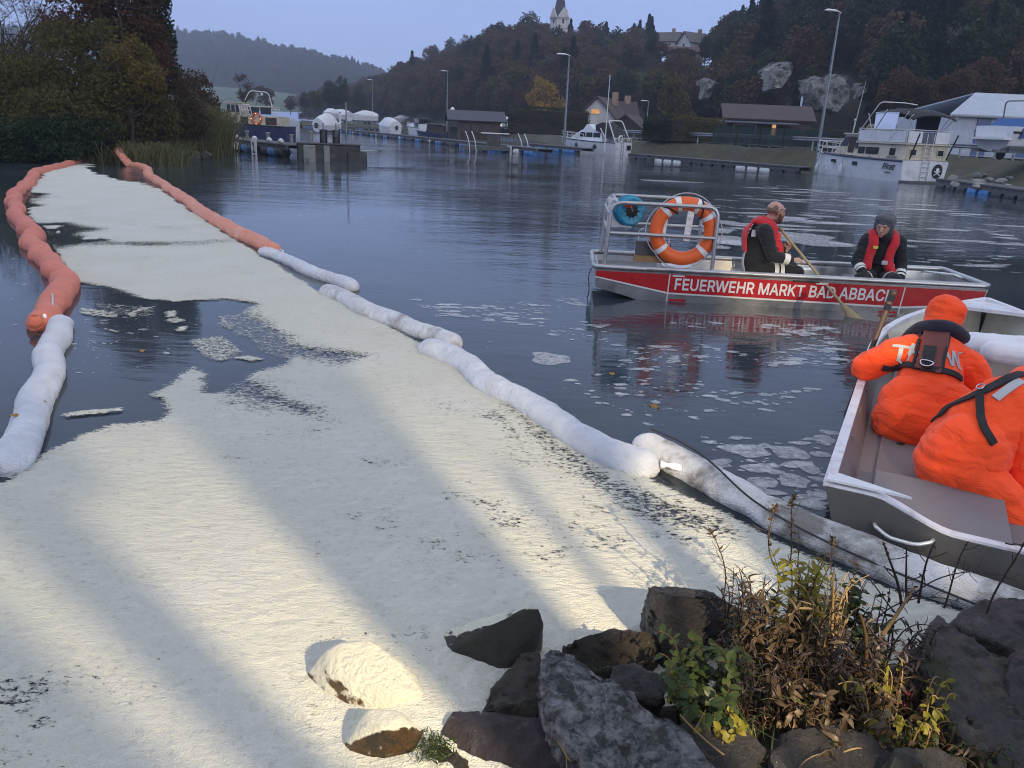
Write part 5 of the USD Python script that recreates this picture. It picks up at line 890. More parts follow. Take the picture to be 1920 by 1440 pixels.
obj('wake_tower', tube(bent([(2.0, -1.0, 1.8), (1.7, -.9, 3.2), (1.7, .9, 3.2), (2.0, 1.0, 1.8)], .25), .04, 6), 'steel_grey', t, True)
# ---------------------------------------------------------------- shed, houses, hedges, fence
mat('shed_metal', {'tc': ('texture_coordinate', {}), 'n': ('noise_texture', {'scale': 1.5, 'detail': 4}), 'w': ('wave_texture', {'scale': 3.0, 'bands_direction': 'x'}), 'r': ('rgb_ramp', {'ramp': [(.3, (.34, .38, .44)), (.7, (.42, .46, .52))]}), 'b': ('bump', {'strength': .6, 'distance': .03}), 'p': ('principled_bsdf', {'roughness': .5, 'metallic': .1})},
    [('tc.object', 'n.vector'), ('tc.object', 'w.vector'), ('n.fac', 'r.fac'), ('r.color', 'p.base_color'), ('w.fac', 'b.height'), ('b.normal', 'p.normal')])
c = atY(1768, 286, 62); hp = lambda py: atY(1768, py, 62)[2]; z0 = ZL - .1; hw = hp(216) - z0; t = thing('boat_shed', 'pale grey metal boat shed with blue doors and a shallow roof', 'shed', V(c[0], c[1], z0), .0)
obj('wall', box((8, 5, hw / 2), (16, 10, hw)), 'shed_metal', t)
obj('roof', loft([[(-.25, -.4, hw), (16.3, -.4, hw), (16.3, -.4, hw + .12), (-.25, -.4, hw + .12)], [(4.2, 5, hw + 1.9), (12, 5, hw + 1.9), (12, 5, hw + 2.0), (4.2, 5, hw + 2.0)], [(-.25, 10.4, hw), (16.3, 10.4, hw), (16.3, 10.4, hw + .12), (-.25, 10.4, hw + .12)]]), 'shed_metal', t)
for x, w in [(2.6, 1.0), (6.4, 2.0)]: obj('door', box((x, -.04, hw * .48), (w, .08, hw * .96)), 'blue_paint', t)
obj('gutter', tube([(-.3, -.45, hw - .02), (16.3, -.45, hw - .02)], .07, 6), 'steel_grey', t)
mat('lit_window', {'tc': ('texture_coordinate', {}), 'n': ('noise_texture', {'scale': 2.5}), 'r': ('rgb_ramp', {'ramp': [(.35, (1, .35, .08)), (.65, (1, .6, .25))]}), 'e': ('emission', {'strength': .55})}, [('tc.object', 'n.vector'), ('n.fac', 'r.fac'), ('r.color', 'e.color')], surface='e.emission')
house('harbour_house', 'white gabled house with one warm lit window above the hedge', atY(1130, 247, 112) * [1, 1, 0] + V(0, 0, ZL), 7.0, 5.2, 2.2, 2.6, 1.2, 'render_white', 'roof_brown', [('l', .2, 3.1, 1.1, .5, 'lit_window')], (1.5, -1.0))
house('harbour_house', 'dark steep roofed house half hidden behind the white gable', atY(1160, 243, 122) * [1, 1, 0] + V(0, 0, ZL), 4.2, 4.0, 2.3, 2.5, .2, 'wood_brown', 'roof_brown', [('f', 0, 2, .8, .8, 'dark_opening')], (1.0, 0))
house('harbour_house', 'low dark lean-to with a brown roof right of the white gable', atY(1182, 251, 106) * [1, 1, 0] + V(0, 0, ZL), 5.0, 4.0, 1.2, 1.4, 1.15, 'wood_brown', 'roof_brown')
t = house('harbour_house', 'low brown house with a solar panel and a fire-lit window', atY(1428, 262, 84) * [1, 1, 0] + V(0, 0, ZL), 8.2, 5.0, 2.4, 1.25, -.12, 'wood_brown', 'roof_brown', [('f', .6, 1.5, .35, 1.0, 'lit_window'), ('f', -2.2, 1.4, 2.0, .8, 'dark_opening')])
obj('solar_panel', xf(box((0, 0, .14), (2.1, 1.3, .06)), frame(V(.4, -1.4, 3.0), V(1, 0, 0), nrm(V(0, 2.5, 1.25)))), 'canvas_white', t); obj('porch_roof', box((-1.2, -3.4, 2.1), (7.8, 1.8, .1), 0, 0, .12), 'roof_slate', t); obj('stove_pipe', tube([(3.4, 0, 3.5), (3.4, 0, 4.8)], .1, 8), 'stainless', t)
def hedge(label, a, b, w, h, m, seed, n=5200, s=.16):
    a, b = np.array(a), np.array(b); L = np.linalg.norm((b - a)[:2]); rg = np.random.default_rng(seed); t = thing('hedge', label, 'hedge', V(a[0], a[1], ZL), head_of(a, b))
    k = rg.uniform(-1, 1, (n, 3)); ax = np.argmax(np.abs(k) * [.3, 1, 1], 1); k[np.arange(n), ax] = np.sign(k[np.arange(n), ax]) * rg.uniform(.86, 1.0, n); p = np.stack([(k[:, 0] + 1) / 2 * L, k[:, 1] * w / 2, (k[:, 2] + 1) / 2 * h], -1)
    e = np.abs(p[:, 0] / L * 2 - 1); p[:, 2] *= 1 - .3 * np.clip(e - .8, 0, 1) * 5 * .5; p += (fbm(p * 1.1, 3, seed)[:, None] - .5) * .5
    obj('leaves', leaves(p, s, rg), m, t); obj('core', rough(rbox((L / 2, 0, h * .45), (L * .94, w * .8, h * .88), .1), .05, 2), 'forest_floor', t)
hedge('tall dark green clipped hedge behind the boat trailers', land_pt(948, 249), land_pt(1105, 256), 1.4, 3.0, 'leaf_hedge', 31)
hedge('dark clipped hedge left of the dull gold hedge', land_pt(1214, 263), land_pt(1268, 266), 2.0, 2.25, 'leaf_hedge', 32)
hedge('dull gold clipped hedge right of the dark one', land_pt(1264, 266), land_pt(1345, 269), 2.0, 2.2, 'leaf_hedge_gold', 33)
hedge('low dark hedge running behind the leaning lamp post', land_pt(1462, 272), land_pt(1640, 279), 1.4, 2.2, 'leaf_hedge', 34)
mat('mesh_green', {'tr': ('transparent_bsdf', {}), 'd': ('diffuse_bsdf', {'color': (.014, .026, .025)}), 'm': ('mix_closure', {'fac': .62})}, [('tr.BSDF', 'm.closure1'), ('d.BSDF', 'm.closure2')], surface='m.closure')
a, b = land_pt(1335, 271.5), land_pt(1540, 280); L = np.linalg.norm((b - a)[:2]); t = thing('mesh_fence', 'dark green mesh fence in front of the low brown house', 'fence', V(a[0], a[1], ZL), head_of(a, b))
for x in np.arange(0, L, 2.0): obj('post', box((x, 0, .75), (.06, .06, 1.5)), 'leaf_hedge', t); obj('panel', box((x + 1, .03, .75), (1.94, .01, 1.35)), 'mesh_green', t)
# lamps and masts
def lamp(label, px, pb, pt, Y, arm):
    a, b = atY(px, pb, Y), None; zt = atY(px, pt, Y)[2]; h = zt - a[2]; t = thing('street_lamp', label, 'street lamp', a, group=None)
    obj('pole', tube([(0, 0, -1), (0, 0, h * .5), (0, 0, h)], [.13, .1, .06], 10), 'galvanized', t, True); s = nrm(V(*arm)); hd = [V(0, 0, h) + s * k + V(0, 0, dz) for k, dz in [(-.1, -.02), (.1, .06), (.5, .1), (1.0, .09), (1.2, .06)]]
    obj('lamp_head', tube(hd, [.05, .07, .15, .15, .03], 10, True, .55), 'sign_white', t, True)
lamp('tall grey street lamp leaning at the foot of the cliffs, its head reaching left', 1533, 285, 22, 58, (-1, -.3, 0))
lamp('tall street lamp beside the hedge left of the radar arch cruiser', 1058, 262, 104, 74, (-1, -.2, 0))
lamp('distant street lamp left of the cabin raft', 838, 236, 134, 140, (-1, -.2, 0))
lamp('most distant faint street lamp before the dark hill foot', 699, 232, 150, 190, (-1, 0, 0))
lamp('small pale curved street lamp above the green hedge', 1210, 258, 190, 120, (-1, 0, 0))
a = atY(1133, 285, 71); t = thing('flag_mast', 'bare thin mast rising from the radar arch cruiser', 'mast', a); obj('mast', tube([(0, 0, 0), (0, 0, atY(1133, 141, 71)[2] - a[2])], [.05, .03], 8), 'tube_white', t, True); obj('truck', lathe([(.001, -.03), (.06, 0), (.001, .06)], 8, (0, 0, atY(1133, 141, 71)[2] - a[2])), 'tube_white', t, True)
a = at(638, 246); t = thing('mooring_pile', 'thick white mooring pile standing by the far pontoon', 'pile', a); obj('shaft', tube([(0, 0, -1), (0, 0, 3.2)], .2, 12), 'barrel_white', t, True); obj('cap', lathe([(.22, 3.2), (.22, 3.3), (.001, 3.36)], 12), 'galvanized', t, True)
a = atY(848, 236, 150); t = thing('boat_beacon', 'short white beacon on posts above the cabin raft roof', 'beacon', a); obj('post', tube([(0, 0, 0), (0, 0, 2.2)], .15, 8), 'letter_black', t); obj('dome', lathe([(.55, 2.2), (.5, 2.7), (.25, 3.2), (.001, 3.3)], 12), 'sign_white', t, True)
a = atY(407, 236, 120); t = thing('yard_light', 'small yellow light glowing at the right edge of the left wood', 'lamp', a); obj('post', tube([(0, 0, 0), (0, 0, 2.4)], .06, 6), 'galvanized', t); obj('lens', lathe([(.001, 2.35), (.2, 2.42), (.2, 2.6), (.001, 2.7)], 10), 'lit_window', t)
# bank stones at the right
rg = np.random.default_rng(19)
for i in range(16):
    p = at(rg.uniform(1780, 1900), 0 + rg.uniform(326, 352), .35); s = rg.uniform(.15, .38)
    obj('shore_stone', stone(p, (s, s * .8, s * .6), 300 + i), 'concrete', None, 30, label='pale rubble stone on the bank behind the stern of the white cabin cruiser', cat_='stone', group='pale rubble on the right bank')
# ---------------------------------------------------------------- people: bodies and clothes
def cloth(name, col, fold=1.0, rough_=.85, var=.1, sheen=.1):
    return mat(name, {'tc': ('texture_coordinate', {}), 'n': ('noise_texture', {'scale': 5, 'detail': 5}), 'r': ('rgb_ramp', {'ramp': [(.3, tuple(np.array(col) * (1 - var))), (.7, tuple(np.minimum(np.array(col) * (1 + var), 1)))]}),
                      'mp': ('mapping', {'scale': (1, 1, 2.6), 'rotation': (.3, .2, 0)}), 'f': ('noise_texture', {'scale': 6, 'detail': 4, 'roughness': .55, 'distortion': .9}), 'fine': ('noise_texture', {'scale': 300, 'detail': 1}), 'ad': ('math', {'math_type': 'multiply_add', 'value2': .03}),
                      'b': ('bump', {'strength': .6 * fold, 'distance': .045}), 'p': ('principled_bsdf', {'roughness': rough_, 'sheen_weight': sheen, 'specular_ior_level': .3})},
               [('tc.object', 'n.vector'), ('n.fac', 'r.fac'), ('r.color', 'p.base_color'), ('tc.object', 'mp.vector'), ('mp.vector', 'f.vector'), ('tc.object', 'fine.vector'), ('fine.fac', 'ad.value1'), ('f.fac', 'ad.value3'), ('ad.value', 'b.height'), ('b.normal', 'p.normal')])
cloth('suit_orange', (.94, .078, .014)); cloth('jacket_black', (.014, .015, .019)); cloth('trouser_black', (.016, .016, .018)); cloth('vest_red', (.52, .022, .03), .5); cloth('hood_grey', (.10, .105, .115), .4); cloth('collar_navy', (.014, .013, .025), .5)
paint('skin', (.46, .25, .18), .5, var=.08, scale=8); paint('skin_pink', (.48, .26, .20), .5, var=.08, scale=8)
paint('hair_brown', (.19, .11, .07), .8, bump=.6, bscale=120); paint('beard_brown', (.17, .075, .035), .85, bump=.7, bscale=120)
paint('eye_dark', (.02, .015, .012), .2); paint('glasses_black', (.012, .012, .012), .3)
paint('reflective', (.66, .66, .60), .35, var=.05); paint('reflective_grey', (.38, .39, .40), .45, var=.06); paint('reflective_yellow', (.6, .55, .05), .5); paint('strap_black', (.012, .011, .013), .8, bump=.5, bscale=200)
paint('strap_maroon', (.12, .025, .02), .7); paint('glove_black', (.012, .012, .013), .8)
def chain(*pr): return list(pr)
def hand_chains(w, d, n, side=1, s=1.0, curl=.7):
    """palm, four unequal fingers and a thumb; w wrist, d direction of the fingers, n back-of-hand normal"""
    d, n = nrm(d), nrm(n); a = nrm(np.cross(n, d)) * side; out = []; pc = w + d * .045 * s
    for k in (-1, 1): out.append(chain((w, .022 * s), (w + d * .085 * s + a * k * .026 * s, .013 * s)))
    for k, L in [(-1.5, .062), (-.5, .074), (.5, .078), (1.5, .068)]:
        b = w + d * .085 * s + a * k * .0175 * s; q = [b]; dd = d.copy(); ax = np.cross(dd, n)
        for j, f in enumerate((.45, .32, .23)):
            th = curl * (.55 if j == 0 else .8); dd = nrm(dd * math.cos(th) - n * math.sin(th)) if j == 0 else nrm(dd * math.cos(th) + np.cross(np.cross(dd, n), dd) * -math.sin(th) * np.sign(1)); q.append(q[-1] + dd * L * f * s)
        out.append([(p, r * s) for p, r in zip(q, (.010, .0092, .0085, .0075))])
    t0 = w + d * .02 * s + a * .02 * s; t1 = t0 + (d * .5 + a * .75 - n * .35) * .045 * s; t2 = t1 + (d * .9 + a * .1 - n * .6) * .03 * s; out.append([(t0, .014 * s), (t1, .0115 * s), (t2, .0085 * s)])
    return out
def body(joints, hands, parent, mat_='skin', head=None):
    """bare figure under the clothes: one skin from head to feet, with fingers"""
    J = joints; sk = [chain((J['pelvis'], .10), (J['chest'], .10), (J['neck'], .05)), chain((J['neck'], .052), (J['head'], .06))]
    for s in 'lr':
        sk += [chain((J['chest'], .08), (J['sh' + s], .055), (J['el' + s], .04), (J['wr' + s], .027)), chain((J['pelvis'], .09), (J['hip' + s], .085), (J['kn' + s], .055), (J['an' + s], .038), (J['toe' + s], .03))]
    for h in hands: sk += h
    if head: sk += head
    return obj('body', blob(sk, .014, 3), mat_, parent, True)
def head_chains(c, f, up, s=1.0):
    """skull, jaw, nose, ears and brow around the centre c, facing f"""
    f, up = nrm(f), nrm(up); r = nrm(np.cross(f, up)); P = lambda a, b, z: c + (f * a + r * b + up * z) * s
    return [chain((P(-.02, 0, .03), .094 * s), (P(.015, 0, .02), .088 * s), (P(.03, 0, -.03), .07 * s)), chain((P(.03, 0, -.04), .062 * s), (P(.055, 0, -.085), .038 * s)), chain((P(.09, 0, .03), .016 * s), (P(.118, 0, -.012), .014 * s), (P(.10, 0, -.022), .017 * s)),
            chain((P(.085, -.035, .045), .016 * s), (P(.09, .035, .045), .016 * s)), chain((P(.09, -.02, -.055), .012 * s), (P(.09, .02, -.055), .012 * s))] + [chain((P(-.01, k * .085, .025), .012 * s), (P(-.03, k * .098, .03), .014 * s), (P(-.02, k * .088, -.02), .010 * s)) for k in (-1, 1)], P
def folds(mesh, amp, seed, sc=(5, 5, 12)):
    v, f, _ = meshkit.arrays(mesh); n = vnormals(v, f); q = v * np.array(sc) + seed * 3.1; w = fbm(q + fbm(v * 4, 2, seed)[:, None] * 1.5, 3, seed); rid = 1 - np.abs(w - .5) * 4
    return v + n * ((np.clip(rid, -1, 1) * .5) * amp)[:, None], f
def band(p, q, r, w, m, parent, name='reflective_band', sides=16):
    """ring of tape round a limb from p to q"""
    p, q = np.asarray(p, float), np.asarray(q, float); d = nrm(q - p); return obj(name, tube([p, p + d * w * .2, p + d * w * .8, p + d * w], [r * .98, r, r, r * .98], sides, False), m, parent, True)
def ribbon(pts, w, th, nrms, n=24):
    """flat strap along points; nrms = outward normals"""
    pts = spline(pts, n); nn = np.array([np.interp(np.linspace(0, 1, n), np.linspace(0, 1, len(nrms)), np.array(nrms)[:, k]) for k in range(3)]).T; t = np.gradient(pts, axis=0); rings = []
    for p, d, k in zip(pts, t, nn): k = nrm(k - nrm(d) * (k @ nrm(d))); s = nrm(np.cross(d, k)); rings.append([p - s * w / 2, p + s * w / 2, p + s * w / 2 + k * th, p - s * w / 2 + k * th])
    return loft(rings)
def drape(target, pts, lift=.008):
    """points pushed onto the surface of a mesh (nearest point), with the normals there"""
    tm = trimesh.Trimesh(*target, process=False); q, d, tri = trimesh.proximity.closest_point(tm, np.asarray(pts, float)); n = tm.face_normals[tri]; return q + n * lift, n
def strap_on(target, pts, w, m, parent, name='strap', th=.006, n=30, lift=.004):
    q, nn = drape(target, spline(pts, n), lift); 
    for _ in range(2): nn[1:-1] = (nn[:-2] + nn[1:-1] + nn[2:]) / 3; q[1:-1] = (q[:-2] + 2 * q[1:-1] + q[2:]) / 4
    rings = []; t = np.gradient(q, axis=0)
    for p, d, k in zip(q, t, nn): k = nrm(k); s = nrm(np.cross(d, k)); rings.append([p - s * w / 2 - k * .004, p + s * w / 2 - k * .004, p + s * w / 2 + k * th, p - s * w / 2 + k * th])
    return obj(name, loft(rings), m, parent, 40)
# ---------------------------------------------------------------- the fire brigade's flat boat
FO = at(1117, 500, .38); FO[2] = 0; FE_ = at(1850, 550, .38); LB = 4.52; FU = V(1, -.06, 0); FU /= np.linalg.norm(FU); FN = V(-FU[1], FU[0], 0); FRZ = math.atan2(FU[1], FU[0]); WB_ = 1.18
mat('aluminium', {'tc': ('texture_coordinate', {}), 'n': ('noise_texture', {'scale': 3, 'detail': 7, 'roughness': .7}), 'r': ('rgb_ramp', {'ramp': [(.3, (.30, .30, .30)), (.7, (.50, .50, .50))]}), 'rr': ('map_range', {'from_min': .3, 'from_max': .7, 'to_min': .28, 'to_max': .5}), 'f': ('noise_texture', {'scale': 60, 'detail': 3}), 'b': ('bump', {'strength': .15, 'distance': .01}), 'p': ('principled_bsdf', {'metallic': .85})},
    [('tc.object', 'n.vector'), ('n.fac', 'r.fac'), ('r.color', 'p.base_color'), ('n.fac', 'rr.value'), ('rr.result', 'p.roughness'), ('tc.object', 'f.vector'), ('f.fac', 'b.height'), ('b.normal', 'p.normal')])
paint('aluminium_bright', (.72, .71, .68), .35, .7, bump=.3, bscale=60); paint('red_foil', (.45, .018, .022), .3, var=.06, coat=.3); paint('foil_white', (.72, .72, .70), .4, var=.04)
paint('mat_grey', (.16, .16, .165), .8, bump=.4, bscale=90); paint('buoy_orange', (.78, .125, .02), .5, var=.06, bump=.2, bscale=30); paint('reel_blue', (.02, .22, .34), .45, var=.25, scale=14); paint('crank_red', (.7, .05, .02), .4); paint('wood_plank', (.26, .15, .065), .7, var=.25, scale=5, bump=.4); paint('paddle_wood', (.34, .25, .13), .55, var=.15, scale=4, bump=.3); paint('paddle_dark', (.075, .045, .03), .55, var=.3, scale=5)
fb = thing('fire_boat', 'flat aluminium fire brigade boat with red striped side and white lettering', 'boat', FO, FRZ)
side = [(0, .36), (LB, .36), (LB - .02, .22), (LB - .45, .02), (LB - .9, -.1), (.85, -.1), (.35, .05), (0.02, .13)]
def flare(mesh, s, y0): v, f, _ = meshkit.arrays(mesh); v = v.copy(); v[:, 1] += s * .07 * np.clip((.36 - v[:, 2]) / .46, 0, 1); return v, f
XZ = lambda y: frame(V(0, y, 0), V(1, 0, 0), V(0, 0, 1), V(0, -1, 0))
obj('hull_side', flare(prism(side, .03, XZ(.03)), 1, 0), 'aluminium', fb); obj('hull_side', flare(prism(side, .03, XZ(WB_)), -1, 0), 'aluminium', fb)
bt = [(.02, .13), (.35, .05), (.85, -.1), (LB - .9, -.1), (LB - .45, .02), (LB - .02, .22)]
obj('hull_bottom', loft([[(x, .08, z), (x, WB_ - .08, z)] for x, z in bt], False), 'aluminium', fb); obj('transom', box((.03, WB_ / 2, .245), (.03, WB_ - .1, .23)), 'aluminium', fb); obj('bow_plate', box((LB - .02, WB_ / 2, .29), (.03, WB_ - .08, .14)), 'aluminium', fb)
obj('floor', box((LB / 2 + .4, WB_ / 2, .06), (LB - 1.3, WB_ - .16, .03)), 'aluminium', fb); obj('foredeck', box((LB - .38, WB_ / 2, .25), (.7, WB_ - .1, .025)), 'aluminium', fb)
obj('aft_deck', box((.45, WB_ / 2, .27), (.82, WB_ - .1, .025)), 'mat_grey', fb); ck = obj('checker_plate', box((1.0, WB_ / 2 - .1, .24), (.36, WB_ - .3, .3)), 'aluminium_bright', fb)
for x in np.arange(.86, 1.16, .06):
    pass
gw = bent([(.0, 0, .385), (LB, 0, .385)], .05); gun = [(-.02, .0), (LB, .0), (LB + .02, WB_), (-.02, WB_)]
obj('gunwale_rail', tube(bent([(.6, 0, .385), (-.02, .0, .385), (-.02, WB_, .385), (LB * .5, WB_, .385), (LB + .0, WB_, .40), (LB + .0, .0, .40), (.6, .0, .385)], .07), .030, 10), 'aluminium', fb, True)
for x in (1.95, 3.35): obj('bench', box((x, WB_ / 2, .26), (.28, WB_ - .1, .03)), 'aluminium', fb); obj('bench_support', box((x, WB_ / 2, .16), (.2, WB_ - .16, .17)), 'aluminium_bright', fb)
for x in (2.55, 3.0, 3.85): obj('frame_rib', cat([box((x, s, .2), (.05, .03, .28)) for s in (WB_ - .06,)]), 'aluminium', fb)
obj('inner_locker', rbox((2.62, WB_ - .14, .22), (.42, .2, .26), .02), 'aluminium_bright', fb)
obj('rope_eye', tube(bent([(LB - .25, WB_ - .05, .36), (LB - .12, WB_ / 2, .42), (LB - .02, WB_ / 2, .38)], .06), .014, 8), 'aluminium_bright', fb, True)
r_ = [(.01, .335), (.87, .335), (.87, .118), (.01, .27)]; yy = lambda z: .07 * (.36 - z) / .46
def decal(name, pts, m, lift, parent=fb):
    return obj(name, flare(prism(pts, .003, XZ(-.001 - lift)), 1, 0), m, parent)
st = [decal('red_stripe', r_, 'red_foil', .0), decal('red_stripe', [(.885, .335), (3.58, .335), (3.58, .10), (.885, .115)], 'red_foil', .0), decal('red_stripe', [(3.595, .335), (LB - .02, .335), (LB - .03, .245), (LB - .25, .185), (LB - .55, .135), (3.595, .10)], 'red_foil', .0)]
decal('white_line', [(.01, .268), (.87, .116), (.885, .112), (3.58, .097), (3.595, .097), (LB - .55, .132), (LB - .25, .182), (LB - .03, .242), (LB - .03, .226), (LB - .25, .164), (LB - .55, .112), (3.6, .077), (.88, .094), (.01, .252)], 'foil_white', .001); decal('seam', [(.871, .335), (.884, .335), (.884, -.03), (.871, -.03)], 'foil_white', .002); decal('seam', [(3.581, .335), (3.594, .335), (3.594, -.03), (3.581, -.03)], 'foil_white', .002)
decal('red_mark', [(.90, .035), (1.1, .035), (1.1, .008), (.90, .008)], 'red_foil', .002); decal('red_mark', [(3.36, .035), (3.57, .035), (3.57, .008), (3.36, .008)], 'red_foil', .002); decal('pale_sticker', [(.91, .33), (1.05, .33), (1.05, .312), (.91, .312)], 'foil_white', .003); decal('pale_sticker', [(2.56, .333), (2.72, .333), (2.70, .312), (2.58, .312)], 'foil_white', .003)
def fit_text(text, h, wd, x0, z0, lift, m, parent):
    x = x0; tm = meshkit.text_mesh(text, h, .003, True); v = np.array(tm.vertices); v[:, 0] = (v[:, 0] - v[:, 0].min()) / (v[:, 0].max() - v[:, 0].min()) * wd + x0; v[:, 1] += z0
    return obj('lettering', flare(xf((v, np.array(tm.faces)), XZ(-.003 - lift)), 1, 0), m, parent)
fit_text('FEUERWEHR MARKT BAD ABBACH', .135, 2.54, .95, .155, .002, 'foil_white', st[1])
# cage
TR = .023; cage = []
for y in (.03, WB_ - .04): obj('cage_hoop', tube(bent([(.10, y, .38), (.13, y, 1.13), (1.36, y, 1.13), (1.36, y, .38)], .14), TR, 10), 'aluminium', fb, True); obj('cage_bar', tube([(.115, y, .78), (1.36, y, .78)], TR * .9, 10), 'aluminium', fb, True)
for x, z in [(.2, 1.13), (1.28, 1.13), (.115, .80), (1.36, .80), (.115, 1.0)]: obj('cross_tube', tube([(x, .03, z), (x, WB_ - .04, z)], TR * .85, 10), 'aluminium', fb, True)
for x in (.76, 1.05): obj('flat_bar', box((x, .10, .93), (.075, .008, .42), 0, .06), 'aluminium_bright', fb)
obj('prop_tube', tube([(1.1, .5, .3), (1.1, .5, .42)], .03, 10), 'aluminium', fb, True); obj('seat_hanger', tube(bent([(.55, .3, .82), (.5, .3, .8), (.5, .3, .5)], .03), .008, 6), 'aluminium_bright', fb, True); obj('seat_hanger', tube([(.86, .25, .74), (.86, .25, .5)], .008, 6), 'aluminium_bright', fb, True)
obj('wooden_plate', box((.68, .28, .56), (.42, .04, .22)), 'deck_wood', fb); obj('wooden_ledge', box((.68, .25, .47), (.44, .12, .07)), 'wood_plank', fb); obj('reel_bracket', box((.26, .42, .98), (.3, .03, .34)), 'aluminium_bright', fb)
obj('loose_rope', tube(spline([(.18, .2, .30), (.3, .15, .3), (.45, .2, .3), (.6, .14, .3), (.75, .2, .3)], 24), .01, 6), 'rope_grey', fb, True); obj('mooring_line', tube(spline([(-.04, .03, .36), (-.07, .02, .2), (-.06, .02, .05), (-.09, .02, -.02)], 14), .006, 5), 'rope_black', fb, True)
obj('water_mark_strip', box((2.45, -.022, .34), (.3, .004, .02)), 'letter_black', fb)
def fbw(x, y, z): return FO + FU * x + FN * y + V(0, 0, z)
# lifebuoy hanging in the cage
t = thing('lifebuoy', 'orange lifebuoy with white bands hanging in the cage of the fire boat', 'lifebuoy', fbw(1.0, .13, .83), FRZ)
a = np.linspace(0, 2 * np.pi, 61); Rb, rb_ = .318, .082
obj('ring', tube([(Rb * math.cos(k), 0, Rb * math.sin(k)) for k in a], rb_, 18, False, 1.0), 'buoy_orange', t, True)
for k in (.60, 2.35, 3.85, 5.55, 1.15, 1.85): q = np.linspace(k - .085, k + .085, 8); obj('white_band', tube([(Rb * math.cos(s), 0, Rb * math.sin(s)) for s in q], rb_ + .003, 18, False), 'foil_white', t, True)
ln = []
for k in range(4): b0, b1 = [.60, 2.35, 3.85, 5.55][k], [2.35, 3.85, 5.55, .60 + 2 * math.pi][k]; ln.append(tube([((Rb + rb_ + .01 + .035 * math.sin((s - b0) / (b1 - b0) * math.pi)) * math.cos(s), -.01, (Rb + rb_ + .01 + .03 * math.sin((s - b0) / (b1 - b0) * math.pi)) * math.sin(s)) for s in np.linspace(b0, b1, 16)], .006, 6))
for l in ln: obj('grab_line', l, 'rope_grey', t, True)
for k in (.95, 2.2): obj('hanging_strap', tube([((Rb + s) * math.cos(k + d), -.09 if abs(s) < .07 else -.02, (Rb + s) * math.sin(k + d)) for s, d in [(.09, .18), (.05, .1), (0, .0), (-.06, -.12), (-.1, -.2)]], .009, 6), 'strap_black', t, True)
# rope reel
t = thing('rope_reel', 'turquoise rope reel with red crank knob at the top left of the cage', 'reel', fbw(.36, .32, 1.02), FRZ + .35)
RY = frame(V(0, 0, 0), V(1, 0, 0), V(0, 0, 1), V(0, -1, 0)); pr_ = [(.06, -.08), (.155, -.085), (.178, -.06)]
for k in np.linspace(-.06, .06, 7): pr_ += [(.18, k - .008), (.168, k)]
pr_ += [(.178, .06), (.15, .085), (.075, .075)]; obj('rope_coil', rough(xf(lathe(pr_, 36), RY), .008, 22, 3), 'reel_blue', t, 40); obj('hub', xf(lathe([(.001, -.1), (.075, -.1), (.085, .04), (.07, .07), (.03, .085), (.001, .085)], 16), RY), 'letter_black', t, 30)
for k in range(10): obj('spoke', xf(box((.085 * math.cos(k * .63), .085 * math.sin(k * .63), .07), (.03, .012, .02), k * .63), RY), 'letter_black', t)
obj('crank_arm', xf(tube([(0, 0, .09), (-.03, .05, .11), (-.07, .07, .12)], .01, 8), RY), 'stainless', t, True); obj('crank_knob', xf(lathe([(.001, .10), (.035, .11), (.042, .14), (.035, .18), (.001, .19)], 14, (-.085, .085, 0)), RY), 'crank_red', t, True)
# --- bearded man with a paddle
L3 = lambda x, y, z: V(x, y, z)
pm = thing('person', 'bearded bald man with glasses and red life vest, sitting paddling in the fire boat', 'person', FO, FRZ)
J = dict(pelvis=L3(1.98, .50, .40), chest=L3(1.99, .52, .76), neck=L3(2.05, .53, .95), head=L3(2.13, .53, 1.06), shl=L3(2.02, .72, .86), shr=L3(1.98, .31, .86), ell=L3(2.17, .72, .62), elr=L3(2.09, .24, .58), wrl=L3(2.30, .45, .62), wrr=L3(2.33, .27, .54), hipl=L3(2.0, .60, .36), hipr=L3(2.0, .40, .36), knl=L3(2.45, .66, .38), knr=L3(2.44, .37, .38), anl=L3(2.55, .66, .12), anr=L3(2.55, .37, .12), toel=L3(2.7, .66, .09), toer=L3(2.7, .37, .09))
hc, P = head_chains(J['head'] + V(0, 0, .01), V(.93, .30, -.12), V(.1, 0, 1), 1.0)
G1, G2 = L3(2.31, .44, .70), L3(2.40, .24, .555)
hd = hand_chains(J['wrr'], V(.85, -.2, .15), V(.1, -.4, .9), 1, .95, 1.0) + hand_chains(J['wrl'], V(.3, -.3, .8), V(.8, .3, -.1), -1, .95, 1.0)
body(J, [hd], pm, 'skin_pink', hc)
def jacket(J, m, parent, k=1.0, belly=.155, seed=1, sleeve=True):
    sk = [chain((J['pelvis'] - V(0, 0, .05), belly * k), (J['pelvis'] + V(0, 0, .1), (belly + .01) * k), (J['chest'], .15 * k), (J['chest'] + (J['neck'] - J['chest']) * .65, .085 * k)), chain((J['shl'], .085 * k), (J['chest'] + V(0, 0, .05), .13 * k), (J['shr'], .085 * k))]
    for s in 'lr': sk.append(chain((J['sh' + s], .088 * k), (J['el' + s], .068 * k), (J['wr' + s] + (J['el' + s] - J['wr' + s]) * .12, .05 * k)))
    g = folds(blob(sk, .02, 8), .018, seed); obj('jacket', g, m, parent, True); return g
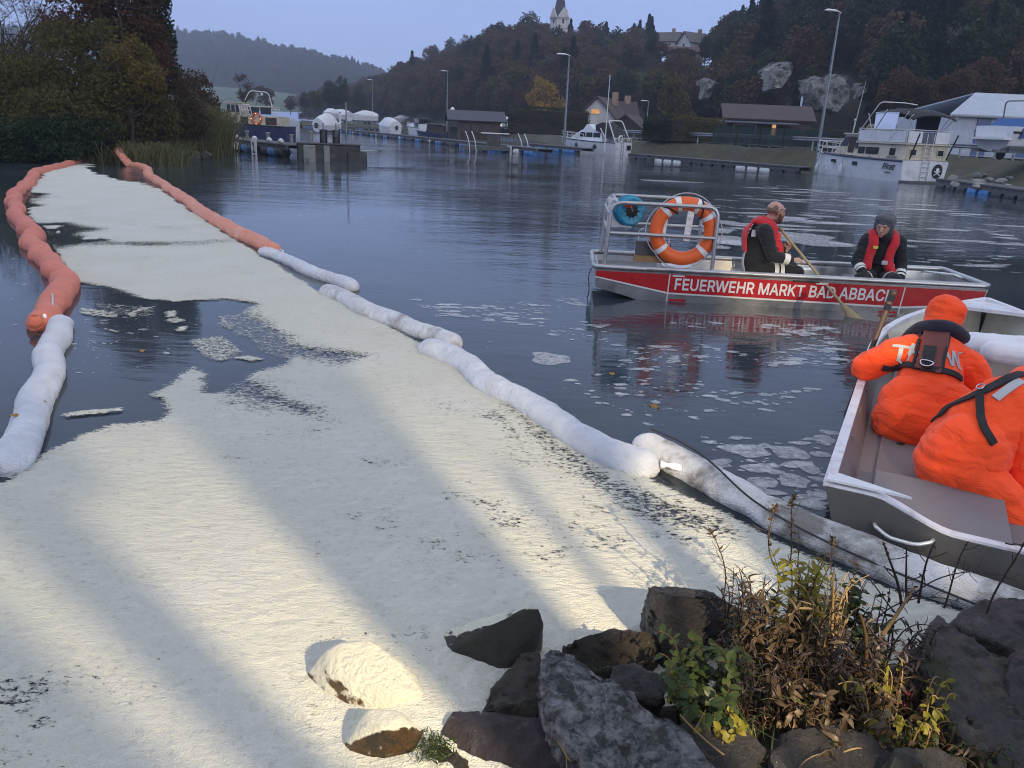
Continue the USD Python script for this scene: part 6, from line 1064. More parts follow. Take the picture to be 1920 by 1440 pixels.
def trousers(J, m, parent, k=1.0, seed=2):
    sk = []
    for s in 'lr': sk.append(chain((J['pelvis'] - V(0, 0, .03), .135 * k), (J['hip' + s], .115 * k), (J['kn' + s], .082 * k), (J['an' + s] + (J['kn' + s] - J['an' + s]) * .1, .062 * k)))
    g = folds(blob(sk, .02, 6), .014, seed); obj('trousers', g, m, parent, True)
    for s in 'lr': obj('boot', blob([chain((J['an' + s], .055), (J['an' + s] - V(0, 0, .03), .052), (J['toe' + s], .042))], .02, 3), 'glove_black', parent, True)
    return g
gj = jacket(J, 'jacket_black', pm, 1.0, seed=4); gt = trousers(J, 'trouser_black', pm, seed=5)
obj('collar', lathe([(.075, -.06), (.088, -.01), (.086, .035), (.075, .045)], 16, J['neck'] + V(-.005, 0, -.01)), 'jacket_black', pm, True)
def vest_shell(J, m, parent, back=True, fwd=V(1, 0, 0), w=.085, th=.045, front_len=.33, spread=.115, seed=7, target=None):
    """horseshoe life vest: behind the neck, over both shoulders and down the chest"""
    s = nrm(np.cross(V(0, 0, 1), fwd)); c = J['neck']; pts = []
    for k in (-1, 1):
        pts.append([c - fwd * .115 + V(0, 0, -.0) + s * k * 0.0, c - fwd * .10 + s * k * .07 + V(0, 0, -.005), c + s * k * .125 + V(0, 0, -.055) + fwd * .02, c + s * k * spread + fwd * .12 + V(0, 0, -.16), c + s * k * (spread - .01) + fwd * .16 + V(0, 0, -.28), c + s * k * (spread - .015) + fwd * .165 + V(0, 0, -front_len - .06)])
    allp = pts[0][::-1] + pts[1][1:]; p = spline(allp, 46)
    if target is not None: p = drape(target, p, .02)[0]
    for _ in range(3): p[1:-1] = (p[:-2] + 2 * p[1:-1] + p[2:]) / 4
    t, a, b = frames(p); cen = np.array([J['chest'] + V(0, 0, .02)]); rings = []
    for i in range(len(p)):
        o = p[i] - cen[0]; o = nrm(o - t[i] * (o @ t[i])); q = nrm(np.cross(t[i], o)); e = min(1, .55 + .25 * min(i, len(p) - 1 - i)); ww = w * e
        rings.append([p[i] + q * math.cos(x) * ww * (1 if abs(math.cos(x)) < .9 else 1) + o * math.sin(x) * th for x in np.linspace(0, 2 * np.pi, 14, endpoint=False)])
    return obj('life_vest', folds(loft(rings), .008, seed, (14, 14, 14)), m, parent, True)
vest_shell(J, 'vest_red', pm, fwd=nrm(V(1, .1, 0)), target=gj)
vb = ribbon([J['neck'] + V(-.155, 0, -.02), J['chest'] + V(-.185, -.01, .06), J['chest'] + V(-.18, -.02, -.10), J['chest'] + V(-.17, -.02, -.17)], .22, .02, [V(-1, 0, 0)] * 2, 12); obj('vest_back', vb, 'vest_red', pm, 30)
obj('back_print', ribbon([J['chest'] + V(-.12, -.145, .10), J['chest'] + V(-.125, -.15, .02)], .05, .006, [V(-.5, -1, 0)] * 2, 6), 'reflective_grey', pm)
obj('harness_strap', ribbon([J['chest'] + V(-.165, -.04, -.17), J['pelvis'] + V(-.18, -.06, .12), J['pelvis'] + V(-.15, -.10, -.06)], .045, .006, [V(-1, -.3, 0)] * 2, 10), 'reflective_grey', pm)
obj('vest_valve', rbox(J['chest'] + V(.19, -.09, .03), (.05, .06, .09), .015), 'crank_red', pm)
band(J['elr'] + (J['wrr'] - J['elr']) * .55, J['wrr'], .066, .07, 'reflective', pm); band(J['ell'] + (J['wrl'] - J['ell']) * .55, J['wrl'], .066, .07, 'reflective', pm)
for s, k in (('r', .38), ('l', .38)): band(J['hip' + s] + (J['kn' + s] - J['hip' + s]) * k, J['kn' + s], .112, .05, 'reflective', pm, 'leg_band'); band(J['hip' + s] + (J['kn' + s] - J['hip' + s]) * (k + .16), J['kn' + s], .107, .045, 'reflective_yellow' if False else 'reflective', pm, 'leg_band')
obj('beard', blob([chain((P(.055, -.045, -.055), .03), (P(.078, 0, -.095), .038), (P(.055, .045, -.055), .03)), chain((P(.095, -.028, -.045), .014), (P(.095, .028, -.045), .014)), chain((P(.02, -.068, -.02), .02), (P(.05, -.05, -.07), .028)), chain((P(.02, .068, -.02), .02), (P(.05, .05, -.07), .028))], .012, 3), 'beard_brown', pm, True)
hp_ = [chain((P(-.055, -.055, .02), .042), (P(-.075, 0, .015), .048), (P(-.055, .055, .02), .042)), chain((P(-.03, -.075, .0), .03), (P(-.05, -.06, .05), .034)), chain((P(-.03, .075, .0), .03), (P(-.05, .06, .05), .034))]; obj('hair', blob(hp_, .014, 3), 'hair_brown', pm, True)
gl = [tube([P(.108, k * .035 + .024 * math.cos(q), .035 + .017 * math.sin(q)) for q in np.linspace(0, 2 * np.pi, 14)], .003, 5) for k in (-1, 1)] + [tube([P(.106, k * .058, .04), P(.04, k * .095, .045), P(-.02, k * .1, .04)], .003, 5) for k in (-1, 1)] + [tube([P(.11, -.012, .038), P(.11, .012, .038)], .003, 5)]; obj('glasses', cat(gl), 'glasses_black', pm, True)
for k in (-1, 1): obj('eye', blob([chain((P(.088, k * .033, .034), .011), (P(.09, k * .033, .034), .011))], .01, 0), 'eye_dark', pm, True)
tp = thing('paddle', 'pale wooden paddle dipped in the water by the bearded man', 'paddle', FO, FRZ); A0, A1 = L3(2.22, .50, .86), L3(2.86, -.16, .12); dd = nrm(A1 - A0); obj('shaft', tube([A0, A0 + (A1 - A0) * .5, A1], .0165, 10), 'paddle_wood', tp, True); obj('grip', tube([A0 - dd * .02 - V(0, .05, 0), A0 - dd * .02 + V(0, .05, 0)], .017, 8), 'paddle_wood', tp, True)
sd = nrm(np.cross(dd, nrm(V(-.35, -1, .3)))); bl_ = []
for k, w in [(0, .018), (.06, .03), (.15, .055), (.3, .075), (.42, .078), (.46, .07)]: c = A1 + dd * (k - .02); up = np.cross(dd, sd); bl_.append([c - sd * w, c - sd * w * .5 + up * .009, c + up * .012, c + sd * w * .5 + up * .009, c + sd * w, c + sd * w * .5 - up * .009, c - up * .012, c - sd * w * .5 - up * .009])
obj('blade', loft(bl_), 'paddle_wood', tp, True)
# --- person in the grey hood at the bow
ph = thing('person', 'person in grey hood and red vest sitting hunched at the bow of the fire boat', 'person', FO, FRZ)
c0 = V(3.46, .62, 0)
J = dict(pelvis=c0 + V(.03, .06, .36), chest=c0 + V(.02, .02, .70), neck=c0 + V(.0, -.03, .87), head=c0 + V(-.035, -.10, .965), shl=c0 + V(.20, -.02, .78), shr=c0 + V(-.16, .0, .78), ell=c0 + V(.27, -.06, .52), elr=c0 + V(-.27, -.08, .53), wrl=c0 + V(.21, -.24, .35), wrr=c0 + V(-.25, -.27, .42), hipl=c0 + V(.12, .0, .33), hipr=c0 + V(-.06, .0, .33), knl=c0 + V(.10, -.36, .36), knr=c0 + V(-.27, -.30, .35), anl=c0 + V(-.12, -.42, .13), anr=c0 + V(-.02, -.40, .12), toel=c0 + V(-.24, -.45, .1), toer=c0 + V(-.13, -.48, .1))
hc, P = head_chains(J['head'], V(-.55, -.75, -.35), V(-.1, -.25, 1), 1.0); body(J, [hand_chains(J['wrl'], V(.05, -.2, -.5), V(.5, -.6, .3), 1, 1.0, .6) + hand_chains(J['wrr'], V(-.1, -.4, -.4), V(-.3, -.5, .6), -1, 1.0, .6)], ph, 'skin', hc)
gj = jacket(J, 'jacket_black', ph, 1.0, .15, 11); trousers(J, 'trouser_black', ph, 1.0, 12)
for s in 'lr': q = nrm(J['wr' + s] - J['el' + s]); obj('glove', folds(blob([chain((J['wr' + s] - q * .03, .045), (J['wr' + s] + q * .06, .052), (J['wr' + s] + q * .13 + V(0, -.01, -.01), .036)), chain((J['wr' + s] + q * .02, .03), (J['wr' + s] + q * .09 + V(-.04 if s == 'l' else .04, -.03, 0), .02))] + [chain((J['wr' + s] + q * .10 + nrm(np.cross(q, V(0, 1, 0))) * k, .022), (J['wr' + s] + q * .17 + nrm(np.cross(q, V(0, 1, 0))) * k * 1.1 + V(0, .01, -.02), .016)) for k in (-.032, -.011, .011, .032)], .012, 3), .003, 3), 'glove_black', ph, True)
vest_shell(J, 'vest_red', ph, fwd=nrm(V(-.12, -1, 0)), w=.066, front_len=.38, seed=9, target=gj)
hk = [chain((P(-.035, 0, .05), .118), (P(-.008, 0, .06), .108), (P(-.035, 0, -.03), .104)), chain((P(.035, -.06, .10), .05), (P(.05, 0, .115), .05), (P(.035, .06, .10), .05)), chain((P(-.05, 0, -.05), .10), (J['neck'] - V(0, -.05, .02), .10)), chain((P(-.06, 0, .12), .05), (P(-.09, 0, .16), .012)), chain((P(.02, -.085, .04), .03), (P(.0, -.085, -.06), .03)), chain((P(.02, .085, .04), .03), (P(.0, .085, -.06), .03))]; obj('hood', folds(blob(hk, .014, 3), .006, 3), 'hood_grey', ph, True)
obj('scarf', folds(blob([chain((J['neck'] + V(-.06, -.05, .0), .055), (J['neck'] + V(.0, -.09, -.03), .06), (J['neck'] + V(.06, -.03, .01), .055))], .02, 4), .004, 5), 'jacket_black', ph, True)
for k in (-1, 1): obj('eye', blob([chain((P(.088, k * .033, .034), .011), (P(.09, k * .033, .034), .011))], .01, 0), 'eye_dark', ph, True)
pp = J['chest'] + V(-.145, -.21, .02); obj('vest_label', rbox(pp, (.055, .012, .035), .004, -.2), 'reflective_yellow', ph); obj('belt_buckle', rbox(J['chest'] + V(.0, -.19, -.16), (.07, .03, .05), .008), 'reflective_grey', ph); obj('belt', tube(drape(gj, [J['chest'] + V(.17 * math.sin(a), -.17 * math.cos(a), -.18) for a in np.linspace(-1.6, 1.6, 22)], .006)[0], .018, 8, True, 1.0), 'strap_black', ph, True)
for s in 'lr': band(J['el' + s] + (J['wr' + s] - J['el' + s]) * .45, J['wr' + s], .066, .045, 'reflective', ph); band(J['el' + s] + (J['wr' + s] - J['el' + s]) * .68, J['wr' + s], .06, .03, 'reflective', ph)
band(J['hipl'] + (J['knl'] - J['hipl']) * .62, J['knl'], .10, .045, 'reflective', ph, 'leg_band'); band(J['hipr'] + (J['knr'] - J['hipr']) * .6, J['knr'], .10, .045, 'reflective', ph, 'leg_band')
# ---------------------------------------------------------------- the grey boat with the two people in orange
B0 = at(1548, 905, .3); B0[2] = 0; BU = nrm(V(.453, .891, 0)); BN = V(BU[1], -BU[0], 0); BW, BL = 1.72, 4.6
def bw(s, n, z): return B0 + BU * s + BN * n + V(0, 0, z)
BF = frame(B0, BU, -BN)                                        # local x forward, y to the left; the left gunwale at y = 0
paint('boat_alu', (.095, .09, .085), .5, .3, var=.12, scale=3, bump=.12, bscale=80, dirt=(.12, .11, .10), dscale=4); paint('boat_inside', (.17, .155, .16), .6, .1, var=.1, scale=4, bump=.15, bscale=120, dirt=(.17, .15, .15), dscale=5); paint('boat_rim', (.66, .66, .68), .45, .15, var=.08, dirt=(.5, .42, .42), dscale=8); paint('boat_cream', (.62, .59, .48), .55, var=.1, dirt=(.42, .36, .25), dscale=4)
gb = thing('work_boat', 'light grey aluminium boat with a curved low transom, moored at the rocks', 'boat', B0, math.atan2(BU[1], BU[0]))
def sec(t):
    """half width and rim height along the boat"""
    k = max(0, (t - .55) / .45); return BW / 2 * (1 - k ** 2.6 * .98), .30 + .26 * max(0, (t - .35) / .65) ** 1.6
out, inn, rimL, rimR = [], [], [], []
for t in np.linspace(0, 1, 24):
    h, z = sec(t); x = BL * t; c = -BW / 2; fl = .10 * (1 - t * .5); kb = -.10 + .22 * max(0, t - .7)
    out.append([(x, c + h, z), (x - .0, c + h - fl, .0 + .1 * t), (x, c + max(h - fl - .05, .01), kb), (x, c - max(h - fl - .05, .01), kb), (x, c - h + fl, .0 + .1 * t), (x, c - h, z)])
    g = .03; hi = max(h - g, .004); inn.append([(x, c + hi, z - .002), (x, c + max(hi - fl, .003), .06), (x, c, .055), (x, c - max(hi - fl, .003), .06), (x, c - hi, z - .002)])
    rimL.append((x, c + h - .015, z + .002)); rimR.append((x, c - h + .015, z + .002))
ih = loft(inn, False); obj('hull', loft(out, False), 'boat_alu', gb, 30); obj('inner_hull', (ih[0], ih[1][:, ::-1]), 'boat_inside', gb, 30)
def rim(pts, w, th=.02):
    pts = np.array(pts); rings = []
    for p, t in zip(pts, np.gradient(pts, axis=0)): s = nrm(np.cross(t, V(0, 0, 1))); rings.append([p - s * w / 2 + V(0, 0, -th), p + s * w / 2 + V(0, 0, -th), p + s * w / 2 + V(0, 0, th * .6), p - s * w / 2 + V(0, 0, th * .6)])
    return loft(rings)
obj('gunwale', rim(rimL, .052), 'boat_rim', gb, 30); obj('gunwale', rim(rimR, .052), 'boat_rim', gb, 30)
for k in range(5): obj('frame_rib', cat([box((.9 + k * .55, s, .16), (.035, .02, .2)) for s in (-.052,)]), 'boat_inside', gb); obj('frame_rib', box((.9 + k * .55, -BW + .052, .16), (.035, .02, .2)), 'boat_inside', gb)
def ztr(n):                                                      # top of the transom across the boat: high corners, low middle
    e = min(n, BW - n); return .30 - .005 - .115 * sm(.20, .60, np.array(e))
nn = np.linspace(0, BW, 40); top = [(n, float(ztr(n))) for n in nn]; poly_t = [(n, z) for n, z in top] + [(BW - .1, 0), (BW - .16, -.1), (.16, -.1), (.1, 0)]
TF = frame(V(0, 0, 0), V(0, -1, 0), V(0, 0, 1), V(-1, 0, 0)); obj('transom', prism(poly_t, .025, TF), 'boat_alu', gb); obj('transom_rim', rim([(-.0, -n, z + .006) for n, z in top], .05, .012), 'boat_rim', gb, 30)
obj('corner_plate', prism([(0, 0), (.0, .34), (-.0, .38), (.12, .0)], .012, frame(V(-.02, -.002, .320), V(1, 0, 0), V(0, -1, 0), V(0, 0, 1))), 'boat_rim', gb)
H0 = V(-.045, -.33, .12); obj('handle', tube(bent([V(-.024, -.25, .155), V(-.05, -.255, .155), V(-.075, -.32, .125), V(-.075, -.44, .122), V(-.05, -.50, .145), V(-.024, -.505, .145)], .03), .0095, 8), 'aluminium_bright', gb, True); obj('grip_recess', prism([(.30, .09), (.36, .065), (.42, .065), (.48, .09), (.46, .135), (.40, .155), (.34, .15)], .003, frame(V(-.026, 0, 0), V(0, -1, 0), V(0, 0, 1), V(-1, 0, 0))), 'boat_alu', gb)
obj('stern_bench', rbox((.33, -.52, .12), (.62, .62, .12), .012), 'boat_inside', gb); obj('floor_plate', box((1.9, -BW / 2, .075), (3.2, BW - .42, .012)), 'boat_inside', gb)
obj('bow_locker', loft([[(3.35, -BW / 2 + .66, .07), (3.35, -BW / 2 + .72, .40), (3.35, -BW / 2 - .72, .40), (3.35, -BW / 2 - .66, .07)], [(3.36, -BW / 2 + .66, .07), (3.36, -BW / 2 + .72, .40), (3.36, -BW / 2 - .72, .40), (3.36, -BW / 2 - .66, .07)]]), 'boat_cream', gb)
iw = []
for t in np.linspace(.72, .99, 12): h, z = sec(t); iw.append((BL * t, h - .034, z - .006))
for s in (1, -1): obj('bow_lining', loft([[(x, -BW / 2 + s * h, z), (x, -BW / 2 + s * max(h - .06, .002), .2)] for x, h, z in iw], False), 'boat_cream', gb, True)
hB, zB = sec(.9); obj('bow_cap', prism([(BL * .90, -hB), (BL * .90, hB), (BL * 1.0, .03), (BL * 1.0, -.03)], .03, frame(V(0, -BW / 2, zB + .015), V(1, 0, 0), V(0, 1, 0), V(0, 0, 1))), 'boat_rim', gb)
obj('latch', rbox((3.33, -BW / 2, .25), (.02, .02, .05), .004), 'stainless', gb)
# white packed sack
sk = thing('sack', 'white plastic sack of absorbent lying beside the orange shoulder in the grey boat', 'sack', at(1895, 668, .38)); g = blob([chain((V(-.26, .1, .06), .09), (V(.3, -.05, .06), .10)), chain((V(-.22, -.12, .06), .085), (V(.32, -.26, .06), .09)), chain((V(-.24, 0, .07), .1), (V(.3, -.15, .07), .11))], .025, 6)
paint('sack_plastic', (.66, .67, .70), .35, var=.05, scale=4, bump=.8, bscale=9); obj('bag', folds(g, .02, 3, (6, 6, 6)), 'sack_plastic', sk, True); obj('print', tube([V(-.02, -.2, .185), V(.0, -.21, .187), V(.02, -.205, .187), V(.06, -.22, .187)], .004, 5), 'navy_paint', sk)
# --- person with the lettered back
def suit(J, parent, k=1.0, seed=1, hood=True, skirt=True):
    hem = J['waist'] + (J['pelvis'] - J['waist']) * .55; hs = (J['hipr'] - J['hipl']) * .28; tr = [chain((J['pelvis'] - hs, .212 * k), (J['pelvis'] + hs, .212 * k))]
    sk = [chain((hem - hs, .205 * k), (hem + hs, .205 * k)), chain((hem, .22 * k), (J['waist'], .20 * k), (J['chest'], .172 * k), (J['chest'] + (J['neck'] - J['chest']) * .6, .10 * k)), chain((J['shl'], .10 * k), (J['chest'] + (J['neck'] - J['chest']) * .3, .145 * k), (J['shr'], .10 * k))]
    for s in 'lr': sk += [chain((J['sh' + s], .098 * k), (J['el' + s], .080 * k), (J['wr' + s], .052 * k))]; tr += [chain((J['hip' + s], .175 * k), (J['kn' + s], .12 * k), (J['an' + s], .078 * k))]
    if hood: sk += [chain((J['neck'], .10), (J['head'] - (J['head'] - J['neck']) * .2, .115), (J['head'] + V(0, 0, .015), .122)), chain((J['head'], .118), (J['head'] + J['face'] * .05 + V(0, 0, .0), .108))]
    g = folds(folds(blob(sk, .016, 9), .034, seed, (2.2, 2.2, 7)), .008, seed + 3, (5, 5, 18)); return g, folds(folds(blob(tr, .017, 7), .034, seed + 9, (2.2, 2.2, 7)), .008, seed + 12, (5, 5, 18))
def face_in(J, parent):
    hc, P = head_chains(J['head'] + J['face'] * .06, J['face'], V(0, 0, 1), .95); hands = hand_chains(J['wrl'], nrm(J['gl']), nrm(J['nl']), 1, 1.0, 1.0) + hand_chains(J['wrr'], nrm(J['gr']), nrm(J['nr']), -1, 1.0, 1.0); body(J, [hands], parent, 'skin', hc)
    for k in (-1, 1): obj('eye', blob([chain((P(.088, k * .033, .034), .011), (P(.09, k * .033, .034), .011))], .01, 0), 'eye_dark', parent, True)
p3 = thing('person', 'person in orange hooded suit with grey back letters, kneeling and paddling over the left side', 'person')
J = dict(pelvis=atY(1735, 790, 4.78), waist=atY(1740, 735, 4.92), chest=atY(1745, 680, 5.08), neck=atY(1758, 622, 5.26), head=atY(1772, 592, 5.34), shl=atY(1676, 664, 5.16), shr=atY(1818, 688, 5.05), ell=atY(1622, 690, 5.24), elr=atY(1846, 765, 5.0), wrl=atY(1626, 674, 5.50), wrr=atY(1815, 790, 5.25), hipl=atY(1690, 790, 4.86), hipr=atY(1785, 805, 4.78), knl=atY(1690, 790, 5.2), knr=atY(1790, 800, 5.15), anl=atY(1690, 838, 4.75), anr=atY(1770, 850, 4.7), toel=atY(1685, 845, 4.62), toer=atY(1765, 858, 4.58), face=nrm(V(.35, .9, -.25)), gl=V(.2, .6, -.4), nl=V(-.6, .2, .6), gr=V(-.2, .8, 0), nr=V(.2, 0, 1))
face_in(J, p3); j3, t3 = suit(J, p3, seed=21); obj('jacket', j3, 'suit_orange', p3, True); obj('trousers', t3, 'suit_orange', p3, True); g3 = cat([j3, t3])
back = nrm(V(-.30, -.86, .42))
cl = [J['neck'] + V(-.20, .10, -.06), J['neck'] + V(-.155, -.02, .0), J['neck'] + V(-.09, -.10, .03), J['neck'] + V(.0, -.13, .03), J['neck'] + V(.10, -.12, .01), J['neck'] + V(.17, -.04, -.04), J['neck'] + V(.20, .06, -.10)]
q = drape(g3, spline(cl, 30), .03)[0]
for _ in range(4): q[1:-1] = (q[:-2] + 2 * q[1:-1] + q[2:]) / 4
obj('vest_collar', folds(tube(q, np.r_[np.linspace(.03, .062, 8), np.full(14, .065), np.linspace(.062, .03, 8)], 14, True, .8), .008, 5), 'collar_navy', p3, True)
def on_back(px, py, g=g3):
    """point of a figure's surface seen at a place of the photograph, on the real mesh"""
    tm = trimesh.Trimesh(*g, process=False); o = V(0, 0, EYE); d = nrm(ray(px, py)); loc, _, tri = tm.ray.intersects_location([o], [d], multiple_hits=True)
    if len(loc) == 0:
        s_ = o + d * np.linspace(2.5, 8, 300)[:, None]; q, e, tri = trimesh.proximity.closest_point(tm, s_); i = np.argmin(e); return q[i], tm.face_normals[tri[i]]
    i = np.argmin(np.linalg.norm(loc - o, axis=1)); return loc[i], tm.face_normals[tri[i]]
def back_strap(g, pix, w, m, parent, name, lift=.006, n=26):
    pts = [on_back(*p, g)[0] for p in pix]; pts = [p for p in pts if p is not None]; return strap_on(g, pts, w, m, parent, name, n=n, lift=lift)
pn = back_strap(g3, [(1756, 622), (1752, 648), (1746, 672), (1738, 695)], .155, 'strap_maroon', p3, 'back_panel', .008, 14)
back_strap(g3, [(1744, 652), (1740, 672), (1735, 692)], .075, 'strap_black', p3, 'webbing', .016, 10); back_strap(g3, [(1722, 620), (1722, 655), (1713, 690)], .018, 'strap_black', p3, 'panel_edge', .014, 10); back_strap(g3, [(1778, 624), (1772, 660), (1766, 694)], .018, 'strap_black', p3, 'panel_edge', .014, 10)
back_strap(g3, [(1655, 688), (1690, 688), (1735, 692), (1775, 698), (1800, 712)], .042, 'strap_black', p3, 'chest_strap', .012, 34)
c, nb = on_back(1739, 684, g3); tt = nrm(np.cross(nb, V(0, 0, 1))); uu = np.cross(tt, nb) * -1; uu = uu if uu[2] > 0 else -uu
obj('d_ring', tube([c + nb * .03 + tt * .04 * math.cos(a) + uu * (.035 * math.sin(a) if math.sin(a) < 0 else .012 * math.sin(a)) for a in np.linspace(0, 2 * np.pi, 22)], .005, 6), 'stainless', p3, True)
def cloth_letter(ch, px, py, h, m, parent, g, rot=0.0, wd=1.0):
    c, n = on_back(px, py, g); n = nrm(n + back * 1.2); r = nrm(np.cross(V(0, 0, 1), n)); r = r if r @ CR > 0 else -r; u = np.cross(n, r); r2 = r * math.cos(rot) + u * math.sin(rot); u2 = np.cross(n, r2)
    tm = meshkit.text_mesh(ch, h, .004, True); tm = trimesh.Trimesh(*trimesh.remesh.subdivide_to_size(tm.vertices, tm.faces, .02)); v = np.array(tm.vertices); v[:, 0] = (v[:, 0] - v[:, 0].mean()) * wd; v[:, 1] -= v[:, 1].mean(); w = c + v[:, :1] * r2 + v[:, 1:2] * u2
    q, nn = drape((g[0], g[1]), w, 0); q = q + nn * (.003 + v[:, 2:3]); obj('letter', (q, np.array(tm.faces)), m, parent)
for ch, px, py, wd in [('T', 1688, 661, 1.15), ('H', 1716, 662, 1.0), ('W', 1786, 674, .95)]: cloth_letter(ch, px, py, .125, 'reflective_grey', p3, g3, -.06, wd)
obj('glove', folds(blob([chain((J['wrl'], .05), (J['wrl'] + nrm(J['gl']) * .1, .045))], .02, 3), .004, 2), 'glove_black', p3, True); obj('glove', folds(blob([chain((J['wrr'], .05), (J['wrr'] + nrm(J['gr']) * .1, .045))], .02, 3), .004, 2), 'glove_black', p3, True)
for s in 'lr': obj('boot', blob([chain((J['an' + s], .07), (J['toe' + s], .055))], .02, 3), 'glove_black', p3, True)
# paddle of the kneeling person
t = thing('paddle', 'dark worn wooden paddle held upright beside the kneeling orange figure', 'paddle'); A0, A1 = atY(1676, 545, 5.55), atY(1612, 712, 5.42); dd = nrm(A1 - A0); W_ = A1 + dd * .30
obj('shaft', tube([A0, A0 + dd * .1, A0 + dd * .14, A0 + (A1 - A0) * .6, W_], [.026, .026, .02, .019, .019], 10), 'paddle_dark', t, True); obj('grip', tube([A0 - V(.0, .02, 0), A0 + dd * .03], [.02, .03], 10), 'paddle_dark', t, True); obj('grip_tape', tube([A0 + dd * .005, A0 + dd * .15], [.0285, .024], 10), 'collar_navy', t, True)
sd = nrm(V(.3, -.9, 0)); sd = nrm(sd - dd * (sd @ dd)); up = np.cross(dd, sd); obj('blade', loft([[W_ + dd * k - sd * w, W_ + dd * k + up * .01, W_ + dd * k + sd * w, W_ + dd * k - up * .01] for k, w in [(-.05, .02), (.08, .06), (.3, .075), (.42, .07)]]), 'paddle_dark', t, True)
# --- second person in orange, bent forward at the right edge
p4 = thing('person', 'person in orange suit with black harness, crouching half out of frame at the stern', 'person')
J = dict(pelvis=atY(1800, 862, 4.02), waist=atY(1838, 808, 4.05), chest=atY(1890, 765, 4.1), neck=atY(1985, 722, 4.2), head=atY(2035, 700, 4.22), shl=atY(1925, 722, 4.35), shr=atY(1925, 805, 3.95), ell=atY(2020, 790, 4.45), elr=atY(1925, 900, 3.86), wrl=atY(2050, 850, 4.4), wrr=atY(1985, 950, 3.95), hipl=atY(1815, 855, 4.2), hipr=atY(1800, 885, 3.92), knl=atY(1960, 905, 4.3), knr=atY(1915, 985, 3.66), anl=atY(1830, 940, 4.0), anr=atY(1795, 985, 3.7), toel=atY(1770, 940, 3.95), toer=atY(1748, 980, 3.72), face=nrm(V(.9, .3, -.5)), gl=V(.8, .1, -.5), nl=V(0, -.5, .8), gr=V(.8, .1, -.5), nr=V(0, -.5, .8))
face_in(J, p4); j4, t4 = suit(J, p4, 1.0, 33); obj('jacket', j4, 'suit_orange', p4, True); obj('trousers', t4, 'suit_orange', p4, True); g4 = cat([j4, t4])
back_strap(g4, [(1918, 702), (1890, 712), (1862, 727), (1838, 738)], .05, 'strap_black', p4, 'harness_strap', .012, 20); back_strap(g4, [(1838, 738), (1800, 755), (1768, 776), (1752, 790)], .038, 'strap_black', p4, 'harness_strap', .012, 24); back_strap(g4, [(1838, 740), (1838, 775), (1846, 808), (1862, 834)], .040, 'strap_black', p4, 'harness_strap', .012, 24); back_strap(g4, [(1915, 715), (1890, 730), (1866, 748)], .045, 'reflective_grey', p4, 'reflective_patch', .005, 14)
c, nb = on_back(1842, 732, g4); c = J['chest'] if c is None else c; nb = V(0, -1, .3) if nb is None else nb; tt = nrm(np.cross(nb, V(0, 0, 1))); uu = np.cross(tt, nb)
obj('d_ring', tube([c + nb * .025 + tt * .035 * math.cos(a) + uu * .02 * math.sin(a) for a in np.linspace(0, 2 * np.pi, 22)], .0045, 6), 'stainless', p4, True)
for s in 'lr': obj('boot', blob([chain((J['an' + s], .075), (J['toe' + s], .06))], .02, 3), 'suit_orange', p4, True)
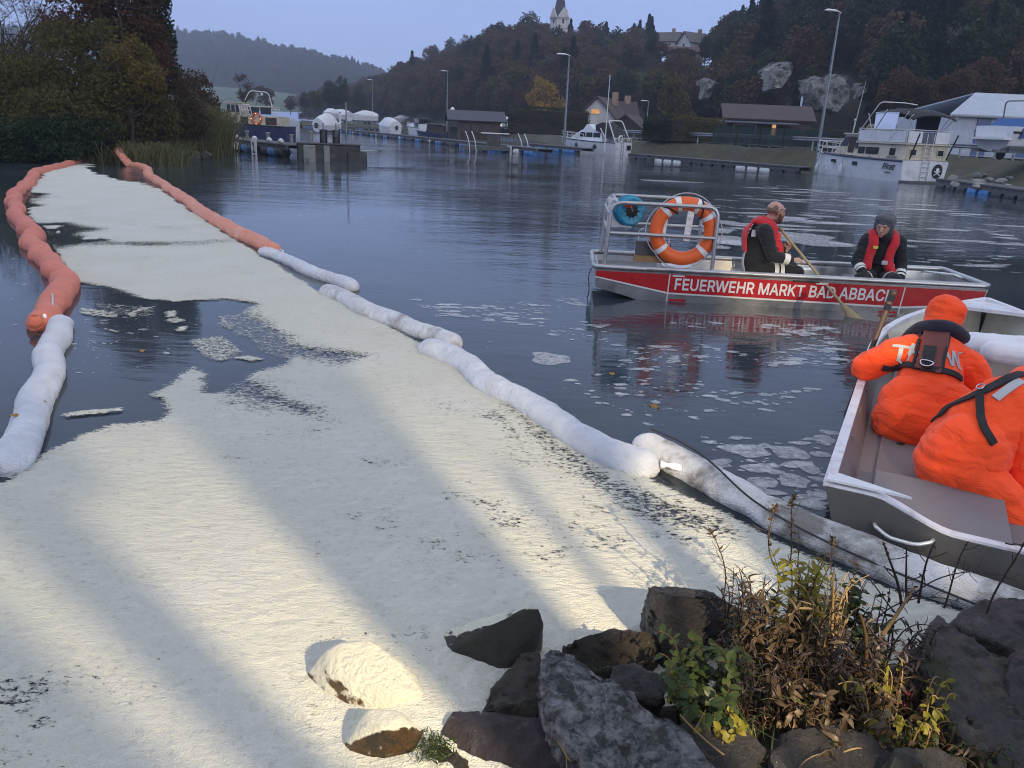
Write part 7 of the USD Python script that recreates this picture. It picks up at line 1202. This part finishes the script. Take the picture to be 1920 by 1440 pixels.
# ---------------------------------------------------------------- stones of the near shore
def stone_mat(name, dark, light, lich, dust=0.0, thr=(.5, .62), moss=None, wet=.45, lsc=9):
    n = {'tc': ('texture_coordinate', {}), 'n': ('noise_texture', {'scale': 4, 'detail': 10, 'roughness': .72}), 'r': ('rgb_ramp', {'ramp': [(.3, dark), (.7, light)]}), 'ln': ('noise_texture', {'scale': lsc, 'detail': 9, 'roughness': .75, 'distortion': .4}), 'lr': ('map_range', {'from_min': thr[0], 'from_max': thr[1], 'to_max': .85, 'clamp': True}), 'lm': ('mix_color', {'b': lich}),
         'fn': ('noise_texture', {'scale': 60, 'detail': 6, 'roughness': .7}), 'h': ('math', {'math_type': 'multiply_add', 'value2': .45}), 'b': ('bump', {'strength': 1.0, 'distance': .11}), 'p': ('principled_bsdf', {'roughness': wet, 'specular_ior_level': .45}), 'sp': ('voronoi_texture', {'scale': 60}), 'spr': ('map_range', {'from_min': .10, 'from_max': .07, 'to_max': .9, 'clamp': True}), 'spn': ('noise_texture', {'scale': 9}), 'spm': ('map_range', {'from_min': .55, 'from_max': .62, 'clamp': True}), 'spx': ('math', {'math_type': 'multiply'}), 'spc': ('mix_color', {'b': (.62, .62, .55)})}
    l = [('tc.object', 'n.vector'), ('tc.object', 'ln.vector'), ('tc.object', 'fn.vector'), ('n.fac', 'r.fac'), ('ln.fac', 'lr.value'), ('lr.result', 'lm.fac'), ('r.color', 'lm.a'), ('fn.fac', 'h.value1'), ('n.fac', 'h.value3'), ('h.value', 'b.height'), ('b.normal', 'p.normal'), ('tc.object', 'sp.vector'), ('sp.distance', 'spr.value'), ('tc.object', 'spn.vector'), ('spn.fac', 'spm.value'), ('spr.result', 'spx.value1'), ('spm.result', 'spx.value2'), ('spx.value', 'spc.fac'), ('lm.result', 'spc.a')]
    last = 'spc.result'
    if moss is not None:
        n['mn'] = ('noise_texture', {'scale': 2.2, 'detail': 7}); n['mr'] = ('map_range', {'from_min': .5, 'from_max': .58, 'clamp': True}); n['mm'] = ('mix_color', {'b': moss}); l += [('tc.object', 'mn.vector'), ('mn.fac', 'mr.value'), ('mr.result', 'mm.fac'), (last, 'mm.a')]; last = 'mm.result'
    l.append((last, 'p.base_color')); surf = 'p.BSDF'
    if dust:
        n.update(g=('geometry', {}), sx=('separate_xyz', {}), da=('math', {'math_type': 'multiply_add', 'value2': .55}), dt=('map_range', {'from_min': dust, 'from_max': dust + .07, 'clamp': True}), dn=('noise_texture', {'scale': 14, 'detail': 7, 'roughness': .75}), gl=('noise_texture', {'scale': 45, 'detail': 6, 'roughness': .7}), gb=('bump', {'strength': 1.0, 'distance': .05}), gp=('principled_bsdf', {'base_color': (.80, .78, .64), 'roughness': .95, 'specular_ior_level': .1}), mx=('mix_closure', {}))
        l += [('g.normal', 'sx.vector'), ('tc.object', 'dn.vector'), ('dn.fac', 'da.value1'), ('sx.z', 'da.value3'), ('da.value', 'dt.value'), ('tc.object', 'gl.vector'), ('gl.fac', 'gb.height'), ('gb.normal', 'gp.normal'), ('dt.result', 'mx.fac'), ('p.BSDF', 'mx.closure1'), ('gp.BSDF', 'mx.closure2')]; surf = 'mx.closure'
    return mat(name, n, l, surf)
stone_mat('rock_dark', (.016, .015, .016), (.07, .064, .063), (.13, .125, .125), thr=(.58, .72))
stone_mat('rock_brown', (.025, .021, .018), (.06, .048, .038), (.05, .05, .028), thr=(.5, .62))
stone_mat('rock_pale', (.02, .02, .022), (.07, .07, .072), (.34, .34, .35), thr=(.44, .6), wet=.5, lsc=19)
stone_mat('rock_red', (.03, .022, .024), (.07, .052, .055), (.12, .105, .11), thr=(.55, .68))
stone_mat('rock_slab', (.035, .033, .035), (.085, .075, .062), (.13, .11, .07), thr=(.5, .64), moss=(.035, .038, .016))
stone_mat('rock_dusted', (.02, .02, .018), (.06, .055, .045), (.04, .042, .022), dust=1.0, thr=(.5, .62)); stone_mat('rock_coated', (.025, .02, .012), (.06, .045, .025), (.12, .06, .015), dust=.62, thr=(.45, .55))
def rock(label, top, base, Y, m, seed, amp=.014, sharp=40, cat_='rock', dep=.32, refine=.013, zb=-.12):
    """boulder: top = crest points (px, py, depth), base = outline at its foot (px, py, depth); both are places in the world, closed to a solid with a back"""
    T = [atY(px, py, y) for px, py, y in top]; Bs = [atY(px, py, y) for px, py, y in base]; B2 = [V(p[0], p[1], min(p[2], 0) + zb) for p in Bs]; bk = [V(p[0] * 1.02, p[1] + dep * .6, zb) for p in T] 
    h = manifold3d.Manifold.hull_points(np.array(T + Bs + B2 + bk).tolist()).refine_to_length(refine); v, f, _ = meshkit.arrays(h); t = trimesh.Trimesh(v, f); trimesh.smoothing.filter_taubin(t, lamb=.5, nu=.52, iterations=(60 if 'coated' in m else 1)); v = np.array(t.vertices); n = vnormals(v, f); amp = amp * (.55 if 'coat' in m or 'dust' in m else 1.7)
    w = fbm(v * 6 + seed, 4, seed); rid = np.abs(fbm(v * 11 + seed * 2, 4, seed + 1) - .5); cut = np.floor(w * 7) / 7 - w
    v = v + n * ((w - .5) * 2.6 * amp - rid * 1.6 * amp + cut * 3.0 * amp + (fbm(v * 34, 3, seed + 4) - .5) * amp * .9)[:, None]
    o = v.mean(0); o[2] = v[:, 2].min(); t = thing('rock', label, cat_, o); obj('stone', (v - o, np.array(f)), m, t, sharp); return t
rock('rounded rock wholly coated in cream granulate in the beam of light', [(605, 1222, 2.31), (640, 1203, 2.33), (690, 1198, 2.34), (740, 1230, 2.30), (620, 1250, 2.24), (680, 1235, 2.26), (720, 1290, 2.18), (660, 1290, 2.17)], [(574, 1262, 2.3), (600, 1320, 2.2), (645, 1370, 2.12), (720, 1350, 2.12), (800, 1310, 2.2), (780, 1260, 2.3)], 2.3, 'rock_coated', 1, .008)
rock('granulate coated rock with a rusty brown bare end, at the bottom of the slick', [(690, 1328, 2.04), (745, 1330, 2.02), (720, 1360, 1.95), (650, 1385, 1.97), (770, 1358, 1.97), (690, 1370, 1.95)], [(625, 1400, 2.03), (640, 1470, 1.92), (720, 1470, 1.9), (780, 1420, 1.95), (800, 1370, 2.05)], 2.0, 'rock_coated', 2, .01)
rock('low granulate covered lump between the coated rock and the wedge', [(780, 1335, 2.16), (810, 1320, 2.2), (820, 1340, 2.14)], [(760, 1355, 2.14), (800, 1370, 2.1), (835, 1360, 2.12)], 2.1, 'rock_coated', 16, .006)
rock('dark wedge rock with its left top dusted white, standing in the slick', [(990, 1133, 2.46), (1010, 1140, 2.44), (1019, 1165, 2.42), (930, 1166, 2.44), (850, 1192, 2.50), (840, 1180, 2.6)], [(808, 1190, 2.6), (815, 1240, 2.46), (880, 1258, 2.40), (935, 1268, 2.36), (990, 1240, 2.42), (1022, 1200, 2.5)], 2.5, 'rock_dusted', 3, .012)
rock('low dark rock right of the dusted wedge, half behind the big pale boulder', [(1110, 1185, 2.40), (1160, 1180, 2.42), (1225, 1185, 2.42), (1080, 1198, 2.40)], [(1055, 1208, 2.45), (1120, 1255, 2.32), (1180, 1255, 2.32), (1235, 1230, 2.38), (1245, 1200, 2.46)], 2.4, 'rock_brown', 4)
rock('dark pointed rock jutting left of the dry plants', [(1213, 1098, 2.56), (1225, 1095, 2.58), (1330, 1108, 2.56), (1355, 1120, 2.54), (1262, 1114, 2.48)], [(1215, 1130, 2.52), (1225, 1175, 2.55), (1245, 1235, 2.40), (1290, 1230, 2.4), (1370, 1190, 2.5), (1390, 1140, 2.6)], 2.6, 'rock_dark', 5, .012)
rock('brown rock leaning against the left of the big pale boulder', [(975, 1222, 2.34), (1010, 1215, 2.34), (1020, 1235, 2.28), (950, 1250, 2.28)], [(898, 1335, 2.12), (925, 1345, 2.1), (1010, 1345, 2.08), (1020, 1300, 2.12), (925, 1285, 2.22)], 2.2, 'rock_brown', 6)
rock('biggest pale grey boulder at the bottom centre', [(1015, 1218, 2.2), (1050, 1212, 2.24), (1150, 1262, 2.1), (1195, 1300, 2.02), (1280, 1360, 1.92), (1340, 1430, 1.8), (1120, 1270, 2.06), (1030, 1250, 2.1)], [(1008, 1290, 2.06), (1020, 1345, 1.96), (1080, 1420, 1.82), (1120, 1500, 1.74), (1330, 1560, 1.66), (1390, 1480, 1.74)], 2.0, 'rock_pale', 7, .016)
rock('flat reddish rock with white specks at the bottom left of the boulder', [(850, 1338, 2.1), (900, 1330, 2.12), (1010, 1345, 2.06), (1060, 1370, 2.0), (840, 1355, 2.06)], [(800, 1400, 2.0), (790, 1470, 1.9), (900, 1500, 1.85), (1040, 1500, 1.82), (1085, 1430, 1.88)], 2.0, 'rock_red', 8, .008)
rock('small dark rock wedged behind the pale boulder', [(1150, 1245, 2.24), (1195, 1238, 2.25), (1235, 1262, 2.2)], [(1140, 1275, 2.18), (1190, 1310, 2.1), (1240, 1310, 2.08), (1250, 1285, 2.14)], 2.2, 'rock_dark', 9)
rock('mossy black stone tucked below the rusty coated rock', [(790, 1395, 1.98), (830, 1385, 2.0), (850, 1400, 1.95)], [(770, 1430, 1.92), (790, 1480, 1.85), (860, 1480, 1.84), (880, 1430, 1.9)], 1.9, 'rock_brown', 10)
rock('dark bluish stone beneath the green leaves', [(1275, 1345, 1.98), (1330, 1340, 2.0), (1400, 1370, 1.94)], [(1260, 1375, 1.92), (1300, 1440, 1.82), (1400, 1450, 1.8), (1440, 1400, 1.88)], 1.9, 'rock_dark', 11)
rock('long slanting slab with a brownish lit ridge at the right edge', [(1760, 1150, 2.46), (1745, 1175, 2.4), (1800, 1178, 2.4), (1865, 1230, 2.28), (1960, 1320, 2.1), (1752, 1225, 2.2), (1850, 1330, 2.0), (1950, 1430, 1.85)], [(1720, 1210, 2.3), (1735, 1290, 2.1), (1790, 1370, 1.92), (1880, 1470, 1.76), (2000, 1520, 1.7), (2040, 1400, 1.9), (1980, 1300, 2.1)], 2.1, 'rock_slab', 12, .014)
rock('dark flat rock between the slab and the end of the boom', [(1830, 1130, 2.7), (1885, 1112, 2.76), (1960, 1118, 2.74), (1800, 1145, 2.66)], [(1785, 1165, 2.6), (1830, 1190, 2.5), (1920, 1225, 2.4), (2000, 1200, 2.46), (2020, 1150, 2.6)], 2.6, 'rock_dark', 13, .012)
rock('black rounded rock cut by the right edge of the picture', [(1905, 1215, 2.25), (1960, 1205, 2.28), (1925, 1240, 2.16)], [(1885, 1265, 2.14), (1890, 1310, 2.05), (1920, 1350, 1.98), (2000, 1340, 2.0), (2010, 1240, 2.2)], 2.1, 'rock_dark', 14, .006)
rock('black stone under the dry stems at the bottom right', [(1470, 1370, 1.92), (1560, 1350, 1.96), (1640, 1375, 1.9)], [(1440, 1420, 1.84), (1480, 1500, 1.72), (1620, 1500, 1.72), (1690, 1430, 1.82)], 1.8, 'rock_dark', 15, .012)
rock('lower mossy stone at the bottom right corner under the slab', [(1680, 1400, 1.82), (1760, 1390, 1.84), (1820, 1420, 1.8)], [(1660, 1450, 1.74), (1720, 1520, 1.66), (1840, 1520, 1.66)], 1.8, 'rock_slab', 17, .012)
SHORE = Polygon([tuple(at(*p)[:2]) for p in [(700, 1520), (900, 1380), (1060, 1290), (1250, 1225), (1400, 1170), (1600, 1170), (1760, 1165), (1900, 1170), (2300, 1240)]] + [(6, 1.6), (6, -6), (-6, -6), (-1.2, .6)]).buffer(0)
x, y = np.meshgrid(np.linspace(-2, 4, 180), np.linspace(.3, 3.2, 110), indexing='ij'); d = inside_depth(SHORE, x.ravel(), y.ravel()).reshape(x.shape)
shore_z = lambda d, x, y: np.where(d < 0, d * .8 - .02, .36 * (1 - np.exp(-d * .9)) - .06) + (fbm(np.stack([x, y, 0 * x], -1) * 6, 4, 4) - .5) * .07
paint('shore_soil', (.022, .018, .014), .9, var=.4, scale=9, bump=.9, bscale=50); idx = np.arange(x.size).reshape(x.shape)
obj('near_shore', (np.stack([x, y, shore_z(d, x, y)], -1).reshape(-1, 3), np.stack([idx[:-1, :-1], idx[1:, :-1], idx[1:, 1:], idx[:-1, 1:]], -1)[np.maximum(d[:-1, :-1], d[1:, 1:]) > -.3]), 'shore_soil', None, True, kind='structure')
# ---------------------------------------------------------------- plants
for nm, cols, tr in [('herb_yellow', [(.10, .11, .015), (.20, .17, .02), (.26, .20, .03), (.08, .10, .02)], .4), ('herb_green', [(.022, .036, .010), (.04, .058, .015), (.085, .09, .02), (.018, .03, .009)], .35), ('herb_brown', [(.03, .019, .011), (.065, .042, .02), (.11, .075, .032), (.022, .014, .009)], .2), ('herb_straw', [(.20, .13, .06), (.30, .20, .09), (.14, .08, .04)], .2), ('herb_dark', [(.02, .014, .012), (.035, .022, .018), (.012, .01, .01)], .1), ('herb_red', [(.12, .02, .02), (.07, .015, .015)], .3)]: foliage(nm, cols, tr, .5, .35)
def blade(b, d, n, L, w, bend=.3, k=5, fold=.25):
    """one leaf: pointed, folded along its rib, curving down"""
    d, n = nrm(d), nrm(n); s = nrm(np.cross(d, n)); n = np.cross(s, d); v, f = [], []
    for i, t in enumerate(np.linspace(0, 1, k)):
        ww = w * (math.sin(math.pi * min(t * .86 + .1, 1)) ** .8) * (0 if i == k - 1 else 1); c = b + d * L * t * (1 - bend * .15 * t) - n * L * bend * t * t
        v += [c - s * ww + n * ww * fold, c, c + s * ww + n * ww * fold]
    for i in range(k - 1): a = i * 3; f += [[a, a + 1, a + 4], [a, a + 4, a + 3], [a + 1, a + 2, a + 5], [a + 1, a + 5, a + 4]]
    return np.array(v), np.array(f)
def plant(name, label, ct, base, seed, stems, leaf=None, sm='herb_brown', lm='herb_yellow', spread=0.115, height=0.675, lean=(0, 0), r=.004, nl=14, L=.06, w=.011, droop=.5, up=.5, seedhead=0, bend=.35, start=.25):
    stems = int(stems * 1.5); base = V(base[0], base[1], base[2] - .05); rg = np.random.default_rng(seed); t = thing(name, label, ct, base); S, Lf, Hd = [], [], []
    for i in range(stems):
        a = rg.uniform(0, 2 * np.pi); q = rg.uniform(0, 1) ** .5 * spread; b = V(q * math.cos(a), q * math.sin(a), -.05); h = height * rg.uniform(.55, 1.08); o = V(math.cos(a), math.sin(a), 0) * h * rg.uniform(.05, .35) * droop + V(lean[0], lean[1], 0) * h + rg.normal(size=3) * V(.05, .05, 0) * h
        pts = spline([b, b + o * .25 + V(0, 0, h * .45), b + o * .7 + V(0, 0, h * .85), b + o * 1.15 + V(0, 0, h * (1.0 - .15 * droop))], 14); S.append(tube(pts, np.linspace(r, r * .4, 14) * rg.uniform(.7, 1.3), 5))
        for j in range(int(nl * 1.35)):
            k = rg.uniform(start, .98); p = pts[int(k * 13)]; tg = nrm(pts[min(int(k * 13) + 1, 13)] - pts[max(int(k * 13) - 1, 0)]); e = rg.normal(size=3); e = nrm(e - tg * (e @ tg)); dd = nrm(e + tg * up - V(0, 0, droop * rg.uniform(0, .8)))
            Lf.append(blade(p, dd, nrm(tg + V(0, 0, .5) + rg.normal(size=3) * .4), .78 * L * rg.uniform(.5, 1.25), .78 * w * rg.uniform(.5, 1.3), bend * rg.uniform(.3, 1.8)))
        if seedhead:
            for j in range(seedhead): k = rg.uniform(.62, 1); p = pts[min(int(k * 13), 13)]; Hd.append(blade(p, rg.normal(size=3) + V(0, 0, .6), rg.normal(size=3), rg.uniform(.008, .02), .004, .5, 4))
    if S: obj('stem', cat(S), sm, t, True, kind='stuff' if len(S) > 1 else None)
    if Lf: obj('leaf', cat(Lf), lm, t, True, kind='stuff')
    if Hd: obj('seed_head', cat(Hd), 'herb_dark' if sm != 'herb_straw' else 'herb_straw', t, True, kind='stuff')
    return t
PB = lambda px, py, Y: atY(px, py, Y)
plant('weed', 'yellow green leafy weed, the brightest and tallest of the bush, lit from the right', 'plant', PB(1478, 1200, 2.36), 1, 9, lm='herb_yellow', spread=0.057, height=0.486, nl=30, L=.062, w=.0085, droop=.35, r=.0035)
plant('weed', 'clump of brown withered leafy stems in the middle of the bush', 'plant', PB(1450, 1240, 2.3), 2, 26, sm='herb_dark', lm='herb_brown', spread=0.127, height=0.446, nl=20, L=.05, w=.007, droop=.7)
plant('weed', 'straw coloured dead stalks right of the yellow weed', 'plant', PB(1525, 1230, 2.3), 3, 18, sm='herb_straw', lm='herb_straw', spread=0.081, height=0.459, nl=5, L=.06, w=.006, droop=.6, r=.0035)
plant('weed', 'low green bush of oval leaves at the left of the dry stems', 'plant', PB(1330, 1300, 2.12), 4, 20, sm='herb_brown', lm='herb_green', spread=0.138, height=0.297, nl=14, L=.05, w=.017, droop=.6, lean=(-.25, -.1), bend=.2)
plant('weed', 'pale green and yellow rounded leaves hanging over the bluish stone', 'plant', PB(1340, 1345, 2.02), 5, 9, sm='herb_brown', lm='herb_yellow', spread=0.092, height=0.189, nl=9, L=.042, w=.017, droop=.9, lean=(-.2, -.2), bend=.2)
plant('weed', 'dark green nettle leaves behind the straw stalks', 'plant', PB(1590, 1190, 2.45), 6, 14, sm='herb_dark', lm='herb_green', spread=0.138, height=0.324, nl=12, L=.06, w=.016, droop=.6)
plant('weed', 'dark dead weeds at the right half of the bush', 'plant', PB(1620, 1240, 2.3), 7, 34, sm='herb_dark', lm='herb_dark', spread=0.207, height=0.324, nl=14, L=.05, w=.006, droop=.9)
plant('weed', 'brown curled dead leaves below the straw stalks', 'plant', PB(1560, 1320, 2.1), 8, 30, sm='herb_brown', lm='herb_brown', spread=0.184, height=0.270, nl=14, L=.045, w=.010, droop=1.2, bend=.8)
plant('weed', 'brown tangle at the bottom right under the dead leaves', 'plant', PB(1680, 1385, 1.95), 9, 32, sm='herb_brown', lm='herb_brown', spread=0.230, height=0.216, nl=12, L=.04, w=.008, droop=1.4, bend=.8)
plant('weed', 'yellow green wilted leaves low at the right, near the slab', 'plant', PB(1700, 1330, 2.0), 10, 10, sm='herb_straw', lm='herb_yellow', spread=0.115, height=0.203, nl=8, L=.036, w=.012, droop=1.3, bend=.5)
plant('weed', 'tangle of dry grass over the bottom of the bank', 'plant', PB(1500, 1400, 1.92), 11, 40, sm='herb_brown', lm='herb_straw', spread=0.276, height=0.189, nl=4, L=.09, w=.003, droop=1.6, bend=.9, r=.0025)
plant('weed', 'dark dry weeds on the left shoulder of the bush above the pointed rock', 'plant', PB(1395, 1200, 2.42), 12, 16, sm='herb_dark', lm='herb_brown', spread=0.081, height=0.365, nl=14, L=.04, w=.006, droop=.5)
plant('weed', 'little red leaved sprig before the slab', 'plant', PB(1690, 1290, 2.12), 13, 3, sm='herb_brown', lm='herb_red', spread=0.023, height=0.135, nl=5, L=.035, w=.014, droop=.8)
plant('weed', 'short leafy growth at the edge of the slab, lower right corner', 'plant', PB(1800, 1430, 1.78), 14, 22, sm='herb_brown', lm='herb_green', spread=0.161, height=0.135, nl=8, L=.035, w=.012, droop=1.2)
plant('weed', 'thicket of thin dark stems filling the left half of the bush', 'plant', PB(1420, 1290, 2.16), 21, 46, sm='herb_dark', lm='herb_dark', spread=.13, height=.30, nl=9, L=.035, w=.004, droop=.7, r=.0022)
plant('weed', 'thicket of thin brown stems filling the right half of the bush', 'plant', PB(1580, 1290, 2.16), 22, 46, sm='herb_brown', lm='herb_brown', spread=.15, height=.28, nl=9, L=.04, w=.005, droop=.8, r=.0022)
plant('weed', 'olive yellow leaves at the top left shoulder of the bush', 'plant', PB(1420, 1230, 2.34), 23, 9, sm='herb_brown', lm='herb_yellow', spread=.06, height=.30, nl=18, L=.045, w=.009, droop=.5)
plant('weed', 'thin green grass blades hanging down in front of the dead stems', 'plant', PB(1450, 1350, 2.02), 24, 14, sm='herb_green', lm='herb_green', spread=.12, height=.22, nl=3, L=.13, w=.0035, droop=1.3, bend=.8, r=.0015)
def stalk(label, pix, Y, r, m, seed, heads=26, twigs=4, nm='dry_stalk', hl='herb_brown'):
    rg = np.random.default_rng(seed); P_ = [atY(px, py, Y + k * .0) for k, (px, py) in enumerate(pix)]; o = P_[0]; p = spline([q - o for q in P_], 24); t = thing(nm, label, 'plant', o); obj('stem', tube(p, np.linspace(r, r * .5, 24), 6), m, t, True); H_ = []
    for j in range(heads): k = rg.uniform(.35, 1) if rg.random() < .4 else rg.uniform(.86, 1); q = p[min(int(k * 23), 23)]; H_.append(blade(q, rg.normal(size=3) + V(0, 0, .3), rg.normal(size=3), rg.uniform(.008, .022), rg.uniform(.003, .006), .6, 4))
    if H_: obj('seed_head', cat(H_), hl, t, True, kind='stuff')
    for j in range(twigs): k = int(rg.uniform(.4, .95) * 23); e = rg.normal(size=3) * V(1, .4, .6) + V(0, 0, .3); obj('twig', tube(spline([p[k], p[k] + nrm(e) * .03, p[k] + nrm(e) * .06 + V(0, 0, .01)], 6), r * .35, 4), m, t, True)
stalk('thin dry stalk with seed head leaning left over the slick', [(1352, 1130), (1358, 1060), (1345, 1020), (1328, 988)], 2.5, .0028, 'herb_dark', 1, 34)
stalk('seed headed stalk in front of the stained boom, left one of a pair', [(1452, 1060), (1441, 1010), (1448, 970), (1456, 945)], 2.4, .0026, 'herb_brown', 2, 34)
stalk('straight seed headed stalk above the yellow weed, right one of a pair', [(1480, 1060), (1484, 1000), (1484, 960), (1489, 925)], 2.4, .0026, 'herb_brown', 3, 34)
stalk('dark stalk with a round seed cluster before the boom', [(1560, 1160), (1558, 1090), (1560, 1030), (1562, 1004)], 2.4, .0026, 'herb_dark', 4, 34, hl='herb_dark')
stalk('thick dark twig slanting left, first of three before the grey transom', [(1690, 1140), (1682, 1090), (1668, 1050), (1656, 1016)], 2.4, .006, 'herb_dark', 5, 6, 2, 'twig', 'herb_dark'); stalk('thick upright dark twig, middle of three before the grey transom', [(1700, 1130), (1699, 1080), (1700, 1024)], 2.4, .005, 'herb_dark', 6, 4, 2, 'twig', 'herb_dark'); stalk('thick dark twig slanting right, third before the grey transom', [(1722, 1130), (1732, 1075), (1742, 1040), (1753, 1016)], 2.4, .0055, 'herb_dark', 7, 4, 3, 'twig', 'herb_dark')
stalk('long thin bramble reaching up over the boat transom, right of the three twigs', [(1770, 1140), (1788, 1080), (1802, 1040), (1816, 1015)], 2.4, .004, 'herb_dark', 8, 2, 5, 'twig', 'herb_dark'); stalk('long dark bramble rising to the right edge over the transom', [(1850, 1150), (1880, 1085), (1905, 1045), (1930, 1000)], 2.4, .0045, 'herb_dark', 9, 2, 5, 'twig', 'herb_dark')
stalk('thin bramble arching right across the end of the boom', [(1700, 1130), (1760, 1085), (1830, 1072), (1910, 1092)], 2.42, .003, 'herb_dark', 10, 2, 8, 'twig', 'herb_dark'); stalk('low thin bramble arching left across the boom', [(1680, 1150), (1630, 1085), (1580, 1045), (1530, 1040)], 2.42, .0028, 'herb_dark', 11, 2, 8, 'twig', 'herb_dark'); stalk('bramble twig lying along the top of the white boom', [(1640, 1165), (1690, 1130), (1740, 1120), (1800, 1130)], 2.42, .003, 'herb_dark', 12, 2, 9, 'twig', 'herb_dark')
stalk('thick straw stalk snapped over towards the right twigs', [(1655, 1190), (1690, 1140), (1715, 1100)], 2.3, .008, 'herb_straw', 13, 6, 0); stalk('pale upright straw standing in the middle of the bush', [(1560, 1180), (1562, 1120), (1563, 1072)], 2.3, .006, 'herb_straw', 14, 0, 0); stalk('orange brown bent reed in front of the dark weeds', [(1622, 1250), (1624, 1200), (1612, 1150)], 2.2, .008, 'herb_brown', 15, 0, 0)
stalk('dry grass stem lying over the pale boulder', [(1370, 1425), (1320, 1385), (1275, 1340)], 1.85, .004, 'herb_straw', 16, 0, 1); stalk('two pronged twig on the reddish rock beside the boulder', [(1075, 1440), (1055, 1405), (1045, 1390)], 1.86, .004, 'herb_straw', 17, 0, 2)
t = thing('moss_tuft', 'dark moss tuft between the coated rock and the reddish rock', 'moss', atY(815, 1400, 1.96)); rg = np.random.default_rng(2); obj('moss', cat([blade(V(*(rg.normal(size=3) * [.03, .03, .006])), rg.normal(size=3) * [1, 1, .5] + V(0, 0, .5), rg.normal(size=3), .03, .002, .5, 4) for _ in range(240)]), 'herb_green', t, True, kind='stuff')
# ---------------------------------------------------------------- the fire brigade's work lamp beside the camera
LAMP = V(1.66, -.12, 2.05)
mat('lamp_glass', {'e': ('emission', {'color': (1, .8, .5), 'strength': 6})}, surface='e.emission')
tl = thing('work_lamp', 'red tripod work lamp with dark barn doors standing on the near bank', 'lamp', LAMP)
obj('pole', tube([(0, -.1, -1.9), (0, -.1, -.06)], .025, 10), 'steel_grey', tl, True)
for k in range(3): obj('leg', tube([(0, -.1, -1.3), (.5 * math.cos(k * 2.1 + .4), .5 * math.sin(k * 2.1 + .4) - .1, -2.1)], .018, 8), 'steel_grey', tl, True)
obj('housing', rbox((0, -.1, 0), (.2, .1, .16), .02), 'crank_red', tl)
RD = .30
def door(az0, az1, dep0, dep1):
    """curved flap in front of the lamp, from azimuth az0 to az1 and from dep0 to dep1 degrees below the level"""
    n = max(3, int(abs(az1 - az0) / 3)); rings = []
    for a in np.radians(np.linspace(az0, az1, n)): rings.append([V(r * math.sin(a), r * math.cos(a), -RD * math.tan(math.radians(d))) for r, d in [(RD, dep0), (RD + .004, dep0), (RD + .004, dep1), (RD, dep1)]])
    obj('barn_door', loft(rings), 'steel_grey', tl)
door(-80, 40, -50, 7.5)
for a, b, d0, d1 in [(-38.8, -26.2, 15.5, 55), (-50.8, -46.9, 17, 55), (-80, -53.5, 7.4, 55), (-15.6, -12.5, 7.4, 55), (-8, 5.5, 7.4, 52), (11.5, 40, 7.4, 55), (-46.9, -44.5, 14.5, 21), (-22.2, -20.8, 24, 55)]: door(a, b, d0, d1)
def beam(name, az, dep, power, cone, soft, r=.007, col=(1, .80, .50)):
    a, d = math.radians(az), math.radians(dep); z = -V(math.sin(a) * math.cos(d), math.cos(a) * math.cos(d), -math.sin(d)); x = nrm(np.cross([0, 0, 1], z)); y = np.cross(z, x)
    l = UsdLux.SphereLight.Define(stage, '/World/' + name); l.CreateRadiusAttr(r); l.CreateIntensityAttr(power); l.CreateNormalizeAttr(True); l.CreateColorAttr(Gf.Vec3f(*col)); sh = UsdLux.ShapingAPI.Apply(l.GetPrim()); sh.CreateShapingConeAngleAttr(cone); sh.CreateShapingConeSoftnessAttr(soft); l.AddTransformOp().Set(Gf.Matrix4d(frame(LAMP, x, y, z).T.tolist()))
beam('lamp_beam', -24, 13, 270, 36, .5); beam('lamp_beam_001', -30, 32, 78, 34, .6); beam('lamp_beam_002', 8.5, 10, 420, 7, .4)
# ---------------------------------------------------------------- evening haze
HD_ = .00045
mat('haze', {'v': ('principled_volume', {'color': (.72, .80, .98), 'density': HD_, 'anisotropy': .2})}, volume='v.volume', surface=None)
hv, hf = box((0, 620, 75), (2600, 1400, 153)); tag(usdkit.mesh(stage, numbered('/World', 'haze'), (hv, hf), MAT['haze']), 'thin blue evening haze filling the valley', 'haze', kind='stuff')
